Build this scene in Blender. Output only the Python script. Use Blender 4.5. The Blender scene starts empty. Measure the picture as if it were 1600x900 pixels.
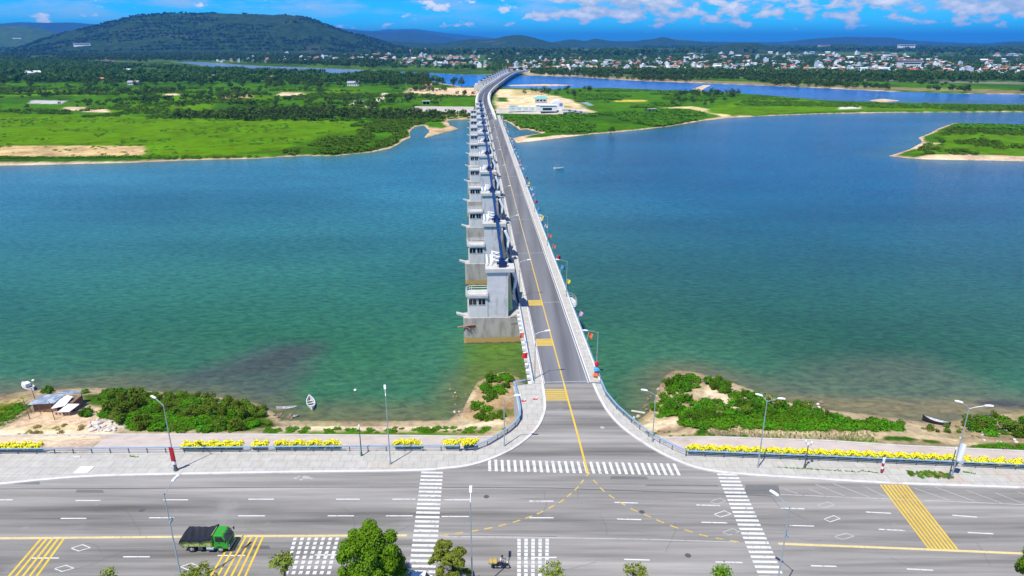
import bpy, bmesh, math, random
import numpy as np
from mathutils import Vector, Matrix

SC = bpy.context.scene
COL = SC.collection
R = math.radians
rnd = random.Random(7)
npr = np.random.RandomState(7)

# ------------------------------------------------------------------ camera, sky, sun, exposure
F = 1070.0
CAMH = 55.0
PITCH = math.atan((450 - 66) / F)
cam = bpy.data.cameras.new('camera')
cam.sensor_width = 36.0
cam.lens = 36.0 * F / 1600.0
cam.clip_start = 1.0
cam.clip_end = 90000.0
camo = bpy.data.objects.new('camera', cam)
COL.objects.link(camo)
camo.location = (0, 0, CAMH)
camo.rotation_euler = (R(90) - PITCH, 0, 0)
SC.camera = camo

SUN_EL = R(63)
SUN_TO = Vector((-0.62, -0.78, 0)).normalized()
sd = bpy.data.lights.new('sun', 'SUN')
sd.energy = 4.6
sd.angle = R(0.5)
sd.color = (1.0, 0.955, 0.88)
so = bpy.data.objects.new('sun', sd)
COL.objects.link(so)
ld = Vector((-SUN_TO.x * math.cos(SUN_EL), -SUN_TO.y * math.cos(SUN_EL), -math.sin(SUN_EL)))
so.rotation_euler = ld.to_track_quat('-Z', 'Y').to_euler()
so.location = (-120, -90, 200)

SC.view_settings.view_transform = 'Standard'
SC.view_settings.look = 'None'
SC.view_settings.gamma = 1.0
SC.view_settings.use_curve_mapping = False
SC.view_settings.exposure = 0.45
SC.cycles.use_denoising = True
SC.cycles.max_bounces = 5
SC.cycles.diffuse_bounces = 2
SC.cycles.glossy_bounces = 3
SC.cycles.transparent_max_bounces = 8
SC.cycles.volume_bounces = 0
SC.cycles.caustics_reflective = False
SC.cycles.caustics_refractive = False


class NT:
    """little helper around a node tree"""
    def __init__(self, tree):
        self.t = tree
        self.n = tree.nodes
        self.l = tree.links

    def node(self, kind, **kw):
        nd = self.n.new(kind)
        ins = kw.pop('ins', {})
        for k, v in kw.items():
            setattr(nd, k, v)
        for k, v in ins.items():
            self.set(nd.inputs[k], v)
        return nd

    def set(self, sock, v):
        if isinstance(v, bpy.types.NodeSocket):
            self.l.new(v, sock)
        elif isinstance(v, (tuple, list)) and len(v) == 3 and sock.type == 'RGBA':
            sock.default_value = (*v, 1)
        else:
            sock.default_value = v

    def math(self, op, a, b=0.0, c=None, clamp=False):
        nd = self.node('ShaderNodeMath', operation=op, use_clamp=clamp)
        self.set(nd.inputs[0], a)
        self.set(nd.inputs[1], b)
        if c is not None:
            self.set(nd.inputs[2], c)
        return nd.outputs[0]

    def mix(self, f, a, b, blend='MIX'):
        nd = self.node('ShaderNodeMix', data_type='RGBA', blend_type=blend)
        self.set(nd.inputs[0], f)
        self.set(nd.inputs[6], a)
        self.set(nd.inputs[7], b)
        return nd.outputs[2]

    def noise(self, vec, scale, detail=4.0, rough=0.55, dist=0.0):
        nd = self.node('ShaderNodeTexNoise')
        if vec is not None:
            self.l.new(vec, nd.inputs['Vector'])
        nd.inputs['Scale'].default_value = scale
        nd.inputs['Detail'].default_value = detail
        nd.inputs['Roughness'].default_value = rough
        nd.inputs['Distortion'].default_value = dist
        return nd.outputs['Fac']

    def ramp(self, f, lo, hi, a=0.0, b=1.0, smooth=True):
        nd = self.node('ShaderNodeMapRange', interpolation_type='SMOOTHSTEP' if smooth else 'LINEAR')
        self.set(nd.inputs['Value'], f)
        self.set(nd.inputs['From Min'], lo)
        self.set(nd.inputs['From Max'], hi)
        self.set(nd.inputs['To Min'], a)
        self.set(nd.inputs['To Max'], b)
        return nd.outputs['Result']

    def vscale(self, vec, s, rot=0.0):
        nd = self.node('ShaderNodeMapping')
        self.l.new(vec, nd.inputs['Vector'])
        nd.inputs['Scale'].default_value = s
        nd.inputs['Rotation'].default_value = (0, 0, rot)
        return nd.outputs['Vector']


world = bpy.data.worlds.new('World')
SC.world = world
world.use_nodes = True
w = NT(world.node_tree)
w.n.clear()
sky = w.node('ShaderNodeTexSky', sky_type='NISHITA')
sky.sun_disc = False
sky.sun_elevation = SUN_EL
sky.sun_rotation = math.atan2(SUN_TO.x, SUN_TO.y)
sky.altitude = 100
sky.air_density = 1.0
sky.dust_density = 0.3
sky.ozone_density = 3.0
geo = w.node('ShaderNodeTexCoord')
sep = w.node('ShaderNodeSeparateXYZ')
w.l.new(geo.outputs['Generated'], sep.inputs[0])
X, Y, Z = sep.outputs
# a deeper blue towards the horizon than the clear-sky model gives
el = w.math('ARCSINE', Z)
low = w.ramp(el, 0.0, 0.10)
lowc = w.mix(low, (0.11, 1.50, 2.85), (0.015, 0.58, 1.80))
tint = w.mix(w.ramp(el, 0.25, 0.9), lowc, (0.44, 0.86, 1.18))
skyc = w.mix(1.0, sky.outputs[0], tint, 'MULTIPLY')
az = w.math('ARCTAN2', X, Y)
cv = w.node('ShaderNodeCombineXYZ')
w.set(cv.inputs[0], w.math('MULTIPLY', az, 36.0))
w.set(cv.inputs[1], w.math('MULTIPLY', el, 74.0))
w.set(cv.inputs[2], 2.9)
puff = w.noise(cv.outputs[0], 1.0, 7.0, 0.55)
cv2 = w.node('ShaderNodeCombineXYZ')
w.set(cv2.inputs[0], w.math('MULTIPLY', az, 5.5))
w.set(cv2.inputs[1], w.math('MULTIPLY', el, 24.0))
w.set(cv2.inputs[2], 4.2)
big = w.noise(cv2.outputs[0], 1.0, 3.0, 0.5)
# heaped clouds mostly to the right and above one degree
right = w.ramp(az, -0.10, 0.14, 0.0, 1.0)
up = w.ramp(el, 0.006, 0.040, 0.0, 1.0)
bias = w.math('MULTIPLY', up, w.math('MULTIPLY_ADD', right, 0.20, -0.01))
dens = w.math('ADD', w.math('MULTIPLY_ADD', big, 0.40, w.math('MULTIPLY', puff, 0.90)), bias)
cm = w.ramp(dens, 0.738, 0.83)
cm = w.math('MULTIPLY', cm, w.ramp(el, 0.008, 0.022))
cm = w.math('MULTIPLY', cm, w.ramp(el, 0.08, 0.16, 1.0, 0.12))
# thin veil at the upper left
cv3 = w.node('ShaderNodeCombineXYZ')
w.set(cv3.inputs[0], w.math('MULTIPLY', az, 9.0))
w.set(cv3.inputs[1], w.math('MULTIPLY', el, 45.0))
w.set(cv3.inputs[2], 9.1)
veil = w.noise(cv3.outputs[0], 1.0, 6.0, 0.6)
vm = w.math('MULTIPLY', w.ramp(veil, 0.40, 0.70), w.ramp(el, 0.008, 0.05, 0.0, 0.75))
vm = w.math('MULTIPLY', vm, w.ramp(az, -0.1, 0.25, 1.0, 0.35))
vm = w.math('MULTIPLY', vm, w.ramp(el, 0.07, 0.15, 1.0, 0.2))
c1 = w.mix(vm, skyc, (6.5, 7.6, 8.6))
ccol = w.mix(w.ramp(puff, 0.42, 0.72), (5.6, 6.6, 7.8), (12.0, 12.0, 11.8))
c2 = w.mix(w.math('MULTIPLY', cm, 0.95), c1, ccol)
bg = w.node('ShaderNodeBackground')
w.l.new(c2, bg.inputs[0])
bg.inputs[1].default_value = 0.075
wo = w.node('ShaderNodeOutputWorld')
w.l.new(bg.outputs[0], wo.inputs[0])


# ------------------------------------------------------------------ pixel of the survey photo -> point on a level plane
def G(u, v, z=0.0):
    r = (u - 800.0) / F
    up_ = (450.0 - v) / F
    y = math.cos(PITCH) + up_ * math.sin(PITCH)
    zz = -math.sin(PITCH) + up_ * math.cos(PITCH)
    t = (z - CAMH) / zz
    return Vector((r * t, y * t, z))


def GP(pts, z=0.0):
    return [G(u, v, z).xy for u, v in pts]


# ------------------------------------------------------------------ mesh builder
class MB:
    def __init__(self):
        self.v = []
        self.f = []
        self.m = []

    def add(self, vs, fs, m=0):
        o = len(self.v)
        self.v.extend([tuple(p) for p in vs])
        for f in fs:
            self.f.append([i + o for i in f])
            self.m.append(m)
        return self

    def box(self, c, s, m=0, rot=0.0, M=None):
        x, y, z = s[0] / 2, s[1] / 2, s[2] / 2
        vs = [Vector((a, b, d)) for d in (-z, z) for a, b in ((-x, -y), (x, -y), (x, y), (-x, y))]
        Mx = (M if M is not None else Matrix.Rotation(rot, 4, 'Z'))
        vs = [Mx @ p + Vector(c) for p in vs]
        return self.add(vs, [(3, 2, 1, 0), (4, 5, 6, 7), (0, 1, 5, 4), (1, 2, 6, 5), (2, 3, 7, 6), (3, 0, 4, 7)], m)

    def prism(self, poly, z0, z1, m=0, mtop=None):
        n = len(poly)
        a = sum(poly[i][0] * poly[(i + 1) % n][1] - poly[(i + 1) % n][0] * poly[i][1] for i in range(n))
        if a < 0:
            poly = poly[::-1]
        vs = [(p[0], p[1], z0) for p in poly] + [(p[0], p[1], z1) for p in poly]
        self.add(vs, [tuple(range(n - 1, -1, -1))], m)
        o = len(self.v) - 2 * n
        self.f.append([o + n + i for i in range(n)])
        self.m.append(m if mtop is None else mtop)
        for i in range(n):
            j = (i + 1) % n
            self.f.append([o + i, o + j, o + n + j, o + n + i])
            self.m.append(m)
        return self

    def sheet(self, poly, z, m=0):
        n = len(poly)
        a = sum(poly[i][0] * poly[(i + 1) % n][1] - poly[(i + 1) % n][0] * poly[i][1] for i in range(n))
        if a < 0:
            poly = poly[::-1]
        return self.add([(p[0], p[1], z) for p in poly], [tuple(range(n))], m)

    def tube(self, p0, p1, r0, r1=None, n=8, m=0, cap=True):
        p0, p1 = Vector(p0), Vector(p1)
        r1 = r0 if r1 is None else r1
        d = (p1 - p0)
        if d.length < 1e-6:
            return self
        q = d.to_track_quat('Z', 'Y')
        vs = []
        for p, r in ((p0, r0), (p1, r1)):
            for k in range(n):
                a = 2 * math.pi * k / n
                vs.append(p + q @ Vector((r * math.cos(a), r * math.sin(a), 0)))
        fs = [(k, (k + 1) % n, n + (k + 1) % n, n + k) for k in range(n)]
        if cap:
            fs += [tuple(range(n - 1, -1, -1)), tuple(range(n, 2 * n))]
        return self.add(vs, fs, m)

    def path(self, pts, r, n=6, m=0):
        for a, b in zip(pts[:-1], pts[1:]):
            self.tube(a, b, r, r, n, m)
        return self

    def bar(self, p0, p1, wd, h, m=0):
        """rectangular bar from p0 to p1 (centres), width wd, height h"""
        p0, p1 = Vector(p0), Vector(p1)
        d = p1 - p0
        L = d.length
        if L < 1e-6:
            return self
        d.normalize()
        side = d.cross(Vector((0, 0, 1)))
        if side.length < 1e-3:
            side = Vector((1, 0, 0))
        side.normalize()
        upv = side.cross(d)
        vs = []
        for p in (p0, p1):
            for a, b in ((-1, -1), (1, -1), (1, 1), (-1, 1)):
                vs.append(p + side * a * wd / 2 + upv * b * h / 2)
        return self.add(vs, [(0, 1, 2, 3), (7, 6, 5, 4), (0, 4, 5, 1), (1, 5, 6, 2), (2, 6, 7, 3), (3, 7, 4, 0)], m)

    def ribbon(self, pts, wd, z0, z1, m=0, off=0.0):
        """a kerb- or wall-like strip along a 2D polyline"""
        L, Rr = offset_line(pts, off + wd / 2), offset_line(pts, off - wd / 2)
        n = len(pts)
        vs = [(p[0], p[1], z0) for p in L] + [(p[0], p[1], z1) for p in L] + [(p[0], p[1], z1) for p in Rr] + [(p[0], p[1], z0) for p in Rr]
        fs = []
        for i in range(n - 1):
            for k in range(3):
                fs.append((k * n + i, (k + 1) * n + i, (k + 1) * n + i + 1, k * n + i + 1)[::-1])
        fs.append((0, n, 2 * n, 3 * n))
        fs.append((n - 1, 4 * n - 1, 3 * n - 1, 2 * n - 1))
        return self.add(vs, fs, m)

    def flat(self, pts, wd, z, m=0):
        L, Rr = offset_line(pts, wd / 2), offset_line(pts, -wd / 2)
        n = len(pts)
        vs = [(p[0], p[1], z) for p in L] + [(p[0], p[1], z) for p in Rr]
        return self.add(vs, [(i, n + i, n + i + 1, i + 1) for i in range(n - 1)], m)

    def mesh(self, name, mats, smooth=False):
        me = bpy.data.meshes.new(name)
        me.from_pydata(self.v, [], self.f)
        for mt in (mats if isinstance(mats, (list, tuple)) else [mats]):
            me.materials.append(mt)
        if len(me.polygons):
            me.polygons.foreach_set('material_index', self.m)
            if smooth:
                me.polygons.foreach_set('use_smooth', [True] * len(me.polygons))
        me.update()
        return me

    def build(self, name, mats, parent=None, smooth=False, bevel=0.0):
        o = bpy.data.objects.new(name, self.mesh(name, mats, smooth))
        COL.objects.link(o)
        if parent is not None:
            o.parent = parent
        if bevel:
            b = o.modifiers.new('bevel', 'BEVEL')
            b.width = bevel
            b.segments = 2
            b.limit_method = 'ANGLE'
        return o


def offset_line(pts, d):
    out = []
    n = len(pts)
    P_ = [Vector((p[0], p[1])) for p in pts]
    for i in range(n):
        a = (P_[i] - P_[i - 1]).normalized() if i > 0 else None
        b = (P_[i + 1] - P_[i]).normalized() if i < n - 1 else None
        t = (a + b).normalized() if a is not None and b is not None else (a if b is None else b)
        nrm = Vector((-t.y, t.x))
        k = 1.0
        if a is not None and b is not None:
            k = 1.0 / max(0.5, nrm.dot(Vector((-a.y, a.x))))
        out.append(P_[i] + nrm * d * k)
    return out


def smooth_line(pts, sub=5):
    P_ = [Vector((p[0], p[1])) for p in pts]
    out = []
    n = len(P_)
    for i in range(n - 1):
        p0, p1, p2, p3 = P_[max(0, i - 1)], P_[i], P_[i + 1], P_[min(n - 1, i + 2)]
        for k in range(sub):
            t = k / sub
            out.append(0.5 * ((2 * p1) + (-p0 + p2) * t + (2 * p0 - 5 * p1 + 4 * p2 - p3) * t * t + (-p0 + 3 * p1 - 3 * p2 + p3) * t ** 3))
    out.append(P_[-1])
    return out


def resample(pts, step):
    P_ = [Vector(p) for p in pts]
    out = [P_[0].copy()]
    acc = 0.0
    for a, b in zip(P_[:-1], P_[1:]):
        L = (b - a).length
        while acc + L >= step:
            t = (step - acc) / L
            a = a + (b - a) * t
            out.append(a.copy())
            L = (b - a).length
            acc = 0.0
        acc += L
    return out


# ------------------------------------------------------------------ tagging
def tag(o, label=None, cat=None, group=None, kind=None):
    if label:
        o['label'] = label
    if cat:
        o['category'] = cat
    if group:
        o['group'] = group
    if kind:
        o['kind'] = kind
    return o


def thing(name, label, cat, loc=(0, 0, 0), rotz=0.0, group=None):
    o = bpy.data.objects.new(name, None)
    o.empty_display_size = 0.3
    COL.objects.link(o)
    o.location = loc
    o.rotation_euler = (0, 0, rotz)
    return tag(o, label, cat, group)


def structure(o):
    o['kind'] = 'structure'
    return o


KIDS = {}


def kids(o):
    return [c for c in COL.objects if c.parent == o]


def copy_tree(o, loc, rotz=None, label=None, group=None, scale=None, tree=None):
    """copy of a thing together with its parts and sub-parts"""
    if tree is None:
        if o.name not in KIDS:
            def grab(x):
                return [(c, grab(c)) for c in kids(x)]
            KIDS[o.name] = grab(o)
        tree = KIDS[o.name]
    c = o.copy()
    COL.objects.link(c)
    c.location = loc
    if rotz is not None:
        c.rotation_euler = (o.rotation_euler[0], o.rotation_euler[1], rotz)
    if scale is not None:
        c.scale = scale if isinstance(scale, (tuple, list)) else (scale, scale, scale)
    if label:
        c['label'] = label
    if group:
        c['group'] = group

    def rec(sub, par):
        for ch, deeper in sub:
            d = ch.copy()
            COL.objects.link(d)
            d.parent = par
            rec(deeper, d)
    rec(tree, c)
    return c


# ------------------------------------------------------------------ materials
MATS = {}


def mat(name, col, rough=0.6, var=0.25, scale=3.0, detail=5.0, bump=0.0, bscale=20.0, metal=0.0, col2=None, lo=0.4, hi=0.65,
        stretch=(1, 1, 1), spec=0.35, objspace=False, grime=None, gscale=0.6, glo=0.55, ghi=0.75, gst=(1, 1, 1)):
    """procedural surface: two noise octaves of colour, optional patches of a second colour and grime, bump"""
    if name in MATS:
        return MATS[name]
    m = bpy.data.materials.new(name)
    m.use_nodes = True
    t = NT(m.node_tree)
    bs = t.n['Principled BSDF']
    g = t.node('ShaderNodeTexCoord') if objspace else t.node('ShaderNodeNewGeometry')
    vec = g.outputs['Object'] if objspace else g.outputs['Position']
    vs = t.vscale(vec, stretch)
    nz = t.noise(vs, scale, detail)
    fine = t.noise(vs, scale * 6.3, 3)
    k = t.math('MULTIPLY_ADD', nz, 1.4, t.math('MULTIPLY', fine, 0.6))
    k = t.ramp(k, 0.55, 1.45, 1 - var, 1 + var, False)
    c = t.mix(1.0, (*col,), k, 'MULTIPLY')
    if col2:
        c = t.mix(t.ramp(t.noise(vs, scale * 0.45, 5), lo, hi), c, col2)
    if grime:
        c = t.mix(t.ramp(t.noise(t.vscale(vec, gst), gscale, 6, 0.65), glo, ghi), c, grime)
    t.l.new(c, bs.inputs['Base Color'])
    bs.inputs['Roughness'].default_value = rough
    bs.inputs['Metallic'].default_value = metal
    bs.inputs['Specular IOR Level'].default_value = spec
    if bump:
        b = t.node('ShaderNodeBump')
        b.inputs['Strength'].default_value = bump
        b.inputs['Distance'].default_value = 0.05
        t.l.new(t.noise(vs, bscale, 4), b.inputs['Height'])
        t.l.new(b.outputs[0], bs.inputs['Normal'])
    MATS[name] = m
    return m


def leafmat(name, c1, c2, trans=0.25, rough=0.55, scale=0.6):
    if name in MATS:
        return MATS[name]
    m = bpy.data.materials.new(name)
    m.use_nodes = True
    t = NT(m.node_tree)
    bs = t.n['Principled BSDF']
    g = t.node('ShaderNodeNewGeometry')
    oi = t.node('ShaderNodeObjectInfo')
    nz = t.noise(g.outputs['Position'], scale, 3)
    f = t.math('MULTIPLY_ADD', g.outputs['Random Per Island'], 0.55, t.math('MULTIPLY_ADD', nz, 0.9, -0.22), clamp=True)
    c = t.mix(f, c1, c2)
    hs = t.node('ShaderNodeHueSaturation')
    t.set(hs.inputs['Value'], t.math('MULTIPLY_ADD', oi.outputs['Random'], 0.5, 0.75))
    t.set(hs.inputs['Hue'], t.math('MULTIPLY_ADD', oi.outputs['Random'], 0.03, 0.485))
    t.l.new(c, hs.inputs['Color'])
    t.l.new(hs.outputs[0], bs.inputs['Base Color'])
    bs.inputs['Roughness'].default_value = rough
    bs.inputs['Specular IOR Level'].default_value = 0.06
    tr = t.node('ShaderNodeBsdfTranslucent')
    t.l.new(hs.outputs[0], tr.inputs[0])
    mx = t.node('ShaderNodeMixShader')
    mx.inputs[0].default_value = trans
    t.l.new(bs.outputs[0], mx.inputs[1])
    t.l.new(tr.outputs[0], mx.inputs[2])
    t.l.new(mx.outputs[0], t.n['Material Output'].inputs['Surface'])
    MATS[name] = m
    return m


CONC = mat('concrete', (0.46, 0.45, 0.42), 0.8, 0.18, 0.5, bump=0.2, bscale=6, grime=(0.25, 0.23, 0.20), gscale=0.35, glo=0.58, ghi=0.85)
CONC_W = mat('pale_concrete', (0.50, 0.49, 0.46), 0.75, 0.12, 0.6, bump=0.15, bscale=6, grime=(0.36, 0.34, 0.31), gscale=0.5, glo=0.6, ghi=0.85, stretch=(1, 1, 0.35))
PAVE = mat('paving', (0.42, 0.40, 0.39), 0.85, 0.16, 0.7, bump=0.25, bscale=9, grime=(0.40, 0.30, 0.24), gscale=0.09, glo=0.56, ghi=0.72)
WHITEC = mat('white_wall', (0.63, 0.62, 0.59), 0.7, 0.10, 0.3, grime=(0.30, 0.27, 0.23), gscale=1.3, glo=0.52, ghi=0.8, gst=(1, 1, 0.22))
STEEL = mat('grey_steel', (0.36, 0.42, 0.44), 0.4, 0.15, 3, metal=0.3)
STEEL_D = mat('dark_steel', (0.10, 0.12, 0.13), 0.45, 0.2, 3, metal=0.3)
BLUEM = mat('navy_paint', (0.007, 0.024, 0.10), 0.35, 0.2, 1.2)
BLUER = mat('pale_blue_paint', (0.20, 0.32, 0.44), 0.45, 0.2, 2.0, grime=(0.30, 0.32, 0.32), gscale=2.0)
WHITEP = mat('white_paint', (0.80, 0.80, 0.78), 0.4, 0.08, 2.0)
GLASSD = mat('dark_glass', (0.012, 0.018, 0.022), 0.08, 0.3, 2.0, spec=0.6)
BARK = mat('bark', (0.16, 0.12, 0.085), 0.9, 0.35, 6, bump=0.5, bscale=30)

# ------------------------------------------------------------------ land, river
WZ = -7.0                                       # river level; the road is level zero


def sdf(px, py, poly, margin=1e9):
    """signed distance to a polygon, positive inside (numpy)"""
    poly = np.array([(p[0], p[1]) for p in poly])
    out = np.full(px.shape, -margin if margin < 1e8 else -1e5)
    x0, y0 = poly.min(0) - margin
    x1, y1 = poly.max(0) + margin
    sel = (px > x0) & (px < x1) & (py > y0) & (py < y1)
    x, y = px[sel], py[sel]
    if x.size == 0:
        return out
    best = np.full(x.shape, 1e18)
    ins = np.zeros(x.shape, bool)
    n = len(poly)
    for i in range(n):
        a, b = poly[i], poly[(i + 1) % n]
        e = b - a
        wx, wy = x - a[0], y - a[1]
        t = np.clip((wx * e[0] + wy * e[1]) / max(e @ e, 1e-9), 0, 1)
        dx, dy = wx - e[0] * t, wy - e[1] * t
        best = np.minimum(best, dx * dx + dy * dy)
        c = (a[1] <= y) != (b[1] <= y)
        if e[1] != 0:
            ins ^= c & (x < a[0] + (y - a[1]) / e[1] * e[0])
    d = np.sqrt(best)
    out[sel] = np.where(ins, d, -d)
    return out


def sstep(a, b, x):
    t = np.clip((x - a) / (b - a), 0, 1)
    return t * t * (3 - 2 * t)


def hash2(ix, iy, seed):
    h = (ix.astype(np.int64) * 374761393 + iy.astype(np.int64) * 668265263 + seed * 974634777) & 0x7fffffff
    h = ((h ^ (h >> 13)) * 1274126177) & 0x7fffffff
    return (h & 0xffff) / 65535.0


def vnoise(x, y, s, seed=0):
    x, y = x / s, y / s
    ix, iy = np.floor(x), np.floor(y)
    fx, fy = x - ix, y - iy
    fx, fy = fx * fx * (3 - 2 * fx), fy * fy * (3 - 2 * fy)
    a, b = hash2(ix, iy, seed), hash2(ix + 1, iy, seed)
    c, d = hash2(ix, iy + 1, seed), hash2(ix + 1, iy + 1, seed)
    return (a * (1 - fx) + b * fx) * (1 - fy) + (c * (1 - fx) + d * fx) * fy


def fbm(x, y, s, seed=0, oct=4):
    r, a, tot = 0, 1, 0
    for k in range(oct):
        r = r + a * vnoise(x, y, s / 2 ** k, seed + k * 17)
        tot += a
        a *= 0.55
    return r / tot


# shorelines, surveyed at river level
NEAR_BANK = [(-900, 630), (-300, 622), (0, 616), (40, 610), (110, 606), (175, 605), (240, 611), (300, 616), (370, 622), (410, 632),
             (430, 644), (440, 656), (520, 657), (620, 657), (700, 656), (722, 640), (735, 615), (745, 597), (765, 586), (790, 580),
             (812, 590), (826, 612), (900, 660), (985, 664), (1012, 645), (1022, 625), (1030, 603), (1038, 586), (1055, 578),
             (1080, 579), (1130, 592), (1180, 610), (1240, 630), (1300, 640), (1400, 652), (1455, 660), (1500, 655), (1540, 650), (1600, 641), (1900, 625), (2500, 620)]
nb = GP(NEAR_BANK, WZ) + [Vector((400, -60)), Vector((-400, -60))]
ISLE = [(-900, 266), (-300, 262), (0, 259), (100, 257), (200, 254.5), (300, 250.5), (400, 248), (472, 243.5), (520, 244), (580, 238), (610, 232),
        (621, 227), (632, 219), (643, 214.5), (641, 206), (649, 198), (662, 196), (670, 205), (660, 217), (690, 208), (718, 201), (704, 196), (699, 188),
        (728, 186.5), (760, 187), (790, 189), (806, 199), (812, 204), (822, 202), (846, 208), (812, 213), (800, 216), (806, 223.5), (830, 221), (880, 215), (925, 209.5),
        (960, 207), (1000, 203), (1050, 197), (1100, 188.5), (1140, 184), (1200, 181), (1280, 178), (1400, 176), (1600, 175), (1900, 174),
        (1900, 165), (1600, 165), (1500, 162), (1400, 161), (1300, 158), (1200, 149), (1150, 145.5), (1100, 143.5), (1050, 141.5), (1000, 139.5),
        (950, 137.5), (900, 137.5), (860, 140), (810, 138), (790, 136.5), (757, 136), (725, 136), (640, 121), (510, 114), (440, 112), (330, 104), (295, 99.5), (240, 94), (-900, 92)]
isle = GP(ISLE, WZ)
SPIT = GP([(1386, 244), (1420, 233), (1440, 222), (1434, 215), (1452, 208), (1464, 201), (1490, 192), (1560, 195), (1600, 197), (1900, 201), (1900, 259), (1600, 252), (1488, 250), (1440, 249)], WZ)
FARC = GP([(1900, 149), (1600, 147.5), (1500, 146.5), (1400, 143.5), (1300, 138.5), (1200, 134), (1100, 130), (1000, 126.5), (900, 120.5), (840, 118.8), (790, 117.5),
           (757, 117), (727, 117), (640, 113), (500, 106.5), (400, 103.2), (310, 97), (200, 96), (-900, 96)], WZ)
farc = FARC + [Vector((-60000, 60000)), Vector((60000, 60000))]
BAR1 = GP([(790, 133.2), (850, 131.6), (905, 133.2), (850, 134.6), (800, 134.5)], WZ)
BAR2 = GP([(1080, 139.5), (1098, 133), (1112, 133), (1100, 139), (1096, 143)], WZ)
BAR3 = GP([(1354, 157), (1380, 154), (1408, 157.4), (1380, 159.6)], WZ)
LANDS = [(nb, 14.0), (isle, 10.0), (SPIT, 10.0), (farc, 18.0), (BAR1, 14.0), (BAR2, 14.0), (BAR3, 12.0)]

# railing lines (top of the embankment) and toe of the concrete apron
RAIL_L = [(-260, 712), (0, 711), (200, 709.5), (480, 707), (742, 706), (764, 697), (800, 674), (812, 660), (813, 648), (809, 625), (803, 604), (829, 601)]
RAIL_R = [(938, 601), (946, 620), (962, 640), (985, 661), (1012, 683), (1040, 700), (1072, 714), (1300, 722.5), (1600, 736), (1860, 749)]
rail_l = GP(RAIL_L)
rail_r = GP(RAIL_R)
TOE_Z = -3.5
TOE_L = GP([(-260, 685), (130, 680), (400, 680), (640, 682), (780, 684)], TOE_Z)
TOE_R = GP([(1030, 685), (1120, 684), (1300, 690), (1400, 697), (1600, 706), (1860, 720)], TOE_Z)


def line_y(line, x):
    xs = np.array([p[0] for p in line])
    ys = np.array([p[1] for p in line])
    return np.interp(x, xs, ys)


def land_height(x, y):
    x = np.atleast_1d(np.asarray(x, float))
    y = np.atleast_1d(np.asarray(y, float))
    h = np.full(x.shape, -9.5)
    best = np.full(x.shape, -1e5)
    for poly, bw in LANDS:
        d = sdf(x, y, poly)
        rough = (fbm(x, y, 6.0, 3) - 0.5)
        hh = np.where(d > 0, WZ + 1.15 * sstep(-0.2 * bw, bw, d) - 0.12 + 0.25 * np.minimum(d / bw, 1) * rough, WZ - 0.12 + d * 0.12)
        if poly is nb:
            ty = np.where(x < 5, line_y(TOE_L, x), line_y(TOE_R, x))
            g = np.clip(1 - (y - ty) / 22.0, 0, 1)
            hh = np.where(d > 0, np.maximum(hh, WZ + np.minimum(d * 0.22, 2.1 * g + 0.8) + 0.35 * np.minimum(d / 8, 1) * rough), hh)
            # dirt ramp spread over the apron at the far left
            ry = np.where(x < 5, line_y(rail_l[:5], x), line_y(rail_r[5:], x))
            t = np.clip((ty - y) / np.maximum(ty - ry, 1), 0, 1.0)
            ap = TOE_Z + (0 - TOE_Z) * t - 0.25
            dirt = sstep(-61.0, -64.0, x + (y - 90) * 0.3)
            ap = ap + dirt * (0.42 + 0.25 * rough)
            hh = np.where((d > 0) & (y < ty), np.minimum(ap, np.maximum(hh, ap)), hh)
            hh = np.where((d > 0) & (y >= ty) & (y < ty + 6), np.minimum(hh, TOE_Z - 0.15 + dirt * 0.2), hh)
        else:
            hh = np.where(d > 0, hh + 0.9 * sstep(30, 260, d) * (0.6 + 0.8 * fbm(x, y, 120, 9)), hh)
        h = np.maximum(h, hh)
        best = np.maximum(best, d)
    h = np.maximum(h, -9.5)
    return h, best


def hz(x, y):
    return float(land_height(x, y)[0][0])


def ground_at(u, v, z=-5.5):
    p = G(u, v, z)
    for _ in range(3):
        z = hz(p.x, p.y)
        p = G(u, v, z)
    return p


def polar_grid(na, amax, rows):
    a = np.linspace(-amax, amax, na)
    r = np.array(rows)
    A, Rr = np.meshgrid(a, r)
    return Rr * np.sin(A), Rr * np.cos(A)


def grid_mesh(name, X_, Y_, Z_, colors, matl, smooth=True):
    nr, na = X_.shape
    co = np.stack([X_, Y_, Z_], -1).reshape(-1, 3).astype(np.float32)
    i = np.arange(nr - 1)[:, None] * na + np.arange(na - 1)[None, :]
    q = np.stack([i, i + 1, i + na + 1, i + na], -1).reshape(-1, 4).astype(np.int32)
    me = bpy.data.meshes.new(name)
    me.vertices.add(len(co))
    me.vertices.foreach_set('co', co.ravel())
    me.loops.add(q.size)
    me.loops.foreach_set('vertex_index', q.ravel())
    me.polygons.add(len(q))
    me.polygons.foreach_set('loop_start', np.arange(0, q.size, 4, dtype=np.int32))
    me.polygons.foreach_set('loop_total', np.full(len(q), 4, dtype=np.int32))
    me.polygons.foreach_set('use_smooth', np.full(len(q), smooth))
    me.update(calc_edges=True)
    if colors is not None:
        at = me.color_attributes.new('cover', 'FLOAT_COLOR', 'POINT')
        c4 = np.concatenate([colors.reshape(-1, 3), np.ones((len(co), 1))], 1).astype(np.float32)
        at.data.foreach_set('color', c4.ravel())
    me.materials.append(matl)
    o = bpy.data.objects.new(name, me)
    COL.objects.link(o)
    return o


def geom_rows(r0, r1, q):
    out = [r0]
    while out[-1] < r1:
        out.append(out[-1] * q)
    return out


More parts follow.
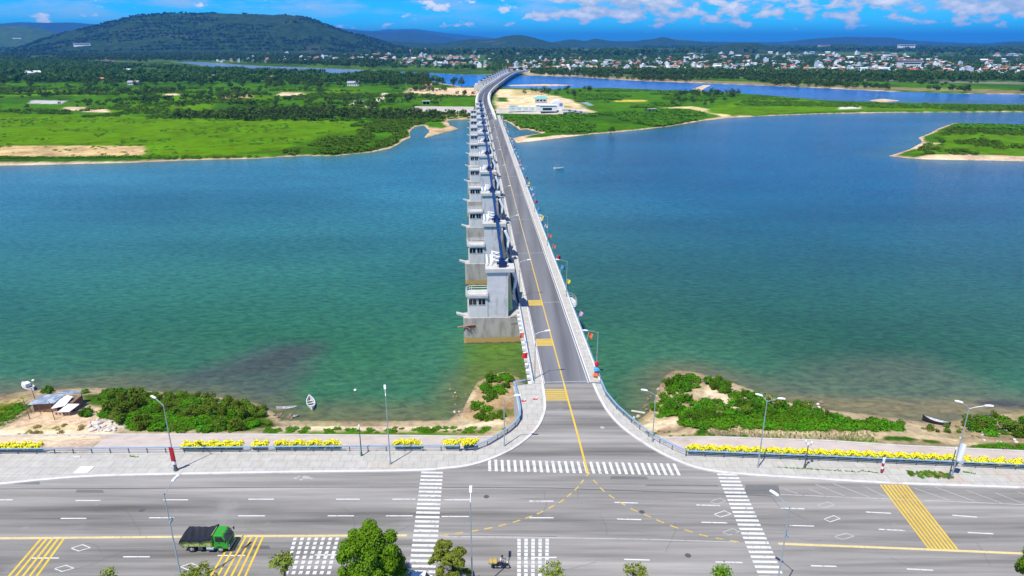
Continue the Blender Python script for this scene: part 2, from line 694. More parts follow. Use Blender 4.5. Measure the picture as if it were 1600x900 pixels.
rows = geom_rows(48, 760, 1.006)
rows += geom_rows(rows[-1] * 1.008, 3200, 1.0095)
rows += geom_rows(rows[-1] * 1.03, 42000, 1.05)
GX, GY = polar_grid(600, R(54), rows)
gx, gy = GX.ravel(), GY.ravel()
gh, gd = land_height(gx, gy)

GRASS = np.array((0.050, 0.142, 0.004))
GRASS_Y = np.array((0.080, 0.178, 0.003))
GREEN = np.array((0.034, 0.098, 0.006))
DARKG = np.array((0.035, 0.085, 0.014))
SAND = np.array((0.60, 0.46, 0.29))
DIRT = np.array((0.46, 0.325, 0.20))
TAN = np.array((0.50, 0.36, 0.17))
WET = np.array((0.22, 0.16, 0.09))
PALE = np.array((0.60, 0.55, 0.46))
PLAIN = np.array((0.036, 0.078, 0.014))
cov = np.tile(GREEN, (gx.size, 1))
n40, n12, n4, n150 = fbm(gx, gy, 45, 1), fbm(gx, gy, 13, 2), fbm(gx, gy, 4, 3), fbm(gx, gy, 160, 4)
dist = np.hypot(gx, gy)


def lay(mask, colr):
    global cov
    mask = np.clip(mask, 0, 1)[:, None]
    cov = cov * (1 - mask) + colr * mask


def area(pts, colr, feather=2.0, z=-6.0, rough=0.0, op=1.0):
    poly = GP(pts, z)
    d = sdf(gx, gy, poly, 60.0)
    if rough:
        d = d + (n12 - 0.5) * rough * 2
    lay(sstep(-feather, feather, d) * op, colr)


far_m = sstep(1150, 1500, gy)
lay(sstep(0.42, 0.6, n40), GRASS)
# far plain: a patchwork of dark woods and lighter fields
lay(far_m, PLAIN)
lay(far_m * sstep(0.46, 0.58, n150) * 0.85, np.array((0.060, 0.125, 0.012)))
lay(far_m * sstep(0.60, 0.70, fbm(gx, gy, 420, 31)) * 0.6, np.array((0.085, 0.11, 0.03)))
# --- left fields
area([(-900, 246), (-100, 244), (0, 243), (228, 243), (300, 246), (470, 240), (540, 218), (560, 203), (540, 188), (480, 186), (300, 186), (150, 182), (0, 178), (-900, 178)], GRASS_Y, 6, rough=6)
area([(-900, 240), (0, 240), (200, 238), (200, 228), (0, 228), (-900, 229)], TAN, 2)
area([(-900, 246.5), (-200, 246.5), (215, 244), (229, 238), (226, 228), (0, 228.5), (-900, 229)], TAN, 2, rough=1.5)
area([(380, 240), (450, 232), (490, 214), (540, 208), (600, 214), (620, 222), (600, 234), (540, 240)], GREEN, 6, rough=10, op=0.7)
for (a, b, c, d, col_) in [(0, 175, 170, 163, GRASS), (170, 176, 330, 164, GRASS_Y), (330, 178, 430, 162, GREEN), (0, 162, 110, 154, GREEN), (110, 165, 260, 152, GRASS),
                           (260, 160, 420, 150, GRASS_Y), (420, 170, 570, 148, GRASS), (0, 152, 150, 141, GRASS_Y), (150, 150, 320, 139, GRASS), (320, 149, 460, 138, GRASS),
                           (460, 148, 560, 139, GRASS_Y), (0, 140, 120, 130, GRASS), (120, 138, 330, 131, GREEN), (565, 165, 650, 146, GRASS), (640, 172, 735, 152, GRASS)]:
    area([(a, b), (c, b - 1), (c + 12, d), (a + 10, d + 1)], col_, 5, rough=5)
area([(45, 163), (95, 164), (105, 159), (50, 158)], np.array((0.42, 0.42, 0.40)), 2)
area([(95, 174), (125, 174), (135, 169), (100, 168.5)], SAND, 3, rough=6)
area([(130, 176), (165, 177), (165, 172), (135, 171)], SAND, 3, rough=6)
area([(345, 155), (395, 154), (390, 147.5), (350, 148)], TAN, 3, rough=4)
area([(255, 152), (280, 150), (275, 147), (258, 148)], SAND, 3, rough=5)
area([(433, 151), (480, 151), (472, 145.5), (440, 146)], SAND, 3, rough=8)
area([(545, 165), (560, 167), (565, 163), (548, 162)], SAND, 2)
area([(570, 167), (580, 171), (588, 168), (583, 163), (598, 157), (606, 147), (598, 146), (592, 154), (574, 163)], np.array((0.66, 0.58, 0.44)), 1.5)
area([(560, 158), (520, 158), (515, 150), (555, 150)], GREEN, 3, rough=5)
area([(625, 152), (640, 138), (700, 137), (748, 137), (748, 150), (700, 152), (660, 149)], np.array((0.60, 0.44, 0.27)), 4, rough=5)
area([(0, 99), (180, 97), (180, 92), (60, 90), (0, 91)], np.array((0.20, 0.15, 0.12)), 6, rough=10, op=0.7)
area([(640, 178), (735, 179), (735, 168.5), (640, 169)], np.array((0.45, 0.41, 0.33)), 2, rough=2)
area([(640, 185), (735, 186), (735, 178.5), (640, 178)], np.array((0.20, 0.24, 0.06)), 2, rough=3)
# --- island right of the bridge
area([(775, 178), (915, 180), (990, 172), (1130, 186), (1130, 148), (1000, 142), (860, 142), (830, 160)], np.array((0.052, 0.145, 0.006)), 6, rough=10)
area([(775, 173), (850, 173), (905, 179), (925, 176), (900, 160), (865, 149), (800, 139), (775, 140)], np.array((0.62, 0.50, 0.29)), 4, rough=5)
area([(800, 150), (850, 148), (845, 141), (800, 140)], np.array((0.44, 0.34, 0.15)), 3, rough=6)
area([(777, 160), (795, 160), (792, 153), (777, 153)], GREEN, 2, rough=3)
area([(875, 168), (905, 169), (903, 166), (876, 165)], np.array((0.30, 0.32, 0.05)), 2)
area([(880, 160), (935, 176), (930, 178), (915, 176), (868, 158), (850, 150), (860, 149)], np.array((0.56, 0.44, 0.25)), 1.5)
area([(902, 158), (912, 159), (928, 165), (922, 166), (908, 162)], np.array((0.25, 0.33, 0.40)), 1.5)
area([(1035, 169), (1080, 166), (1110, 171), (1140, 180), (1130, 182), (1100, 175), (1078, 170)], np.array((0.58, 0.46, 0.22)), 2, rough=2)
area([(1105, 176), (1150, 180), (1290, 174), (1480, 172), (1480, 165), (1300, 161), (1240, 152), (1190, 152), (1150, 158), (1110, 168)], GRASS_Y, 5, rough=5)
area([(1150, 168), (1270, 165), (1240, 158), (1160, 160)], GRASS, 4, rough=4)
area([(1310, 171), (1345, 170), (1343, 167), (1312, 167.5)], PALE, 2)
area([(1480, 172), (1900, 171), (1900, 167), (1480, 165)], GREEN, 4, rough=5)
area([(960, 160), (1010, 160), (1010, 157), (962, 157)], np.array((0.42, 0.36, 0.06)), 2)
# --- spit at the right
area([(1400, 240), (1600, 245), (1900, 246), (1900, 203), (1500, 203), (1450, 228)], np.array((0.072, 0.165, 0.006)), 3, rough=5)
area([(1475, 205), (1600, 207), (1900, 210), (1900, 200), (1490, 196)], GREEN, 3, rough=4)
# --- far bank right of the second bridge
area([(830, 119), (1000, 126), (1300, 137.5), (1600, 147), (1600, 142), (1400, 136), (1100, 126), (900, 117)], np.array((0.27, 0.20, 0.11)), 8, rough=25, op=0.7)
area([(840, 116), (1040, 118.5), (1300, 126), (1600, 133), (1600, 128.5), (1300, 122.8), (1100, 118), (840, 113.5)], np.array((0.18, 0.17, 0.15)), 6, op=0.7)
area([(820, 117), (900, 119), (905, 112), (820, 111)], np.array((0.42, 0.34, 0.22)), 5, rough=8)
# --- shores: sand or reddish earth of varying width just above the water
shore_w = 2.0 + 16.0 * sstep(0.5, 0.75, fbm(gx, gy, 90, 12)) * (dist > 250) + 1.2
sandy = sstep(shore_w, shore_w * 0.5, gd + (n12 - 0.5) * 4) * (gd > -3)
lay(sandy * (dist > 200) * (1 - far_m * 0.6), DIRT * 0.85 + SAND * 0.15)
# the sand spit right behind the bridge and the beach in front of the left fields
area([(806, 224.5), (835, 222), (885, 216), (930, 210.5), (920, 208), (870, 211), (830, 216), (806, 219.5)], SAND * 1.1, 1.0)
area([(-900, 268), (0, 260), (200, 256), (400, 249.5), (520, 245), (520, 242.5), (400, 246), (200, 251), (0, 253), (-900, 258)], SAND * 0.85, 1.5, rough=1.5)
area([(640, 217), (662, 219), (700, 208), (722, 202), (712, 198), (690, 203), (660, 212)], TAN * 0.9, 2)
area([(1390, 247), (1450, 250), (1600, 253), (1900, 260), (1900, 250), (1600, 244), (1500, 241), (1450, 242)], SAND * 0.9, 1.5, rough=3)
area([(1418, 231), (1445, 222), (1470, 224), (1440, 232)], SAND * 0.9, 1.5, rough=3)
for b_ in (BAR1, BAR2, BAR3):
    lay(sstep(-3, 1, sdf(gx, gy, b_, 30.0)), SAND * 0.9)
# --- near bank
near = (sdf(gx, gy, nb) > -4)
lay(near * 1.0, np.array((0.40, 0.31, 0.19)))
lay(near * sstep(0.5, 0.62, n12) * 0.6, np.array((0.22, 0.20, 0.09)))
lay(near * sstep(1.6, -0.4, gd), WET)


def narea(pts, colr, feather=0.5, z=-5.0, rough=0.0, op=1.0):
    area(pts, colr, feather, z, rough, op)


narea([(120, 612), (170, 606), (300, 616), (410, 634), (436, 656), (430, 668), (380, 670), (340, 676), (240, 678), (190, 678), (165, 655), (130, 632)], np.array((0.050, 0.105, 0.010)), 1.0, -5.2, rough=1.0)
narea([(195, 676), (200, 660), (260, 645), (340, 650), (400, 655), (410, 670), (330, 676)], np.array((0.042, 0.14, 0.006)), 0.8, -4.8, rough=1.6)
narea([(370, 676), (600, 676), (790, 676), (790, 668), (600, 668), (430, 667), (380, 670)], np.array((0.10, 0.17, 0.012)), 0.5, -4.6, rough=1.6)
narea([(400, 667), (620, 667.5), (790, 669), (790, 659), (620, 658.5), (430, 659)], np.array((0.62, 0.50, 0.33)), 0.4, -5.3, rough=0.4)
narea([(-200, 640), (30, 628), (50, 634), (0, 668), (-200, 690)], np.array((0.12, 0.17, 0.012)), 0.6, -5.2, rough=0.7)
narea([(-200, 632), (0, 622), (48, 615), (30, 628), (-200, 640)], np.array((0.52, 0.42, 0.16)), 0.6, -5.2, rough=0.7)
narea([(-200, 790), (98, 780), (112, 700), (150, 668), (190, 650), (170, 632), (110, 622), (70, 622), (50, 640), (0, 672), (-200, 690)], np.array((0.60, 0.44, 0.28)), 0.8, -4.6, rough=1.2)
narea([(25, 682), (120, 672), (110, 662), (40, 664)], np.array((0.34, 0.30, 0.12)), 1.0, -4.6, rough=1.5, op=0.7)
narea([(145, 672), (200, 676), (195, 655), (160, 655)], np.array((0.56, 0.48, 0.38)), 0.6, -4.8, rough=1.0)
narea([(720, 645), (735, 610), (748, 592), (775, 585), (805, 590), (810, 655), (740, 657)], np.array((0.38, 0.26, 0.14)), 0.6, -5.6, rough=1.0)
narea([(740, 658), (812, 658), (812, 640), (760, 635)], np.array((0.17, 0.19, 0.05)), 0.6, -5.4, rough=1.2)
narea([(720, 632), (740, 620), (745, 600), (734, 612)], SAND * 0.8, 0.6, -6, rough=0.6)
narea([(985, 668), (1010, 655), (1050, 650), (1090, 640), (1100, 615), (1110, 585), (1140, 595), (1150, 610), (1190, 612), (1170, 640), (1120, 660), (1020, 672)], np.array((0.64, 0.50, 0.33)), 0.6, -5.6, rough=0.6)
narea([(1065, 668), (1090, 645), (1160, 640), (1180, 618), (1240, 634), (1300, 645), (1400, 655), (1420, 672), (1300, 672), (1120, 666)], np.array((0.042, 0.14, 0.006)), 0.7, -5.2, rough=1.2)
narea([(1010, 682), (1100, 676), (1400, 686), (1600, 700), (1600, 690), (1400, 672), (1120, 668), (1020, 674)], np.array((0.55, 0.42, 0.25)), 0.5, -4.6, rough=0.8)
narea([(1030, 684), (1100, 684), (1240, 690), (1240, 683), (1150, 681), (1040, 678)], np.array((0.26, 0.26, 0.05)), 0.5, -4.2, rough=1.4)
narea([(1300, 690), (1370, 694), (1378, 690), (1360, 684), (1310, 682)], np.array((0.20, 0.27, 0.05)), 0.4, -4.2, rough=1.0)
narea([(1378, 684), (1384, 680), (1420, 680), (1436, 686), (1425, 690), (1385, 688)], np.array((0.035, 0.12, 0.006)), 0.25, -4.4)
narea([(1440, 685), (1462, 685), (1474, 692), (1455, 694), (1442, 690)], np.array((0.055, 0.13, 0.006)), 0.25, -4.4)
narea([(1086, 683), (1088, 672), (1106, 672), (1110, 683)], np.array((0.025, 0.10, 0.008)), 0.2, -4.6)
narea([(1520, 702), (1540, 692), (1600, 695), (1800, 708), (1800, 718), (1600, 706)], np.array((0.055, 0.145, 0.008)), 0.6, -4.4, rough=1.2)
narea([(1550, 672), (1600, 662), (1800, 660), (1800, 690), (1600, 686)], np.array((0.060, 0.135, 0.008)), 0.8, -5.0, rough=1.2)
narea([(1500, 690), (1560, 690), (1600, 692), (1600, 676), (1520, 672)], np.array((0.33, 0.25, 0.14)), 0.8, -5.0, rough=1.6, op=0.7)
lay(near * sstep(-61.0, -64.0, gx + (gy - 90) * 0.3) * (gy < line_y(TOE_L, gx) + 3), np.array((0.70, 0.54, 0.36)))
# under water the bed is plain mud
lay((gd < -1.5) * 1.0, np.array((0.16, 0.15, 0.09)))

gm = bpy.data.materials.new('ground_cover')
gm.use_nodes = True
t = NT(gm.node_tree)
bs = t.n['Principled BSDF']
va = t.node('ShaderNodeVertexColor', layer_name='cover')
ge = t.node('ShaderNodeNewGeometry')
pos = ge.outputs['Position']
dd = t.node('ShaderNodeVectorMath', operation='LENGTH')
t.l.new(pos, dd.inputs[0])
n1 = t.noise(pos, 0.9, 6, 0.65)
n2 = t.noise(t.vscale(pos, (1, 1, 1)), 0.11, 5, 0.6)
n3 = t.noise(t.vscale(pos, (1, 1, 1)), 0.02, 4, 0.6)
k = t.math('ADD', t.ramp(n1, 0.25, 0.75, 0.62, 1.38, False), t.ramp(n2, 0.3, 0.7, -0.34, 0.34, False))
k = t.math('ADD', k, t.ramp(n3, 0.3, 0.7, -0.18, 0.18, False))
c = t.mix(1.0, va.outputs['Color'], k, 'MULTIPLY')
hs = t.node('ShaderNodeHueSaturation')
t.set(hs.inputs['Hue'], t.ramp(n2, 0.35, 0.65, 0.485, 0.512, False))
t.l.new(c, hs.inputs['Color'])
t.l.new(hs.outputs[0], bs.inputs['Base Color'])
bs.inputs['Roughness'].default_value = 0.95
bs.inputs['Specular IOR Level'].default_value = 0.0
bp = t.node('ShaderNodeBump')
bp.inputs['Strength'].default_value = 0.7
bp.inputs['Distance'].default_value = 0.35
t.l.new(t.noise(pos, 1.6, 5, 0.7), bp.inputs['Height'])
t.l.new(bp.outputs[0], bs.inputs['Normal'])
# keep the terrain below the paved platform
plat = [Vector(p) for p in rail_l] + [Vector(p) for p in rail_r] + [Vector((130, 20)), Vector((-130, 20))]
pd = sdf(gx, gy, plat, 40.0)
gh = np.where(pd > -0.15, np.minimum(gh, np.where(pd > 2.0, -6.0, -0.35)), gh)
structure(grid_mesh('terrain', GX, GY, gh.reshape(GX.shape), cov, gm))

# --- the river surface: body colour from the depth and the bed below
wrows = geom_rows(70, 900, 1.012) + geom_rows(912, 5200, 1.02)
WX, WY = polar_grid(420, R(54), wrows)
wx, wy = WX.ravel(), WY.ravel()
wd = np.full(wx.shape, -1e5)
for poly, bw in LANDS:
    wd = np.maximum(wd, sdf(wx, wy, poly))
off = -wd                                         # metres from the nearest shore
deepL = np.array((0.030, 0.140, 0.172))
deepR = np.array((0.001, 0.072, 0.132))
lr = sstep(-60, 90, wx - (wy - 100) * 0.02)[:, None]
wc = deepL * (1 - lr) + deepR * lr
nearg = sstep(330, 95, wy)[:, None]
wc = wc * (1 - nearg) + nearg * (np.array((0.024, 0.108, 0.026)) * (1 - lr) + np.array((0.018, 0.078, 0.018)) * lr)
wn = fbm(wx, wy, 30, 41)


def wlay(mask, colr):
    global wc
    mask = np.clip(mask, 0, 1)[:, None]
    wc = wc * (1 - mask) + np.array(colr) * mask


nearsd = -sdf(wx, wy, nb)
wlay(sstep(34, 4, nearsd + (wn - 0.5) * 26) * 0.75, (0.035, 0.120, 0.052))
wlay(sstep(9, 0, nearsd + (wn - 0.5) * 7) * 0.8, (0.12, 0.115, 0.048))


def wpatch(pts, colr, feather, rough, op):
    d = sdf(wx, wy, GP(pts, WZ), 60.0)
    wlay(sstep(-feather, feather, d + (wn - 0.5) * rough) * op, colr)


# green shallows in front of the first pier, stones under the water at the left, the brown shoal at the right
wpatch([(690, 640), (720, 600), (725, 525), (830, 525), (835, 600), (800, 590), (745, 600)], (0.062, 0.125, 0.010), 7, 6, 0.85)
wpatch([(690, 450), (725, 440), (740, 530), (725, 545)], (0.020, 0.115, 0.050), 5, 5, 0.7)
wpatch([(165, 603), (260, 580), (340, 553), (420, 536), (500, 540), (495, 580), (450, 625), (400, 632), (300, 620)], (0.056, 0.076, 0.050), 4, 12, 0.85)
wpatch([(172, 604), (250, 584), (330, 560), (440, 543), (485, 552), (450, 590), (360, 606), (270, 614)], (0.048, 0.050, 0.034), 2.5, 24, 0.6)
wpatch([(1150, 605), (1220, 575), (1330, 555), (1440, 560), (1500, 590), (1600, 625), (1600, 645), (1400, 652), (1240, 630)], (0.085, 0.105, 0.055), 7, 12, 0.75)
wpatch([(1200, 618), (1300, 620), (1420, 625), (1560, 632), (1600, 636), (1600, 645), (1400, 652), (1240, 630)], (0.17, 0.135, 0.055), 3, 5, 0.85)
wpatch([(1530, 630), (1560, 626), (1610, 632), (1610, 637), (1560, 633)], (0.03, 0.03, 0.03), 0.8, 2, 0.8)
wlay(sstep(26, 0, off) * (wy > 300) * 0.5, (0.05, 0.13, 0.10))
# the calm second channel
wlay(sstep(760, 900, wy) * (wx > -220), (0.004, 0.115, 0.36))
wlay(sstep(760, 900, wy) * sstep(-200, -300, wx), (0.16, 0.26, 0.33))
wm = bpy.data.materials.new('river_water')
wm.use_nodes = True
t = NT(wm.node_tree)
bs = t.n['Principled BSDF']
va = t.node('ShaderNodeVertexColor', layer_name='cover')
ge = t.node('ShaderNodeNewGeometry')
pos = ge.outputs['Position']
wind = t.vscale(pos, (0.5, 1.0, 1.0), R(-24))
patch = t.noise(t.vscale(pos, (0.35, 1.0, 1.0), R(-8)), 0.02, 5, 0.6)
cc = t.mix(1.0, va.outputs['Color'], t.ramp(patch, 0.3, 0.7, 0.76, 1.26, False), 'MULTIPLY')
rip = t.noise(wind, 0.85, 4, 0.6, 0.5)
cc = t.mix(1.0, cc, t.ramp(rip, 0.34, 0.68, 0.72, 1.34, False), 'MULTIPLY')
t.l.new(cc, bs.inputs['Base Color'])
bs.inputs['Roughness'].default_value = 0.14
bs.inputs['IOR'].default_value = 1.33
bs.inputs['Specular IOR Level'].default_value = 0.36
b1 = t.node('ShaderNodeBump')
b1.inputs['Strength'].default_value = 0.7
b1.inputs['Distance'].default_value = 0.35
hmix = t.math('ADD', rip, t.math('MULTIPLY', t.noise(wind, 1.7, 3, 0.6, 0.4), 0.45))
t.l.new(hmix, b1.inputs['Height'])
t.l.new(b1.outputs[0], bs.inputs['Normal'])
structure(grid_mesh('river', WX, WY, np.full(WX.shape, WZ), wc, wm))

# ------------------------------------------------------------------ road platform, apron, roads, pavements
def asphalt(name, base, ang=0.0, streak=0.16, patch=(0.255, 0.25, 0.242), stain=(0.27, 0.255, 0.235), along_y=False):
    m = bpy.data.materials.new(name)
    m.use_nodes = True
    t = NT(m.node_tree)
    bs = t.n['Principled BSDF']
    pos = t.node('ShaderNodeNewGeometry').outputs['Position']
    st = t.noise(t.vscale(pos, (0.75, 0.035, 1) if along_y else (0.035, 0.75, 1)), 1.0, 5, 0.6)
    st2 = t.noise(t.vscale(pos, (0.28, 0.012, 1) if along_y else (0.012, 0.28, 1)), 1.0, 3, 0.5)
    gr = t.noise(pos, 9.0, 4, 0.7)
    bl = t.noise(pos, 0.12, 5, 0.6)
    k = t.math('ADD', t.ramp(st, 0.3, 0.7, 1 - streak, 1 + streak, False), t.ramp(gr, 0.3, 0.7, -0.10, 0.10, False))
    k = t.math('ADD', k, t.ramp(st2, 0.35, 0.65, -0.24, 0.24, False))
    c = t.mix(1.0, base, k, 'MULTIPLY')
    c = t.mix(t.ramp(bl, 0.55, 0.75, 0, 0.6), c, patch)
    c = t.mix(t.ramp(t.noise(pos, 0.33, 6, 0.7), 0.62, 0.74, 0, 0.6), c, stain)
    t.l.new(c, bs.inputs['Base Color'])
    bs.inputs['Roughness'].default_value = 0.85
    bs.inputs['Specular IOR Level'].default_value = 0.25
    b = t.node('ShaderNodeBump')
    b.inputs['Strength'].default_value = 0.25
    b.inputs['Distance'].default_value = 0.02
    t.l.new(t.noise(pos, 25.0, 3), b.inputs['Height'])
    t.l.new(b.outputs[0], bs.inputs['Normal'])
    return m


ROAD_ANG = math.atan(0.0227)
ASPH = asphalt('worn_asphalt', (0.222, 0.210, 0.192), ROAD_ANG, 0.36)
ASPH_B = asphalt('bridge_asphalt', (0.145, 0.147, 0.158), R(90) - 0.0549, 0.10, (0.175, 0.175, 0.182), (0.13, 0.13, 0.135), True)
ASPH_D = asphalt('dark_asphalt', (0.085, 0.09, 0.102), R(90), 0.1, (0.10, 0.105, 0.115), (0.08, 0.08, 0.085), True)


def paint(name, col, wear=0.25, ws=3.0):
    m = bpy.data.materials.new(name)
    m.use_nodes = True
    t = NT(m.node_tree)
    bs = t.n['Principled BSDF']
    pos = t.node('ShaderNodeNewGeometry').outputs['Position']
    f = t.ramp(t.noise(pos, ws, 6, 0.75), 0.53, 0.66, 0.0, wear)
    c = t.mix(f, col, (0.19, 0.19, 0.19))
    c = t.mix(1.0, c, t.ramp(t.noise(pos, 0.4, 4), 0.3, 0.7, 0.88, 1.08, False), 'MULTIPLY')
    t.l.new(c, bs.inputs['Base Color'])
    bs.inputs['Roughness'].default_value = 0.7
    return m


PW = paint('white_road_paint', (0.60, 0.60, 0.58), 0.95, 2.2)
PWF = paint('faded_white_road_paint', (0.40, 0.40, 0.385), 1.0, 1.5)
PY = paint('yellow_road_paint', (0.66, 0.44, 0.03), 0.6)
PYF = paint('pale_yellow_road_paint', (0.62, 0.49, 0.22), 0.7)
PYT = paint('yellow_tint', (0.32, 0.25, 0.12), 0.9, 1.2)
PYW = paint('worn_yellow_road_paint', (0.52, 0.37, 0.08), 1.0, 2.0)
PDK = paint('tar_joint', (0.075, 0.075, 0.078), 0.5)

KERB_L = GP([(-260, 775), (-100, 765), (0, 757), (60, 751), (150, 744.5), (300, 741), (480, 738), (640, 736), (700, 732), (740, 726), (780, 712), (812, 694), (838, 670), (850, 645), (851, 625), (847.5, 600)])
KERB_R = GP([(927, 600), (936, 620), (950, 644), (972, 668), (1005, 692), (1040, 712), (1075, 727), (1110, 736), (1160, 741.5), (1250, 747.5), (1400, 756), (1600, 763), (1860, 775)])
kerb_l = smooth_line(KERB_L, 5)
kerb_r = smooth_line(KERB_R, 5)
r_l, r_r = [Vector(p) for p in rail_l], [Vector(p) for p in rail_r]

plat_poly = r_l + r_r + [Vector((140, 40)), Vector((-140, 40))]
emb = MB().prism(plat_poly, -9.0, -0.03, 0)
structure(emb.build('embankment', [CONC_W]))

road_poly = kerb_l + kerb_r + [Vector((141, 57.0 - 3.2)), Vector((0, 57.0)), Vector((-141, 57.0 + 3.2))]
MROAD = MB().sheet(road_poly, 0.0).build('main_road', [ASPH])
structure(MROAD)

# raised pavements with a kerb
SW = mat('pavement_concrete', (0.43, 0.415, 0.375), 0.88, 0.16, 0.9, bump=0.25, bscale=10, grime=(0.44, 0.32, 0.24), gscale=0.07, glo=0.56, ghi=0.74)
for nm, kl, rl in (('pavement', kerb_l, r_l), ('pavement', kerb_r, r_r)):
    structure(MB().prism(list(kl) + list(rl)[::-1], -0.028, 0.13).build(nm, [SW]))
nt_ = NT(SW.node_tree)
bsn = nt_.n['Principled BSDF']
src = bsn.inputs['Base Color'].links[0].from_socket
br = nt_.node('ShaderNodeTexBrick')
br.inputs['Scale'].default_value = 1.0
br.inputs['Brick Width'].default_value = 1.6
br.inputs['Row Height'].default_value = 1.6
br.inputs['Mortar Size'].default_value = 0.05
br.inputs['Color1'].default_value = (1, 1, 1, 1)
br.inputs['Color2'].default_value = (0.90, 0.90, 0.90, 1)
br.inputs['Mortar'].default_value = (0.66, 0.64, 0.62, 1)
nt_.l.new(nt_.node('ShaderNodeNewGeometry').outputs['Position'], br.inputs['Vector'])
nt_.l.new(nt_.mix(0.75, src, br.outputs['Color'], 'MULTIPLY'), bsn.inputs['Base Color'])
KERBM = mat('kerb_stone', (0.58, 0.56, 0.53), 0.8, 0.12, 1.2, grime=(0.40, 0.32, 0.26), gscale=0.5, glo=0.5, ghi=0.8)
for kl, s_ in ((kerb_l, -1), (kerb_r, -1)):
    structure(MB().ribbon(kl, 0.42, -0.02, 0.155).build('kerb', [KERBM]))
# the near edge of the road: pavement with trees and lamps just out of view
structure(MB().prism([Vector((-140, 60.3)), Vector((0, 57.1)), Vector((140, 53.9)), Vector((140, 41)), Vector((-140, 41))], -0.028, 0.14).build('pavement', [SW]))

# sloping concrete apron towards the river
APM = mat('apron_concrete', (0.56, 0.47, 0.40), 0.9, 0.14, 0.5, bump=0.2, bscale=8, grime=(0.40, 0.31, 0.23), gscale=0.16, glo=0.5, ghi=0.78)


def apron(rline, tline, name):
    mb = MB()
    n = 60
    xs0, xs1 = (rline[0][0], rline[-1][0])
    for k in range(n):
        a, b = k / n, (k + 1) / n
        pts = []
        for q in (a, b):
            x = xs0 + (xs1 - xs0) * q
            pts.append((Vector((x, line_y(rline, x) + 0.02, -0.04)), Vector((x, line_y(tline, x), TOE_Z))))
        (p, q_), (p2, q2) = pts
        mb.add([p, q_, q2, p2], [(0, 3, 2, 1)])
    o = mb.build(name, [APM])
    structure(o)
    kb = MB().ribbon([(xs0 + (xs1 - xs0) * k / n, line_y(tline, xs0 + (xs1 - xs0) * k / n) + 0.12) for k in range(n + 1)], 0.35, TOE_Z - 0.6, TOE_Z + 0.12)
    structure(kb.build('apron_edge', [CONC], o))


apron([Vector(p) for p in GP([(-260, 712), (0, 711), (200, 709.5), (480, 707), (742, 706), (800, 690)])], TOE_L, 'apron')
apron([Vector(p) for p in GP([(1030, 700), (1072, 714), (1300, 722.5), (1600, 736), (1860, 749)])], TOE_R, 'apron')


# ------------------------------------------------------------------ road markings (parts of the road)
def marks(name, mb, m, label=None):
    o = mb.build(name, [m], MROAD)
    o['kind'] = 'structure'
    return o


def seg(mb, a, b, wd, z=0.006):
    mb.flat([a, b], wd, z)


LV = 0.006
for segs, nm in (
    ([((0, 781), (20, 781)), ((118, 782), (157, 782)), ((255, 781), (294, 781)), ((388, 780), (428, 780)), ((525, 780), (563, 780)), ((613, 780), (649, 780)), ((694, 781), (736, 781)),
      ((827, 783), (865, 783)), ((960, 785), (997, 786)), ((1088, 789), (1125, 790)), ((1220, 794), (1257, 795)), ((1353, 800), (1392, 802)), ((1488, 805), (1527, 808))], 'lane_line'),
    ([((-40, 811), (-2, 810)), ((95, 810), (135, 810)), ((233, 809), (272, 809)), ((372, 806), (414, 806)), ((512, 806), (553, 806)), ((603, 806), (645, 806)), ((690, 807), (733, 807)),
      ((827, 809), (865, 809)), ((964, 811), (1002, 812)), ((1096, 816), (1136, 817)), ((1234, 821), (1272, 822)), ((1373, 827), (1414, 829)), ((1512, 832), (1552, 834))], 'lane_line'),
    ([((192, 870), (234, 870)), ((340, 868), (383, 868)), ((492, 867), (532, 867)), ((830, 871), (870, 871)), ((975, 874), (1015, 875)), ((1118, 878), (1160, 879)), ((1267, 884), (1308, 885)),
      ((1417, 889), (1458, 891)), ((50, 872), (92, 872))], 'lane_line')):
    for a, b in segs:
        mb = MB()
        seg(mb, G(*a).xy, G(*b).xy, 0.19)
        marks(nm, mb, PW)

mb = MB()
mb.flat(GP([(-200, 842), (0, 841), (200, 839.5), (400, 837.5), (636, 836.5)]), 0.36, LV)
marks('median_line', mb, PYF)
mb = MB()
mb.flat(GP([(1216, 849.5), (1400, 856.5), (1600, 865), (1800, 873)]), 0.36, LV)
marks('median_line', mb, PYF)
mb = MB()
mb.flat(GP([(694, 838.5), (850, 840), (1000, 842.5), (1150, 847)]), 0.13, LV)
marks('median_line', mb, PWF)
mb = MB()
mb.flat(GP([(700, 836.5), (780, 837), (870, 838.3)]), 0.07, 0.009)
mb.flat(GP([(-200, 765), (0, 764), (200, 763.3), (400, 761.5), (640, 761), (860, 762.5), (1060, 769.5), (1205, 775)]), 0.13, LV)
mb.flat(GP([(1205, 775), (1216, 790), (1260, 812)]), 0.06, LV)
marks('tar_joint', mb, PDK)
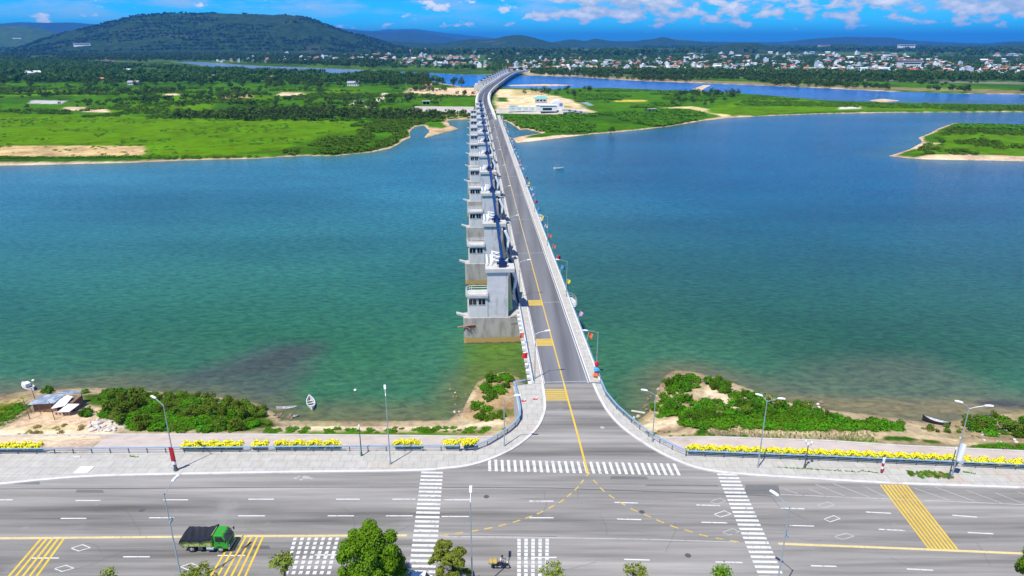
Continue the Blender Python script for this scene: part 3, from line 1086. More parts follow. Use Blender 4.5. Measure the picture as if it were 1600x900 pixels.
# repaired patches and cracks in the asphalt
PATCH = asphalt('patched_asphalt', (0.135, 0.133, 0.130), ROAD_ANG, 0.12)
mb = MB()
for (u0, u1, v0, v1) in ((1165, 1216, 757, 773), (120, 160, 765, 770), (0, 60, 748, 757), (955, 1010, 744, 749), (300, 420, 852, 858), (1010, 1120, 757, 760)):
    mb.sheet(GP([(u0, v0), (u1, v0 + 0.6), (u1 + 3, v1), (u0 - 2, v1 - 0.4)]), 0.0035)
marks('asphalt_patch', mb, PATCH)
q_ = random.Random(77)
mb = MB()
for _ in range(26):
    x, y = q_.uniform(-50, 55), q_.uniform(60.5, 77)
    pts = [Vector((x, y))]
    a = q_.choice((0, 0, 1.5)) + q_.uniform(-0.3, 0.3)
    for _k in range(q_.randint(3, 8)):
        a += q_.uniform(-0.4, 0.4)
        pts.append(pts[-1] + Vector((math.cos(a), math.sin(a))) * q_.uniform(0.5, 1.1))
    if all(abs(p.x) < 65 and 60.3 < p.y < 77.8 for p in pts):
        mb.flat(pts, 0.035, 0.0045)
marks('asphalt_crack', mb, PDK)
mb = MB()
for (u, v) in ((222, 797), (565, 832), (1003, 800), (1420, 812), (760, 776), (1075, 868)):
    c_ = G(u, v).xy
    mb.sheet([c_ + Vector((0.36 * math.cos(k * 0.5236), 0.36 * math.sin(k * 0.5236))) for k in range(12)], 0.0045)
marks('manhole_cover', mb, PDK)

# turning guides, dashed yellow, both sides of the bridge road mouth
dl = [(919, 741), (909.6, 752.7), (901, 763), (889.5, 773.4), (877.4, 783), (861.6, 792), (844, 801), (826, 808), (807, 814.5), (785, 820.5), (763, 825.5), (741, 829.5), (717, 833), (694.7, 836)]
dr = [(930, 753), (941, 765), (955.6, 776), (972, 786.7), (990.8, 797), (1011.6, 806), (1031.6, 814.6), (1053, 823), (1075.8, 829.5), (1099, 836.5), (1125, 842), (1147, 845.6)]
for dsh in (dl, dr):
    pts = GP(dsh)
    for i, p in enumerate(pts):
        a = pts[max(0, i - 1)]
        b = pts[min(len(pts) - 1, i + 1)]
        d = (b - a).normalized()
        mb = MB()
        mb.flat([p - d * 0.5, p + d * 0.5], 0.2, 0.0075)
        marks('turning_line', mb, PYW)


def crosswalk(A, B, n, length, fill=0.52, along=None):
    """bars from A to B, each bar `length` long across the line A-B"""
    a, b = G(*A).xy, G(*B).xy
    d = (b - a) / (n - 1)
    u = along if along is not None else Vector((-d.y, d.x)).normalized()
    wv = d.normalized() * d.length * fill / 2
    mb = MB()
    for i in range(n):
        c_ = a + d * i
        q = [c_ - u * length / 2 - wv, c_ + u * length / 2 - wv, c_ + u * length / 2 + wv, c_ - u * length / 2 + wv]
        mb.sheet(q, LV + 0.002)
    return mb


roadx = Vector((1, -0.0227)).normalized()
brdir = Vector((-0.0549, 0.9985))
marks('crosswalk', crosswalk((675, 738.5), (658.5, 902), 24, 2.95, 0.5, roadx), PW)
marks('crosswalk', crosswalk((1136.5, 741.5), (1206, 902), 25, 2.75, 0.5, roadx), PW)
marks('crosswalk', crosswalk((765, 727), (1057, 733.5), 30, 2.75, 0.45, brdir), PW)


def rumble(top, bot, n, wd, m=PY, tint=True, extra=0):
    (t0, t1), (b0, b1) = top, bot
    if tint:
        mb = MB()
        mb.sheet(GP([t0, t1, b1, b0]), 0.005)
        marks('rumble_tint', mb, PYT)
    mb = MB()
    for i in range(n):
        f = i / (n - 1)
        a = G(t0[0] + (t1[0] - t0[0]) * f, t0[1] + (t1[1] - t0[1]) * f).xy
        b = G(b0[0] + (b1[0] - b0[0]) * f, b0[1] + (b1[1] - b0[1]) * f).xy
        mb.flat([a, b], wd, 0.0095)
    return marks('rumble_strip', mb, m)


rumble(((64, 842), (100, 841.5)), ((10, 905), (54, 905)), 5, 0.27, tint=False)
rumble(((366, 839), (411, 838.5)), ((326, 905), (381, 905)), 6, 0.24, tint=False)
rumble(((1376, 757.5), (1416, 757.5)), ((1452, 858), (1496, 858.5)), 8, 0.20)
# the three cross bands on the bridge side
for (x0, x1, xb0, xb1, v0, v1) in ((850, 882, 852, 888, 609, 625),):
    mb = MB()
    for i in range(6):
        f = i / 5
        v = v0 + (v1 - v0) * f
        mb.flat([G(x0 + (xb0 - x0) * f, v).xy, G(x1 + (xb1 - x1) * f, v).xy], 0.26, 0.009)
    marks('rumble_strip', mb, PY)
    mb = MB()
    mb.sheet(GP([(x0, v0), (x1, v0), (xb1, v1), (xb0, v1)]), 0.005)
    marks('rumble_tint', mb, PYT)

# dotted speed panels
for (t0, t1, b0, b1, nc, nr) in (((461, 842), (527, 842), (444, 912), (510, 912), 7, 10), ((811, 844), (855, 844), (811, 905), (854, 905), 5, 11)):
    mb = MB()
    for i in range(nc):
        for j in range(nr):
            f, g_ = i / (nc - 1), j / (nr - 1)
            v = t0[1] + (b0[1] - t0[1]) * (0.86 * g_ + 0.14 * g_ * g_)
            u = (t0[0] + (t1[0] - t0[0]) * f) * (1 - g_) + (b0[0] + (b1[0] - b0[0]) * f) * g_
            p = G(u, v).xy
            mb.sheet([p + Vector((-0.2, -0.24)), p + Vector((0.2, -0.24)), p + Vector((0.2, 0.24)), p + Vector((-0.2, 0.24))], 0.0085)
    marks('speed_dots', mb, PW)

for (u, v, wd, m_) in ((126, 856, 15, PW), (100, 888, 15, PW), (296, 885, 14, PW), (1129, 803, 13, PW), (1122, 783, 12, PWF), (1142, 831, 13, PWF), (1290, 789, 13, PWF), (1300, 810.5, 12.5, PW), (1319, 838, 15, PWF)):
    pts = GP([(u - wd, v + 0.6), (u - 3, v + 5), (u + wd, v - 0.2), (u + 3, v - 5)])
    mb = MB()
    mb.flat([pts[0], pts[1], pts[2], pts[3], pts[0]], 0.11, LV)
    marks('diamond_marking', mb, m_)

mb = MB()
mb.flat(GP([(1220, 772.5), (1300, 776), (1450, 782), (1600, 788.5), (1800, 797)]), 0.13, LV)
marks('parking_line', mb, PWF)
for a, b in (((1225, 764), (1247, 771.5)), ((1264, 764), (1287, 773)), ((1274, 756.5), (1320, 775)), ((1302, 755.5), (1359, 777)), ((1346, 758), (1386, 777)), ((1427, 762), (1483, 781.5)), ((1461, 761), (1524, 783.5)),
             ((1510, 766), (1565, 786)), ((1555, 770), (1600, 787)), ((1590, 768), (1645, 789))):
    mb = MB()
    seg(mb, G(*a).xy, G(*b).xy, 0.11, LV + 0.002)
    marks('parking_line', mb, PWF)
# worn white splash on the left lane and pale drip at the mouth of the bridge road
mb = MB()
for u, v, a, b in ((462, 747, 5, 1.6), (478, 746, 8, 3), (470, 749.5, 4, 1.2), (486, 747.5, 4, 1.2), (941, 668, 4, 2), (467, 744.5, 3, 1)):
    p = [G(u + a * math.cos(q * 0.785) * rnd.uniform(0.7, 1.1), v + b * math.sin(q * 0.785) * rnd.uniform(0.7, 1.1)).xy for q in range(8)]
    mb.sheet(p, 0.004)
marks('spilled_paint', mb, PWF)

# ------------------------------------------------------------------ railings of the embankment
def railing(line, label, name='railing', step=2.6, planters=True):
    pts3 = resample([Vector((p[0], p[1])) for p in line], step)
    t_ = thing(name, label, 'railing', (pts3[0].x, pts3[0].y, 0.13))
    o0 = Vector((pts3[0].x, pts3[0].y))
    P_ = [Vector((p.x - o0.x, p.y - o0.y)) for p in pts3]
    mb = MB()
    mb.ribbon(P_, 0.30, 0.86, 0.93)
    mb.build('top_rail', [BLUER], t_)
    mb = MB()
    for z in (0.28, 0.55):
        mb.ribbon(P_, 0.05, z - 0.03, z + 0.03)
    mb.build('lower_rail', [STEEL], t_)
    for p in P_[:100]:
        MB().box((p.x, p.y, 0.44), (0.11, 0.11, 0.88)).build('post', [STEEL_D], t_)
    MB().ribbon(P_, 0.36, -0.35, 0.05).build('plinth', [CONC], t_)
    return t_


railing(rail_l[0:5], 'long grey blue railing along the left pavement from the photo edge to the bridge corner')
railing(rail_l[4:], 'grey steel railing around the paved corner left of the bridge mouth', step=2.2)
railing(rail_r[:7], 'grey steel railing curving from the bridge mouth along the right corner', step=2.2)
railing(rail_r[6:], 'long blue grey railing behind the yellow flowers right of the bridge')

# ------------------------------------------------------------------ the barrage bridge
BO = Vector((9.3, 106.3, 0))
BROT = math.atan(0.0549)
BMAT = Matrix.Translation(BO) @ Matrix.Rotation(BROT, 4, 'Z')


def BW(q, s, z=0.0):
    return BMAT @ Vector((q, s, z))


S0, S1 = -1.4, 455.0
bridge = thing('road_bridge', 'long straight two lane concrete road bridge crossing the wide river beside the gate towers', 'bridge', BO, BROT)
mb = MB()
mb.add([(-5.95, S0, -0.02), (5.95, S0, -0.02), (5.95, S1, -0.02), (-5.95, S1, -0.02), (-5.95, S0, -0.45), (5.95, S0, -0.45), (5.95, S1, -0.45), (-5.95, S1, -0.45),
        (-4.2, S0, -1.9), (4.2, S0, -1.9), (4.2, S1, -1.9), (-4.2, S1, -1.9)],
       [(0, 1, 2, 3), (0, 3, 7, 4), (1, 5, 6, 2), (4, 7, 11, 8), (5, 9, 10, 6), (8, 11, 10, 9), (0, 4, 8, 9, 5, 1), (3, 2, 6, 10, 11, 7)])
mb.build('deck', [CONC], bridge)
nseg = 12
MB().sheet([(-4, S0), (4, S0), (4, S1), (-4, S1)], 0.004).build('carriageway', [ASPH_B], bridge)
BKERB = mat('bridge_kerb_concrete', (0.66, 0.65, 0.64), 0.8, 0.08, 1.0, grime=(0.42, 0.40, 0.38), gscale=0.6, glo=0.6, ghi=0.85)
for sg in (-1, 1):
    MB().box((sg * 4.86, (S0 + S1) / 2, 0.065), (1.42, S1 - S0, 0.17)).build('walkway', [SW], bridge)
    MB().box((sg * 4.07, (S0 + S1) / 2, 0.085), (0.16, S1 - S0, 0.20)).build('kerb', [BKERB], bridge)
    p = MB().box((sg * 5.76, (S0 + S1) / 2, 0.25), (0.36, S1 - S0, 0.54)).build('parapet', [BKERB], bridge)
    mb = MB()
    for z in (0.78, 1.05):
        mb.box((sg * 5.78, (S0 + S1) / 2, z), (0.08, S1 - S0, 0.07))
    s = S0 + 1
    while s < S1:
        mb.box((sg * 5.78, s, 0.78), (0.07, 0.10, 0.52))
        s += 2.5
    mb.build('hand_rail', [BLUER], p)
mb = MB()
mb.box((3.72, (S0 + S1) / 2, 0.006), (0.14, S1 - S0, 0.004))
mb.box((-3.80, (S0 + S1) / 2, 0.006), (0.12, S1 - S0, 0.004))
mb.build('edge_line', [PW], bridge)
# yellow centre line: solid, a little left of the middle, carried on to the road mouth
MB().box((-0.5, (S0 + S1) / 2, 0.0095), (0.17, S1 - S0, 0.004)).build('centre_line', [PYF], bridge)
mb = MB()
a_ = BW(-0.5, S0)
mb.flat([a_.xy] + [G(u, v).xy for u, v in ((889, 630), (901.5, 675), (913, 719), (918, 739))], 0.27, 0.0095)
marks('centre_line', mb, PY)
mb = MB()
mb.box((-0.5, 33, 0.0125), (0.20, 66, 0.003))
mb.build('centre_line', [PY], bridge)
# cross bands in the left lane
for v in (473, 535):
    c_ = G(845, v)
    s = (BMAT.inverted() @ c_).y
    MB().box((-2.15, s, 0.0115), (3.15, 3.3 if v > 500 else 2.8, 0.003)).build('rumble_tint', [PYT], bridge)
    mb = MB()
    for k in range(6):
        mb.box((-2.15, s - 1.5 + k * 0.6, 0.0165), (3.1, 0.3, 0.004))
    mb.build('rumble_strip', [PY], bridge)
s = -0.8
while s < S1:
    MB().box((0, s, 0.009), (7.9, 0.18, 0.004)).build('expansion_joint', [PWF], bridge)
    s += 38.3
comb = [(-5.97, S0)]
s = S0 + 0.5
while s < S1 - 2:
    comb += [(-6.02, s), (-6.58, s), (-6.58, s + 0.9), (-6.02, s + 0.9)]
    s += 2.4
comb += [(-5.97, S1)]
MB().prism(comb, -0.7, -0.13).build('edge_brackets', [BKERB], bridge)
# rounded viewing bays on both sides
for sg, s in ((-1, 37.5), (1, 37.0), (-1, 152), (1, 114)):
    poly = [(sg * 5.9, s - 3.6), (sg * 6.7, s - 2.8), (sg * 7.15, s - 1.2), (sg * 7.15, s + 1.2), (sg * 6.7, s + 2.8), (sg * 5.9, s + 3.6)]
    b = MB().prism(poly, -0.9, 0.13).build('viewing_bay', [CONC_W], bridge)
    mb = MB()
    for z in (0.55, 1.05):
        mb.path([(p_[0], p_[1], z) for p_ in poly], 0.05, 6)
    for p_ in poly:
        mb.tube((p_[0], p_[1], 0.1), (p_[0], p_[1], 1.08), 0.045)
    mb.build('bay_rail', [STEEL], b)

# ------------------------------------------------------------------ piers of the gate line with tower and control cabin
PIERM = bpy.data.materials.new('pier_concrete')
PIERM.use_nodes = True
t = NT(PIERM.node_tree)
bs = t.n['Principled BSDF']
g = t.node('ShaderNodeNewGeometry')
sp = t.node('ShaderNodeSeparateXYZ')
t.l.new(g.outputs['Position'], sp.inputs[0])
nz = t.noise(t.vscale(g.outputs['Position'], (1, 1, 0.25)), 0.9, 6, 0.65)
c = t.mix(t.ramp(nz, 0.4, 0.72), (0.44, 0.41, 0.36), (0.27, 0.24, 0.20))
zz = t.math('ADD', sp.outputs[2], t.math('MULTIPLY_ADD', nz, 1.2, -0.6))
c = t.mix(t.ramp(zz, -5.3, -5.7), c, (0.46, 0.30, 0.10))       # algae and silt line left by the river
c = t.mix(t.ramp(zz, -6.5, -6.85), c, (0.16, 0.11, 0.045))
t.l.new(c, bs.inputs['Base Color'])
bs.inputs['Roughness'].default_value = 0.85
TOWM = mat('tower_concrete', (0.58, 0.575, 0.57), 0.8, 0.14, 0.4, stretch=(1, 1, 2.5), grime=(0.30, 0.285, 0.26), gscale=1.2, glo=0.48, ghi=0.80, gst=(1, 1, 0.2))


def make_pier():
    root = thing('gate_pier', 'x', 'pier', BW(-10, 0), BROT)
    X0 = -10.0                                        # local q = bridge q + 10
    mb = MB()
    out = [(-8.1, -1.5), (-7.6, -1.75), (3.6, -1.75), (4.6, -1.75), (4.6, 1.75), (-7.6, 1.75), (-8.1, 1.5)]
    mb.prism(out, -9.5, -0.9)
    b = mb.build('base', [PIERM], root, bevel=0.05)
    mb = MB()                                         # shoulder carrying the deck
    mb.add([(2.2, -1.8, -2.6), (4.95, -1.8, -1.92), (2.2, -1.8, -1.95), (2.2, 1.8, -2.6), (4.95, 1.8, -1.92), (2.2, 1.8, -1.95)],
           [(0, 1, 2), (5, 4, 3), (0, 3, 4, 1), (1, 4, 5, 2), (2, 5, 3, 0)])
    mb.add([(2.0, -1.8, -0.9), (3.7, -1.8, -0.9), (3.7, -1.8, 0.0), (2.0, 1.8, -0.9), (3.7, 1.8, -0.9), (3.7, 1.8, 0.0)],
           [(0, 1, 2), (5, 4, 3), (0, 3, 4, 1), (1, 4, 5, 2), (2, 5, 3, 0)])
    mb.build('shoulder', [PIERM], root)
    mb = MB()
    mb.add([(-9.6, -0.5, -0.55), (-7.4, -0.5, -1.3), (-7.0, -0.5, -0.88), (-9.6, -0.5, -0.2), (-9.6, 0.5, -0.55), (-7.4, 0.5, -1.3), (-7.0, 0.5, -0.88), (-9.6, 0.5, -0.2)],
           [(0, 1, 2, 3), (7, 6, 5, 4), (0, 4, 5, 1), (1, 5, 6, 2), (2, 6, 7, 3), (3, 7, 4, 0)])
    mb.build('corbel', [CONC_W], root)
    MB().box((-0.6, 0.0, 4.2), (4.4, 3.0, 10.2)).build('tower', [TOWM], root, bevel=0.04)
    cp = MB().box((-0.1, 0.1, 9.72), (6.2, 3.9, 0.85)).build('tower_cap', [CONC_W], root, bevel=0.04)
    # control cabin with a rounded left corner
    def dshape(x0, x1, y0, y1, r):
        pts = [(x1, y0), (x1, y1)]
        for k in range(5):
            a = math.pi / 2 + k * math.pi / 8
            pts.append((x0 + r + r * math.cos(a), y1 - r + r * math.sin(a)))
        for k in range(5):
            a = math.pi + k * math.pi / 8
            pts.append((x0 + r + r * math.cos(a), y0 + r + r * math.sin(a)))
        return pts
    cab = MB().prism(dshape(-7.15, -2.83, -1.6, 1.6, 0.5), -0.9, 3.75).build('control_cabin', [WHITEC], root)
    MB().prism(dshape(-7.5, -2.7, -1.95, 1.95, 1.3), 3.75, 4.25).build('roof_slab', [CONC], cab)
    for x, wd in ((-6.0, 1.75), (-4.05, 1.6)):
        wn_ = MB().box((x, -1.58, 2.75), (wd, 0.12, 1.45)).build('window', [GLASSD], cab)
        mb = MB()
        for e in (-0.5, 0.0, 0.5):
            mb.box((x + e * (wd - 0.06), -1.66, 2.75), (0.06, 0.05, 1.5))
        mb.box((x, -1.66, 3.46), (wd, 0.05, 0.07))
        mb.box((x, -1.66, 2.03), (wd, 0.05, 0.07))
        mb.build('window_frame', [WHITEP], wn_)
    MB().box((-7.13, 0, 2.75), (0.12, 1.9, 1.45)).build('window', [GLASSD], cab)
    mb = MB()
    ring = dshape(-7.4, -2.8, -1.85, 1.85, 1.2)
    for z in (4.75, 5.25):
        mb.path([(p[0], p[1], z) for p in ring[1:] + ring[:1]], 0.045, 5)
    for p in ring:
        mb.tube((p[0], p[1], 4.25), (p[0], p[1], 5.27), 0.04, n=5)
    mb.build('roof_rail', [WHITEP], cab)
    mb = MB()
    for k in range(12):
        mb.box((-2.98, -1.56, -0.5 + 0.55 * k), (0.34, 0.06, 0.05))
    mb.box((-3.15, -1.57, 2.2), (0.05, 0.05, 6.2))
    mb.box((-2.81, -1.57, 2.2), (0.05, 0.05, 6.2))
    mb.build('ladder', [STEEL], root)
    # hoist machine on the cap
    mb = MB()
    mb.box((0.35, -0.1, 10.9), (1.3, 2.0, 1.45))
    mb.box((0.35, 0.2, 11.85), (0.75, 1.1, 0.5))
    mb.tube((-0.75, -0.2, 10.95), (1.5, -0.2, 10.95), 0.38, n=12)
    mb.build('hoist_drive', [BLUEM], cp, bevel=0.04)
    return root


def make_span():
    """lifting girder with the white lattice and the gate arms between two towers"""
    root = thing('lifting_girder', 'x', 'girder', BW(-10, 0), BROT)
    L = 38.3
    MB().box((0.5, L / 2, 10.95), (0.62, L - 2.2, 0.85)).build('box_girder', [BLUEM], root, bevel=0.03)
    mb = MB()
    for x in (-2.75, -1.85):
        mb.tube((x, 0.6, 10.5), (x, 8.5, 10.0), 0.26, n=10)
    n = 5
    for k in range(n):
        y0, y1 = 1.6 + k * 1.5, 1.6 + (k + 1) * 1.5
        mb.bar((-1.5 if k % 2 else 0.1, y0, 10.75), (0.1 if k % 2 else -1.5, y1, 10.75), 0.26, 0.22)
    mb.bar((-1.55, 1.5, 10.75), (-1.55, 9.2, 10.75), 0.22, 0.22)
    mb.bar((0.9, 1.4, 10.6), (3.1, 8.5, 6.5), 0.55, 0.5)
    mb.build('lattice', [WHITEP], root)
    # gate: curved leaf in the water, two white arms
    mb = MB()
    pts = []
    for k in range(9):
        a = R(-38 + k * 9)
        pts.append((1.2 + 3.0 * math.cos(a) * 1.0, 0, 1.0 + 9.0 * math.sin(a) - 2.0))
    for (p, q_) in zip(pts[:-1], pts[1:]):
        mb.add([(p[0], 2.0, p[2]), (q_[0], 2.0, q_[2]), (q_[0], L - 2.0, q_[2]), (p[0], L - 2.0, p[2])], [(0, 1, 2, 3)])
        mb.add([(p[0] - 0.35, 2.0, p[2]), (q_[0] - 0.35, 2.0, q_[2]), (q_[0] - 0.35, L - 2.0, q_[2]), (p[0] - 0.35, L - 2.0, p[2])], [(3, 2, 1, 0)])
    mb.build('gate_leaf', [mat('gate_steel', (0.12, 0.13, 0.10), 0.6, 0.4, 0.8, grime=(0.22, 0.16, 0.07), gscale=0.4)], root)
    for y in (3.2, L - 3.2):
        mb = MB()
        mb.bar((2.6, y, 8.6), (3.6, y, 6.2), 0.7, 0.7)
        mb.bar((3.6, y, 6.2), (3.0, y, 3.0), 0.7, 0.6)
        mb.bar((3.0, y, 3.0), (3.9, y, 0.2), 0.7, 0.5)
        mb.build('gate_arm', [WHITEP], root, bevel=0.06)
        MB().tube((2.4, y + 0.5, 9.2), (2.9, y + 0.2, 2.6), 0.28, n=10).build('hydraulic_cylinder', [BLUEM], root)
    return root


pier0 = make_pier()
span0 = make_span()
PS = [33.0 + 38.3 * k for k in range(12)]
ordn = ['nearest', 'second', 'third', 'fourth', 'fifth', 'sixth', 'seventh', 'eighth', 'ninth', 'tenth', 'eleventh', 'farthest']
for k, s in enumerate(PS):
    lab = 'concrete gate pier with tower and windowed cabin, %s from the near bank' % ordn[k]
    loc = BW(-10, s)
    if k == 0:
        pier0.location = loc
        tag(pier0, lab, 'pier', 'gate piers along the bridge')
    else:
        copy_tree(pier0, loc, BROT, lab, 'gate piers along the bridge')
    if k < 11:
        lab = 'navy lifting girder with white lattice, %s span from the near bank, between gate towers' % ordn[k]
        if k == 10:
            lab = 'navy lifting girder with white lattice between the two farthest gate towers'
        if k == 0:
            span0.location = loc
            tag(span0, lab, 'girder', 'lifting girders between the gate towers')
        else:
            copy_tree(span0, loc, BROT, lab, 'lifting girders between the gate towers')

# bushy debris caught on the first pier
mb = MB()
for k in range(14):
    a = rnd.uniform(-0.6, 0.9)
    p = Vector((-6.4 + rnd.uniform(-0.8, 0.8), -1.8, -2.6 + rnd.uniform(-0.4, 0.3)))
    mb.tube(p, p + Vector((math.sin(a) * 1.2, -0.35, -abs(math.cos(a)) * 1.3)), 0.05, 0.02, 5)
dr_ = mb.build('dead_branches', [BARK])
dr_.location = BW(-10, PS[0])
dr_.rotation_euler = (0, 0, BROT)
tag(dr_, 'dark dead branches caught on the river face of the nearest gate pier', 'branches')
mb = MB()
mb.tube((-9.3, -1.9, -2.9), (-5.6, -1.95, -2.35), 0.16, 0.10, 7)
mb.tube((-8.0, -1.9, -2.6), (-6.6, -2.2, -3.3), 0.1, 0.06, 6)
lg = mb.build('driftwood_log', [mat('red_driftwood', (0.42, 0.20, 0.13), 0.9, 0.3, 3)])
lg.location = BW(-10, PS[0])
lg.rotation_euler = (0, 0, BROT)
tag(lg, 'reddish driftwood log lodged against the nearest gate pier', 'log')

# ------------------------------------------------------------------ road behind the bridge and the second, curving bridge
cl = [(762.5, 188), (758, 172), (754.5, 158), (756, 147), (764, 137.5), (776, 129), (790, 119.5), (801, 114), (812, 111.3), (822, 110.8)]
cpts = smooth_line(GP(cl, 0.0), 8)
j = 26
app = cpts[:j + 1]
far = cpts[j:]
o = MB().ribbon(app, 15.0, -7.5, -0.05).build('causeway', [mat('causeway_concrete', (0.60, 0.58, 0.55), 0.85, 0.1, 0.1)])
structure(o)
structure(MB().flat(app, 10.5, 0.02).build('approach_road', [ASPH_D], o))
mb = MB()
for f in (-0.12, 4.9, -4.9):
    mb.flat([p for p in offset_line(app, f)], 0.35, 0.05)
structure(mb.build('lane_line', [PW], o))
for sgn in (-1, 1):
    structure(MB().ribbon(offset_line(app, sgn * 6.0), 1.0, -0.04, 0.9).build('parapet', [BKERB], o))
sb = thing('curving_bridge', 'far curving road bridge over the second river channel behind the island', 'bridge', (far[0].x, far[0].y, 0))
o0 = far[0].copy()
fl = [p - o0 for p in far]
MB().ribbon(fl, 13.5, -2.6, 0.0).build('deck', [CONC], sb)
MB().flat(fl, 9.5, 0.05).build('carriageway', [ASPH_D], sb)
for sgn in (-1, 1):
    MB().ribbon(offset_line(fl, sgn * 6.4), 0.9, 0.0, 1.3).build('parapet', [BKERB], sb)
for p, q_ in zip(resample(fl, 45)[1:-1], resample(fl, 45)[2:]):
    d = (q_ - p).normalized()
    MB().box((p.x, p.y, -5.3), (12.0, 3.0, 5.4), rot=math.atan2(d.y, d.x) + math.pi / 2).build('pier', [CONC], sb)
# its own line of gate towers, each a thing
tw0 = None
left = resample(offset_line(far, 16.0), 44)
for k, p in enumerate(left[3:14]):
    lab = 'small white gate tower beside the far curving bridge over the second channel'
    if tw0 is None:
        tw0 = thing('gate_tower', lab, 'tower', (p.x, p.y, 0), 0.0, 'gate towers of the far curving bridge')
        MB().box((0, 0, -4), (16, 3.4, 10)).build('base', [CONC_W], tw0)
        tt = MB().box((2, 0, 3.0), (5, 3.4, 4.2)).build('tower', [CONC_W], tw0)
        MB().box((2.2, 0, 5.6), (8, 4.4, 1.0)).build('tower_cap', [CONC_W], tt)
        MB().box((-4.5, 0, 2.0), (4.5, 3.4, 2.4)).build('control_cabin', [WHITEC], tw0)
        MB().box((2.2, 0, 7.0), (2.0, 3.0, 1.8)).build('hoist_drive', [BLUEM], tt)
        tw0.rotation_euler = (0, 0, -0.25)
    else:
        copy_tree(tw0, (p.x, p.y, 0), -0.25 - 0.03 * k)

# ------------------------------------------------------------------ street lamps
def lamp_mesh(root, H, arm, ax, tilt=0.5, double=False, r=0.10, paint_=None):
    pm = paint_ or STEEL
    mb = MB()
    mb.tube((0, 0, 0), (0, 0, 0.5), r * 1.9, r * 1.6, 10)
    mb.tube((0, 0, 0.5), (0, 0, H), r * 1.15, r * 0.62, 10)
    mb.build('pole', [pm], root)
    for sg in ((1, -1) if double else (1,)):
        d = Vector((ax[0], ax[1], 0)).normalized() * sg
        L = arm if sg == 1 else arm * 0.55
        mb = MB()
        a, b, c_ = Vector((0, 0, H - 0.25)), Vector((0, 0, H + 0.1)) + d * L * 0.4, Vector((0, 0, H + tilt)) + d * L
        mb.path([a, b, c_], r * 0.55, 7)
        ar = mb.build('arm', [pm], root)
        hd = MB()
        p0, p1 = c_ - d * 0.1, c_ + d * 0.85 + Vector((0, 0, 0.12))
        hd.bar(p0, p1, 0.28, 0.13)
        hd.bar(p0 + d * 0.1 + Vector((0, 0, 0.09)), p1 - d * 0.25 + Vector((0, 0, 0.07)), 0.22, 0.08)
        hd.build('lamp_head', [WHITEP], ar, bevel=0.03)


def street_lamp(u, v, H, arm, ax, label, double=False, r=0.082, z=0.13, group=None, loc=None):
    p = loc if loc is not None else G(u, v, z)
    o = thing('street_lamp', label, 'street lamp', (p.x, p.y, z), 0, group)
    lamp_mesh(o, H, arm, ax, 0.5, double, r)
    return o


# paired lamps along the bridge
lampR = thing('street_lamp', 'x', 'street lamp', BW(5.45, 0, 0.15), BROT, 'lamps along the right side of the bridge')
lamp_mesh(lampR, 8.6, 1.9, (-1, -0.05), 0.3, False, 0.085)
lampL = thing('street_lamp', 'x', 'street lamp', BW(-5.3, 0, 0.15), BROT, 'lamps along the left side of the bridge')
lamp_mesh(lampL, 8.6, 1.7, (1, 0.05), 0.3, False, 0.085)
for k in range(11):
    s = -1.5 + 42.0 * k
    s = max(s, 0.3)
    for sg, pr, side in ((1, lampR, 'right'), (-1, lampL, 'left')):
        lab = 'slim single arm lamp, %s from the near bank on the %s bridge walkway' % (ordn[k], side)
        loc = BW(5.35 * sg, s, 0.15)
        if k == 0:
            pr.location = loc
            pr['label'] = lab
        else:
            copy_tree(pr, loc, BROT, lab)

lp = street_lamp(275, 735, 10.2, 1.5, (-0.9, 0.5), 'tall grey lamp carrying a red banner on the left pavement')
mb = MB()
mb.box((0, 0, 0.9), (0.30, 0.30, 1.5))
mb.tube((0, 0, 0.13), (0, 0, 0.35), 0.33, 0.26, 10)
mb.build('base_sleeve', [STEEL_D], lp)
lp2 = street_lamp(610, 725, 10.6, 1.1, (-0.2, 0.9), 'tall plain grey lamp without banner at the left kerb near the crossing')
street_lamp(788, 697, 7.7, 1.5, (1, 0.0), 'single arm lamp on the paved corner left of the bridge mouth')
street_lamp(1019, 690, 7.8, 1.3, (-1, 0.1), 'single arm lamp on the curved pavement right of the bridge mouth')
street_lamp(1184, 730, 10.4, 1.3, (1, -0.4), 'tall two headed lamp behind the flowers right of the right crossing', True)
lp5 = street_lamp(1487, 745, 10.6, 1.7, (0.9, -0.3), 'tall two headed lamp with white cloth beside the grass patch', True)
# lamps of the near pavement, feet just outside the picture
NP = mat('near_lamp_paint', (0.40, 0.47, 0.50), 0.4, 0.1, 2, metal=0.2)
lpA = street_lamp(0, 0, 12.0, 1.4, (0.25, 0.9), 'near lamp in front of the green dump truck', loc=Vector((G(283, 925).x, 58.1, 0)), z=0.14)
lpB = street_lamp(0, 0, 11.7, 1.0, (-0.02, 1.0), 'near lamp right of the left zebra crossing above the motorcycle', loc=Vector((G(739, 925).x, 57.0, 0)), z=0.14)
lpC = street_lamp(0, 0, 12.0, 1.4, (-0.5, 0.6), 'near lamp beside the right zebra crossing', loc=Vector((G(1201, 925).x, 56.0, 0)), z=0.14)
for l_ in (lpA, lpC):
    mb = MB()
    mb.box((0.18, 0.0, 8.6), (0.10, 0.7, 0.28))
    mb.tube((0, 0, 8.4), (0.22, 0.15, 9.0), 0.05)
    mb.build('side_bracket', [STEEL], l_)

# banners and low garden lamps
CLOTH_R = mat('red_cloth', (0.42, 0.02, 0.025), 0.8, 0.2, 3)
CLOTH_W = mat('white_cloth', (0.75, 0.77, 0.82), 0.8, 0.1, 3)


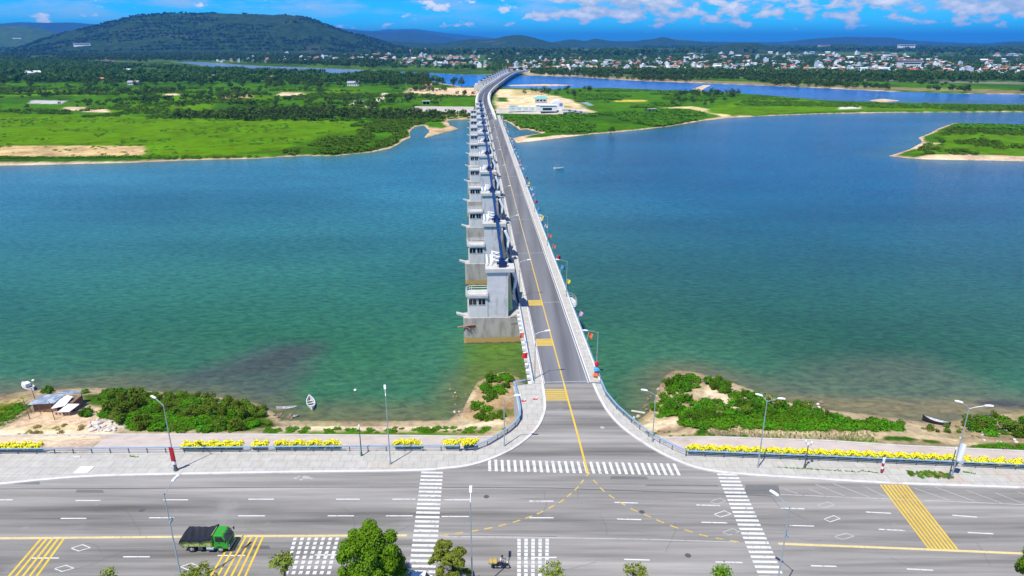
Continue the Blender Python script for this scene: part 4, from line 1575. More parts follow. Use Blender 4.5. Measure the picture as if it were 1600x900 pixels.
def cloth(w_, h_, n=6, amp=0.08, seed=0):
    """a slightly rippled panel with thickness, in the x-z plane hanging from z=0"""
    r_ = random.Random(seed)
    mb = MB()
    ph = r_.uniform(0, 6)
    vs = []
    for j in range(n + 1):
        for i in range(n + 1):
            x = w_ * i / n
            vs.append((x, amp * math.sin(ph + 5 * i / n + 1.5 * j / n) * (i / n), -h_ * j / n - 0.06 * (i / n)))
    m = len(vs)
    vs += [(a, b + 0.015, c_) for a, b, c_ in vs]
    fs = []
    for j in range(n):
        for i in range(n):
            k = j * (n + 1) + i
            fs.append((k, k + 1, k + n + 2, k + n + 1))
            fs.append((m + k, m + k + n + 1, m + k + n + 2, m + k + 1))
    return mb.add(vs, fs)


b_ = cloth(0.62, 2.2, seed=1)
o = b_.build('red_banner', [CLOTH_R])
o.location = (lp.location.x - 0.32, lp.location.y - 0.16, 3.9)
tag(o, 'dark red banner tied to the tall lamp on the left pavement', 'banner')
o = cloth(0.5, 0.5, seed=4).build('banner', [CLOTH_W])
o.location = (lp.location.x - 0.25, lp.location.y - 0.17, 1.68)
tag(o, 'small white notice under the red banner on the lamp', 'banner')
o = cloth(0.7, 2.6, seed=2, amp=0.15).build('cloth_banner', [CLOTH_W])
o.location = (lp5.location.x - 0.05, lp5.location.y - 0.15, 5.4)
tag(o, 'pale white cloth hanging on the lamp beside the grass patch', 'banner')


def garden_lamp(u, v, H, label, three=True, green=False):
    p = G(u, v, 0.13)
    o = thing('garden_lamp', label, 'garden lamp', (p.x, p.y, 0.13))
    pm = mat('green_post_paint', (0.03, 0.16, 0.11), 0.5, 0.2, 2) if green else STEEL_D
    mb = MB()
    mb.tube((0, 0, 0), (0, 0, 0.6), 0.17, 0.13, 10)
    mb.tube((0, 0, 0.6), (0, 0, H), 0.09, 0.06, 8)
    if three:
        for a in (0, 2.1, 4.2):
            mb.path([(0, 0, H - 0.1), (0.35 * math.cos(a), 0.35 * math.sin(a), H - 0.15), (0.42 * math.cos(a), 0.42 * math.sin(a), H + 0.1)], 0.03, 5)
    mb.build('post', [pm], o)
    for a in ((0, 2.1, 4.2) if three else (0,)):
        rr = 0.42 if three else 0.0
        m_ = MB()
        c_ = Vector((rr * math.cos(a), rr * math.sin(a), H + 0.3))
        for k in range(4):
            z0, z1 = -0.2 + k * 0.1, -0.1 + k * 0.1
            m_.tube(c_ + Vector((0, 0, z0)), c_ + Vector((0, 0, z1)), math.sqrt(max(0.002, 0.042 - z0 * z0)), math.sqrt(max(0.002, 0.042 - z1 * z1)), 10)
        m_.build('globe', [WHITEP], o, smooth=True)
    return o


garden_lamp(1257, 731, 3.7, 'low three globe lamp among the yellow flowers on the right')
garden_lamp(1482, 748, 4.4, 'low dark globe lamp next to the tall lamp by the grass patch', False)
garden_lamp(565, 712, 4.5, 'slim green lamp post in front of the left railing', False, True)
# red and white banded sign post by the right flowers
p = G(1377, 739, 0.13)
o = thing('banner_post', 'thin post wrapped in red and white bands among the right yellow flowers', 'post', (p.x, p.y, 0.13))
MB().tube((0, 0, 0), (0, 0, 2.9), 0.06, 0.05, 8).build('post', [STEEL_D], o)
for k, m_ in enumerate((CLOTH_R, CLOTH_W, CLOTH_R, CLOTH_W, CLOTH_W)):
    MB().tube((0, 0, 0.25 + k * 0.45), (0, 0, 0.62 + k * 0.45), 0.17, 0.15, 10).build('band', [m_], o)
# small kerb-side bits
p = G(744, 890, 0)
o = thing('utility_cabinet', 'green utility cabinet at the foot of the near lamp', 'cabinet', (G(741, 922).x + 0.1, 56.6, 0.14))
mb = MB().box((0, 0, 0.75), (0.75, 0.55, 1.5))
mb.build('case', [mat('cabinet_green', (0.06, 0.14, 0.11), 0.5, 0.2, 3)], o, bevel=0.03)
MB().box((0, 0, 1.55), (0.85, 0.65, 0.08)).build('lid', [STEEL], o)
p = G(131, 734.5, 0.13)
o = MB().prism([(p.x - 1.0, p.y - 0.75), (p.x + 0.9, p.y - 0.6), (p.x + 1.05, p.y + 0.7), (p.x - 0.8, p.y + 0.75)], 0.12, 0.21).build('drain_cover', [WHITEP])
tag(o, 'pale concrete drain cover lying on the left pavement', 'drain cover')
o = MB().prism([(0, 0), (1.2, 0.1), (0.9, 0.5), (0.1, 0.45)], 0, 0.12).build('concrete_slab', [CONC_W])
p = G(115, 714, 0.13)
o.location = (p.x, p.y - 0.4, 0.13)
tag(o, 'small pale slab lying at the foot of the left railing', 'slab')

# ------------------------------------------------------------------ festival flags on the bridge parapets
FLAGC = {'red': (0.62, 0.02, 0.02), 'orange': (0.75, 0.16, 0.05), 'yellow': (0.75, 0.62, 0.03), 'sky blue': (0.08, 0.38, 0.70), 'pink': (0.75, 0.42, 0.60), 'white': (0.72, 0.74, 0.74)}
fproto = {}


def flag(colr, loc, side, k, sg, label):
    key = (colr, sg)
    grp = 'festival flags along the %s parapet' % side
    if key not in fproto:
        o = thing('flag', label, 'flag', loc, BROT, grp)
        MB().tube((0, 0, 0), (sg * 0.45, 0, 2.3), 0.028, 0.02, 6).build('flag_pole', [WHITEP], o)
        c_ = cloth(0.95, 1.05, seed=len(fproto), amp=0.22)
        ob = c_.build('flag_cloth', [mat(colr.replace(' ', '_') + '_flag', FLAGC[colr], 0.8, 0.12, 4)], o)
        ob.location = (sg * 0.43, 0, 2.2)
        ob.rotation_euler = (R(10), R(14 * sg), R(-25 if sg > 0 else 205))
        fproto[key] = o
        return o
    return copy_tree(fproto[key], loc, BROT + rnd.uniform(-0.5, 0.5), label, grp)


seqR = [(14, 'orange'), (25, 'pink'), (45.5, 'yellow'), (56, 'sky blue'), (65, 'red'), (75, 'orange')]
s = 86
cyc = ['orange', 'white', 'yellow', 'sky blue', 'red', 'pink', 'white', 'yellow', 'red', 'sky blue', 'white', 'orange']
i = 0
while s < 430:
    seqR.append((s, cyc[i % 12]))
    s += 11.3
    i += 1
seqL = [(5.5, 'red'), (14.5, 'orange'), (46, 'yellow'), (62, 'sky blue'), (70, 'red'), (83, 'red')]
s = 95
while s < 430:
    seqL.append((s, cyc[(i + 3) % 12]))
    s += 14.7
    i += 1
for seq, sg, side in ((seqR, 1, 'right'), (seqL, -1, 'left')):
    for k, (s, c_) in enumerate(seq):
        cnt = [q for q in seq if q[1] == c_]
        nth = cnt.index((s, c_))
        lab = '%s cloth flag, %s of that colour from the near end of the %s parapet' % (c_,  ['first', 'second', 'third', 'fourth', 'fifth', 'sixth', 'seventh', 'eighth'][nth], side)
        flag(c_, BW(sg * 5.75, s, 0.5), side, k, sg, lab)
# the tall cluster at the right-hand bridge head: red, blue and orange lobes on one pole
hc = thing('flag_cluster', 'stacked red, blue and orange cloths around the first right bridge lamp', 'decoration', BW(5.35, 0.3, 0.15), BROT)
for k, (c_, z, r_) in enumerate((('red', 2.6, 0.34), ('sky blue', 1.6, 0.50), ('orange', 0.6, 0.50))):
    mb = MB()
    n = 10
    for lay_ in range(3):
        z0, z1 = z - 0.5 + lay_ * 0.33, z - 0.5 + (lay_ + 1) * 0.33
        ra = (r_ * (0.75, 1.0, 0.8)[lay_], r_ * (1.0, 0.8, 0.35)[lay_])
        vs, fs = [], []
        for zz_, rr in ((z0, ra[0]), (z1, ra[1])):
            for q in range(n):
                a = 2 * math.pi * q / n
                j_ = 1 + 0.22 * math.sin(3 * a + k * 2 + lay_)
                vs.append((rr * j_ * math.cos(a), rr * j_ * math.sin(a), zz_))
        fs = [(q, (q + 1) % n, n + (q + 1) % n, n + q) for q in range(n)] + [tuple(range(n - 1, -1, -1)), tuple(range(n, 2 * n))]
        mb.add(vs, fs)
    mb.build('cloth_%s' % ('red' if k == 0 else 'blue' if k == 1 else 'orange'), [mat(c_.replace(' ', '_') + '_flag', FLAGC[c_], 0.8, 0.12, 4)], hc)
# barrier feet on the corner pavement
RED = mat('red_plastic', (0.55, 0.03, 0.03), 0.5, 0.15, 3)
for (u, v, lab) in ((818, 627, 'small red plastic marker lying on the paved corner left of the bridge'), (836, 624, 'orange and white barrier foot by the kerb at the yellow band')):
    p = G(u, v, 0.13)
    o = thing('road_marker', lab, 'road marker', (p.x, p.y, 0.13))
    MB().box((0, 0, 0.06), (0.7, 0.35, 0.12)).build('foot', [RED], o, bevel=0.02)
    MB().tube((0.15, 0, 0.1), (0.35, 0.1, 0.5), 0.07, 0.05, 8).build('stub', [WHITEP], o)

# ------------------------------------------------------------------ green dump truck
def wheel(parent, x, y, r, wd, name='wheel', sgn=1):
    w_ = thing_part(name, parent, (x, y, r))
    mb = MB()
    n = 20
    prof = [(r * 0.62, -wd / 2), (r * 0.93, -wd / 2), (r, -wd * 0.32), (r, wd * 0.32), (r * 0.93, wd / 2), (r * 0.62, wd / 2)]
    vs = []
    for k in range(n):
        a = 2 * math.pi * k / n
        for rr, yy in prof:
            vs.append((rr * math.cos(a), yy, rr * math.sin(a)))
    fs = []
    m = len(prof)
    for k in range(n):
        for j_ in range(m):
            fs.append((k * m + j_, k * m + (j_ + 1) % m, ((k + 1) % n) * m + (j_ + 1) % m, ((k + 1) % n) * m + j_))
    mb.add(vs, fs)
    mb.build('tyre', [TYRE], w_)
    mb = MB()
    mb.tube((0, -sgn * wd * 0.34, 0), (0, sgn * wd * 0.36, 0), r * 0.64, r * 0.60, 18)
    mb.tube((0, sgn * wd * 0.36, 0), (0, sgn * wd * 0.52, 0), r * 0.26, r * 0.2, 12)
    mb.build('rim', [RIM], w_)
    return w_


def thing_part(name, parent, loc):
    o = bpy.data.objects.new(name, None)
    o.empty_display_size = 0.2
    COL.objects.link(o)
    o.parent = parent
    o.location = loc
    return o


TYRE = mat('tyre_rubber', (0.02, 0.02, 0.02), 0.85, 0.3, 5)
RIM = mat('rim_grey', (0.42, 0.42, 0.40), 0.55, 0.2, 5, grime=(0.2, 0.16, 0.12), gscale=4)
GREENP = mat('green_truck_paint', (0.025, 0.30, 0.020), 0.4, 0.15, 1.5, spec=0.45, grime=(0.16, 0.17, 0.09), gscale=2.6, glo=0.50, ghi=0.8)
GREENW = mat('weathered_green_bed', (0.26, 0.36, 0.06), 0.6, 0.35, 2.0, grime=(0.50, 0.46, 0.22), gscale=2.2, glo=0.46, ghi=0.66)
BLACKC = mat('black_tarpaulin', (0.016, 0.017, 0.022), 0.65, 0.4, 1.2, bump=0.3, bscale=5)
BLACKP = mat('black_plastic', (0.02, 0.02, 0.02), 0.5, 0.2, 3)
pt = G(329, 854.5, 0)
TR = thing('dump_truck', 'green dump truck with black tarpaulin over its bed driving right on the road', 'truck', (pt.x, pt.y, 0.0), -0.02)
mb = MB()
for y in (-0.42, 0.42):
    mb.box((-0.2, y, 0.72), (5.4, 0.12, 0.2))
mb.box((2.2, 0, 0.7), (0.5, 1.7, 0.2))
mb.box((-2.9, 0, 0.7), (0.12, 1.9, 0.16))
mb.tube((-1.8, -0.85, 0.5), (-1.8, 0.85, 0.5), 0.1)
mb.tube((1.85, -0.85, 0.5), (1.85, 0.85, 0.5), 0.09)
mb.build('chassis', [STEEL_D], TR)
# bed: open tray with ribs
mb = MB()
bx0, bx1, bw = -3.05, 0.95, 1.12
mb.box(((bx0 + bx1) / 2, 0, 0.98), (bx1 - bx0, 2 * bw, 0.12))
for y in (-bw, bw):
    mb.box(((bx0 + bx1) / 2, y, 1.48), (bx1 - bx0, 0.08, 1.0))
    for k in range(6):
        mb.box((bx0 + 0.25 + k * 0.72, y * 1.035, 1.46), (0.1, 0.08, 0.96))
    mb.box(((bx0 + bx1) / 2, y * 1.04, 1.96), (bx1 - bx0, 0.12, 0.1))
mb.box((bx0, 0, 1.45), (0.08, 2 * bw, 0.95))
mb.box((bx1, 0, 1.7), (0.1, 2 * bw, 1.5))
mb.build('bed', [GREENW], TR, bevel=0.015)
MB().box((bx1 + 0.03, -0.72, 1.55), (0.22, 0.5, 1.5)).build('bed_front_post', [GREENP], TR, bevel=0.03)
# tarpaulin: sagging sheet over a heap with wall-like edges
nx, ny = 26, 12
vs, fs = [], []
r_ = random.Random(3)
for i_ in range(nx + 1):
    for j_ in range(ny + 1):
        fx, fy = i_ / nx, j_ / ny * 2 - 1
        x = bx0 - 0.06 + (bx1 - bx0 + 0.16) * fx
        e = min(1.0, abs(fy) / (1 - 2 / ny))
        y = math.copysign(e * (bw + 0.15), fy)
        hang = abs(fy) > 0.98
        z = 2.10 + 0.06 * math.sin(fx * 13) * (1 - e) - 0.16 * (1 - e * e) * math.sin(math.pi * fx) + 0.03 * math.sin(fx * 31 + fy * 4)
        z += 0.42 * max(0, fx - 0.72) / 0.28 * (0.7 + 0.3 * e)
        if hang:
            z -= 0.34 + 0.07 * math.sin(fx * 22) + 0.05 * math.sin(fx * 41)
            y = math.copysign(bw + 0.20, fy)
        if i_ == 0:
            z -= 0.55
            x -= 0.05
        vs.append((x, y, z))
for i_ in range(nx):
    for j_ in range(ny):
        k = i_ * (ny + 1) + j_
        fs.append((k, k + ny + 1, k + ny + 2, k + 1))
o = MB().add(vs, fs).build('tarpaulin', [BLACKC], TR)
sm = o.modifiers.new('solid', 'SOLIDIFY')
sm.thickness = 0.03
# cab
mb = MB()
prof = [(1.12, 0.62), (1.12, 2.42), (1.22, 2.52), (2.28, 2.52), (2.46, 2.42), (2.86, 1.62), (2.94, 1.5), (2.96, 0.62)]
vs = [(x, -1.04 + (0.09 if z > 1.7 else 0), z) for x, z in prof] + [(x, 1.04 - (0.09 if z > 1.7 else 0), z) for x, z in prof]
n = len(prof)
mb.add(vs, [tuple(range(n)), tuple(range(2 * n - 1, n - 1, -1))] + [(i_, n + i_, n + (i_ + 1) % n, (i_ + 1) % n) for i_ in range(n)])
cabt = mb.build('cab', [GREENP], TR, bevel=0.05)
mb = MB()
mb.add([(2.50, -0.86, 2.38), (2.50, 0.86, 2.38), (2.88, 0.92, 1.66), (2.88, -0.92, 1.66)], [(0, 3, 2, 1)])
o = mb.build('windscreen', [mat('sky_glass', (0.02, 0.035, 0.05), 0.05, 0.1, 1, spec=0.9)], cabt)
sm = o.modifiers.new('solid', 'SOLIDIFY')
sm.thickness = 0.03
sm.offset = 1
for sg in (-1, 1):
    mb = MB()
    y = sg * 1.0
    mb.add([(1.42, y * 0.965, 2.30), (2.28, y * 0.965, 2.30), (2.58, y * 1.015, 1.66), (1.42, y * 1.015, 1.66)], [(0, 1, 2, 3) if sg > 0 else (3, 2, 1, 0)])
    o = mb.build('side_window', [GLASSD], cabt)
    sm = o.modifiers.new('solid', 'SOLIDIFY')
    sm.thickness = 0.06
    sm.offset = 0
    MB().bar((2.6, sg * 1.0, 2.0), (2.85, sg * 1.30, 2.05), 0.04, 0.04).box((2.86, sg * 1.32, 1.92), (0.08, 0.2, 0.4)).build('wing_mirror', [BLACKP], cabt)
    MB().box((2.97, sg * 0.78, 0.95), (0.08, 0.3, 0.24)).build('headlight', [mat('lamp_glass', (0.75, 0.75, 0.70), 0.15, 0.05, 3)], cabt, bevel=0.02)
    MB().box((1.85, sg * 1.055, 1.45), (0.22, 0.03, 0.05)).build('door_handle', [BLACKP], cabt)
    MB().tube((2.35, sg * 0.55, 2.5), (2.35, sg * 0.55, 2.66), 0.07, 0.05, 10).build('roof_marker', [RED], cabt)
    mb = MB()
    for k in range(7):
        a0, a1 = R(10 + k * 23), R(10 + (k + 1) * 23)
        mb.bar((1.9 + 0.58 * math.cos(a0), sg * 0.92, 0.5 + 0.58 * math.sin(a0)), (1.9 + 0.58 * math.cos(a1), sg * 0.92, 0.5 + 0.58 * math.sin(a1)), 0.34, 0.04)
    mb.build('mudguard', [GREENP], TR)
    mb = MB()
    for k in range(6):
        a0, a1 = R(20 + k * 24), R(20 + (k + 1) * 24)
        mb.bar((-1.8 + 0.62 * math.cos(a0), sg * 0.86, 0.5 + 0.62 * math.sin(a0)), (-1.8 + 0.62 * math.cos(a1), sg * 0.86, 0.5 + 0.62 * math.sin(a1)), 0.5, 0.04)
    mb.build('mudguard', [BLACKP], TR)
    MB().box((-2.98, sg * 0.7, 0.78), (0.06, 0.3, 0.12)).build('tail_light', [RED], TR)
    wheel(TR, 1.9, sg * 0.90, 0.48, 0.27, 'wheel', sg)
    wheel(TR, -1.8, sg * 0.84, 0.48, 0.46, 'wheel', sg)
MB().box((3.02, 0, 0.62), (0.14, 2.1, 0.28)).build('bumper', [mat('bumper_grey', (0.30, 0.32, 0.30), 0.5)], TR, bevel=0.03)
MB().box((2.975, 0, 1.15), (0.04, 1.2, 0.3)).build('grille', [BLACKP], cabt)
MB().tube((0.2, -0.95, 0.62), (1.1, -0.95, 0.62), 0.26, n=14).build('fuel_tank', [STEEL], TR)
MB().box((-0.6, -0.98, 0.65), (0.6, 0.24, 0.4)).build('tool_box', [STEEL_D], TR, bevel=0.02)
MB().box((1.03, -0.55, 1.2), (0.16, 0.5, 1.0)).build('air_intake', [BLACKP], TR)

TR.scale = (0.9, 0.9, 0.92)
TR.location.x -= 0.1
# ------------------------------------------------------------------ white car at the lower edge
px_ = G(664, 895, 0)
CAR = thing('parked_car', 'white car with dark windows at the lower end of the left zebra crossing', 'car', (-10.6, 58.35, 0), R(180) - 0.02)
WCAR = mat('white_car_paint', (0.80, 0.80, 0.80), 0.25, 0.04, 1, spec=0.6)
mb = MB()
prof = [(-2.05, 0.30), (-2.1, 0.62), (-2.0, 0.86), (-1.1, 0.92), (0.9, 0.92), (1.85, 0.78), (2.08, 0.55), (2.05, 0.28)]
n = len(prof)
vs = [(x, -0.84, z) for x, z in prof] + [(x, 0.84, z) for x, z in prof]
mb.add(vs, [tuple(range(n)), tuple(range(2 * n - 1, n - 1, -1))] + [(i_, n + i_, n + (i_ + 1) % n, (i_ + 1) % n) for i_ in range(n)])
body = mb.build('body', [WCAR], CAR, bevel=0.06)
mb = MB()
prof = [(-1.75, 0.90), (-1.35, 1.42), (0.15, 1.46), (0.95, 0.90)]
vs = [(x, -0.76 + (0.12 if z > 1 else 0), z) for x, z in prof] + [(x, 0.76 - (0.12 if z > 1 else 0), z) for x, z in prof]
n = 4
mb.add(vs, [tuple(range(n)), tuple(range(2 * n - 1, n - 1, -1))] + [(i_, n + i_, n + (i_ + 1) % n, (i_ + 1) % n) for i_ in range(n)])
MB_ = mb.build('glasshouse', [GLASSD], CAR, bevel=0.03)
MB().box((-0.6, 0, 1.47), (1.5, 1.26, 0.06)).build('roof', [WCAR], CAR, bevel=0.025)
for sg in (-1, 1):
    MB().bar((-0.5, sg * 0.74, 0.93), (-0.5, sg * 0.65, 1.46), 0.07, 0.07).bar((-1.35, sg * 0.66, 1.42), (-1.8, sg * 0.76, 0.92), 0.08, 0.08).bar((0.15, sg * 0.66, 1.45), (0.95, sg * 0.77, 0.92), 0.06, 0.06).build('window_pillars', [WCAR], CAR)
    for x in (-1.3, 1.3):
        wheel(CAR, x, sg * 0.74, 0.31, 0.2, 'wheel', sg)
    MB().box((2.02, sg * 0.6, 0.62), (0.1, 0.34, 0.14)).build('headlight', [MATS['lamp_glass']], body)
    MB().box((-2.05, sg * 0.62, 0.72), (0.1, 0.3, 0.14)).build('tail_light', [RED], body)
    MB().box((0.62, sg * 0.92, 0.98), (0.12, 0.18, 0.13)).build('wing_mirror', [WCAR], CAR, bevel=0.02)

# ------------------------------------------------------------------ motorcycle, load and rider
pm_ = G(784, 888, 0)
MC = thing('motorcycle', 'dark motorcycle driving right past the dotted speed panel on the near lane', 'motorcycle', (pm_.x, pm_.y, 0), -0.02)
for x in (-0.62, 0.66):
    wheel(MC, x, 0, 0.29, 0.09, 'wheel', 1)
mb = MB()
mb.bar((-0.62, 0, 0.29), (-0.15, 0, 0.42), 0.12, 0.08)
mb.bar((-0.15, 0, 0.42), (0.5, 0, 0.80), 0.10, 0.10)
mb.bar((-0.7, 0, 0.66), (0.1, 0, 0.60), 0.20, 0.14)
mb.bar((0.66, 0.07, 0.29), (0.48, 0.07, 0.92), 0.04, 0.04)
mb.bar((0.66, -0.07, 0.29), (0.48, -0.07, 0.92), 0.04, 0.04)
mb.box((0.02, 0, 0.40), (0.36, 0.24, 0.26))
mb.build('frame', [STEEL_D], MC, bevel=0.015)
MB().box((-0.28, 0, 0.76), (0.72, 0.27, 0.10)).build('seat', [BLACKP], MC, bevel=0.03)
MB().box((0.24, 0, 0.72), (0.34, 0.24, 0.2)).build('fuel_tank', [mat('dark_red_paint', (0.16, 0.01, 0.02), 0.3)], MC, bevel=0.05)
mb = MB()
mb.path([(0.38, -0.34, 1.02), (0.46, -0.12, 0.96), (0.46, 0.12, 0.96), (0.38, 0.34, 1.02)], 0.02, 7)
hb = mb.build('handlebar', [STEEL_D], MC)
for sg in (-1, 1):
    MB().bar((0.42, sg * 0.25, 1.0), (0.46, sg * 0.30, 1.2), 0.02, 0.02).box((0.45, sg * 0.31, 1.22), (0.03, 0.12, 0.08)).build('mirror', [BLACKP], hb)
MB().tube((0.52, 0, 0.86), (0.66, 0, 0.84), 0.10, 0.08, 12).build('headlight', [MATS['lamp_glass']], MC)
MB().bar((-0.1, -0.14, 0.34), (-0.75, -0.16, 0.40), 0.07, 0.07).build('exhaust', [RIM], MC)
SACK = mat('straw_sack', (0.42, 0.30, 0.09), 0.9, 0.3, 5, bump=0.4, bscale=18, objspace=True)


def blob(rx, ry, rz, seed=0, amp=0.08):
    bm = bmesh.new()
    bmesh.ops.create_icosphere(bm, subdivisions=3, radius=1.0)
    r_ = random.Random(seed)
    ph = [r_.uniform(0, 6) for _ in range(3)]
    for v in bm.verts:
        k = 1 + amp * (math.sin(3 * v.co.x + ph[0]) + math.sin(4 * v.co.y + ph[1]) + math.sin(3.3 * v.co.z + ph[2])) / 2
        z = v.co.z
        v.co = Vector((v.co.x * rx, v.co.y * ry, max(-0.75, z) * rz)) * k
    me = bpy.data.meshes.new('blob')
    bm.to_mesh(me)
    bm.free()
    for p_ in me.polygons:
        p_.use_smooth = True
    return me


for k, (x, lab) in enumerate(((-0.72, 'yellow brown sack on the motorcycle rack just behind the rider'), (-1.17, 'rearmost yellow brown sack overhanging the motorcycle tail'))):
    me = blob(0.30, 0.42, 0.26, k)
    me.materials.append(SACK)
    o = bpy.data.objects.new('sack', me)
    COL.objects.link(o)
    o.location = (pm_.x + x, pm_.y, 1.02 - 0.05 * k)
    tag(o, lab, 'sack', 'sacks on the motorcycle')
rk = MB()
rk.box((-0.95, 0, 0.79), (0.95, 0.5, 0.05))
rk.bar((-0.66, 0.1, 0.6), (-1.3, 0.1, 0.78), 0.04, 0.04)
rk.bar((-0.66, -0.1, 0.6), (-1.3, -0.1, 0.78), 0.04, 0.04)
rk.build('rack', [STEEL_D], MC)


def skin_chain(name, verts, edges, radii, mats_, parent, sub=2):
    me = bpy.data.meshes.new(name)
    me.from_pydata(verts, edges, [])
    o = bpy.data.objects.new(name, me)
    COL.objects.link(o)
    o.parent = parent
    me.skin_vertices.new() if hasattr(me.skin_vertices, 'new') and not me.skin_vertices else None
    sk = o.modifiers.new('skin', 'SKIN')
    if not me.skin_vertices:
        bpy.context.view_layer.objects.active = o
    if me.skin_vertices:
        lay_ = me.skin_vertices[0].data
        for i_, r_ in enumerate(radii):
            lay_[i_].radius = r_ if isinstance(r_, tuple) else (r_, r_)
        lay_[0].use_root = True
    sb_ = o.modifiers.new('sub', 'SUBSURF')
    sb_.levels = sb_.render_levels = sub
    for m_ in mats_:
        me.materials.append(m_)
    return o


SKIN = mat('skin', (0.36, 0.20, 0.12), 0.6, 0.08, 8)
SHIRT = mat('pale_blue_shirt', (0.55, 0.62, 0.72), 0.8, 0.12, 8)
TROU = mat('dark_trousers', (0.02, 0.025, 0.05), 0.85, 0.2, 8)
RD = thing('person', 'rider in a pale blue shirt and dark trousers seated on the motorcycle', 'person', (pm_.x - 0.02, pm_.y, 0), -0.02)
# body: pelvis, spine, neck, head, two legs; one continuous skinned figure
V_ = [(-0.16, 0, 0.88), (-0.13, 0, 1.05), (-0.06, 0, 1.26), (0.0, 0, 1.40), (0.03, 0, 1.50), (0.06, 0, 1.60), (0.08, 0, 1.70),
      (-0.12, 0.11, 0.86), (0.26, 0.19, 0.80), (0.08, 0.18, 0.42), (0.20, 0.18, 0.36),
      (-0.12, -0.11, 0.86), (0.26, -0.19, 0.80), (0.08, -0.18, 0.42), (0.20, -0.18, 0.36),
      (-0.02, 0.19, 1.37), (0.12, 0.27, 1.16), (0.36, 0.30, 1.06), (-0.02, -0.19, 1.37), (0.12, -0.27, 1.16), (0.36, -0.30, 1.06)]
E_ = [(0, 1), (1, 2), (2, 3), (3, 4), (4, 5), (5, 6), (0, 7), (7, 8), (8, 9), (9, 10), (0, 11), (11, 12), (12, 13), (13, 14), (3, 15), (15, 16), (16, 17), (3, 18), (18, 19), (19, 20)]
R_ = [(0.15, 0.13), (0.15, 0.12), (0.17, 0.12), (0.14, 0.10), 0.055, 0.10, 0.095, 0.095, 0.07, 0.05, 0.04, 0.095, 0.07, 0.05, 0.04, 0.075, 0.05, 0.038, 0.075, 0.05, 0.038]
skin_chain('body', V_, E_, R_, [SKIN], RD)
skin_chain('shirt', [V_[1], V_[2], V_[3], V_[15], V_[16], V_[18], V_[19]], [(0, 1), (1, 2), (2, 3), (3, 4), (2, 5), (5, 6)], [(0.185, 0.155), (0.2, 0.15), (0.16, 0.12), 0.095, 0.065, 0.095, 0.065], [SHIRT], RD)
skin_chain('trousers', [V_[0], V_[7], V_[8], V_[9], V_[11], V_[12], V_[13]], [(0, 1), (1, 2), (2, 3), (0, 4), (4, 5), (5, 6)], [(0.175, 0.15), 0.115, 0.09, 0.065, 0.115, 0.09, 0.065], [TROU], RD)
for sg in (-1, 1):
    h0 = Vector((0.36, sg * 0.30, 1.06))
    for k in range(5):
        b0 = h0 + Vector((0.03, sg * (-0.03 + 0.018 * k), 0.0))
        ln = (0.045, 0.075, 0.082, 0.076, 0.06)[k]
        skin_chain('finger', [h0, b0, b0 + Vector((ln * 0.7, 0, 0.004)), b0 + Vector((ln * 0.8, 0, -0.035))], [(0, 1), (1, 2), (2, 3)], [0.02, 0.010, 0.009, 0.008], [SKIN], RD, 1)
me = blob(0.135, 0.125, 0.13, 5, 0.02)
me.materials.append(mat('helmet_shell', (0.03, 0.03, 0.035), 0.25, 0.1, 3))
o = bpy.data.objects.new('helmet', me)
COL.objects.link(o)
o.parent = RD
o.location = (0.06, 0, 1.70)
mb = MB()
for sg in (-1, 1):
    mb.tube((0.150, sg * 0.036, 1.645), (0.163, sg * 0.036, 1.645), 0.014, 0.010, 8)
mb.bar((0.155, 0, 1.645), (0.182, 0, 1.61), 0.025, 0.02)
mb.bar((0.150, -0.025, 1.578), (0.150, 0.025, 1.578), 0.016, 0.010)
mb.build('face', [SKIN], RD)

# ------------------------------------------------------------------ boats
def boat(name, L, W, H, hull, inner, label, p, rz, group=None, benches=3, z=WZ):
    o = thing(name, label, 'boat', (p.x, p.y, z), rz, group)
    n, m = 17, 6
    def sec(i_):
        f = i_ / (n - 1) * 2 - 1
        w_ = W / 2 * max(0.03, (1 - abs(f) ** 2.4))
        sh = H * (1 + 0.75 * f * f)
        return f * L / 2, w_, sh
    for nm, sc_, inset, mt in (('hull', 1.0, 0.0, hull), ('interior', 0.88, 0.07, inner)):
        vs, fs = [], []
        for i_ in range(n):
            x, w_, sh = sec(i_)
            for j_ in range(2 * m + 1):
                a = (j_ - m) / m
                vs.append((x * (1 if nm == 'hull' else 0.95), w_ * sc_ * math.sin(a * math.pi / 2), -0.22 + inset + (sh + 0.22 - inset * 1.2) * (abs(a) ** 2.2)))
        k = 2 * m + 1
        for i_ in range(n - 1):
            for j_ in range(2 * m):
                q = (i_ * k + j_, i_ * k + j_ + 1, (i_ + 1) * k + j_ + 1, (i_ + 1) * k + j_)
                fs.append(q if nm == 'interior' else q[::-1])
        MB().add(vs, fs).build(nm, [mt], o, smooth=True)
    mb = MB()
    for sg in (-1, 1):
        pts = []
        for i_ in range(n):
            x, w_, sh = sec(i_)
            pts.append(Vector((x, sg * w_ * 0.97, sh)))
        for a, b in zip(pts[:-1], pts[1:]):
            mb.bar(a, b, 0.10, 0.06)
    mb.build('gunwale', [hull], o)
    for k in range(benches):
        f = (k + 1) / (benches + 1) * 2 - 1
        MB().box((f * L / 2 * 0.8, 0, H * 0.72), (0.24, W * (1 - abs(f) ** 2) * 0.9, 0.05)).build('bench', [inner], o)
    return o


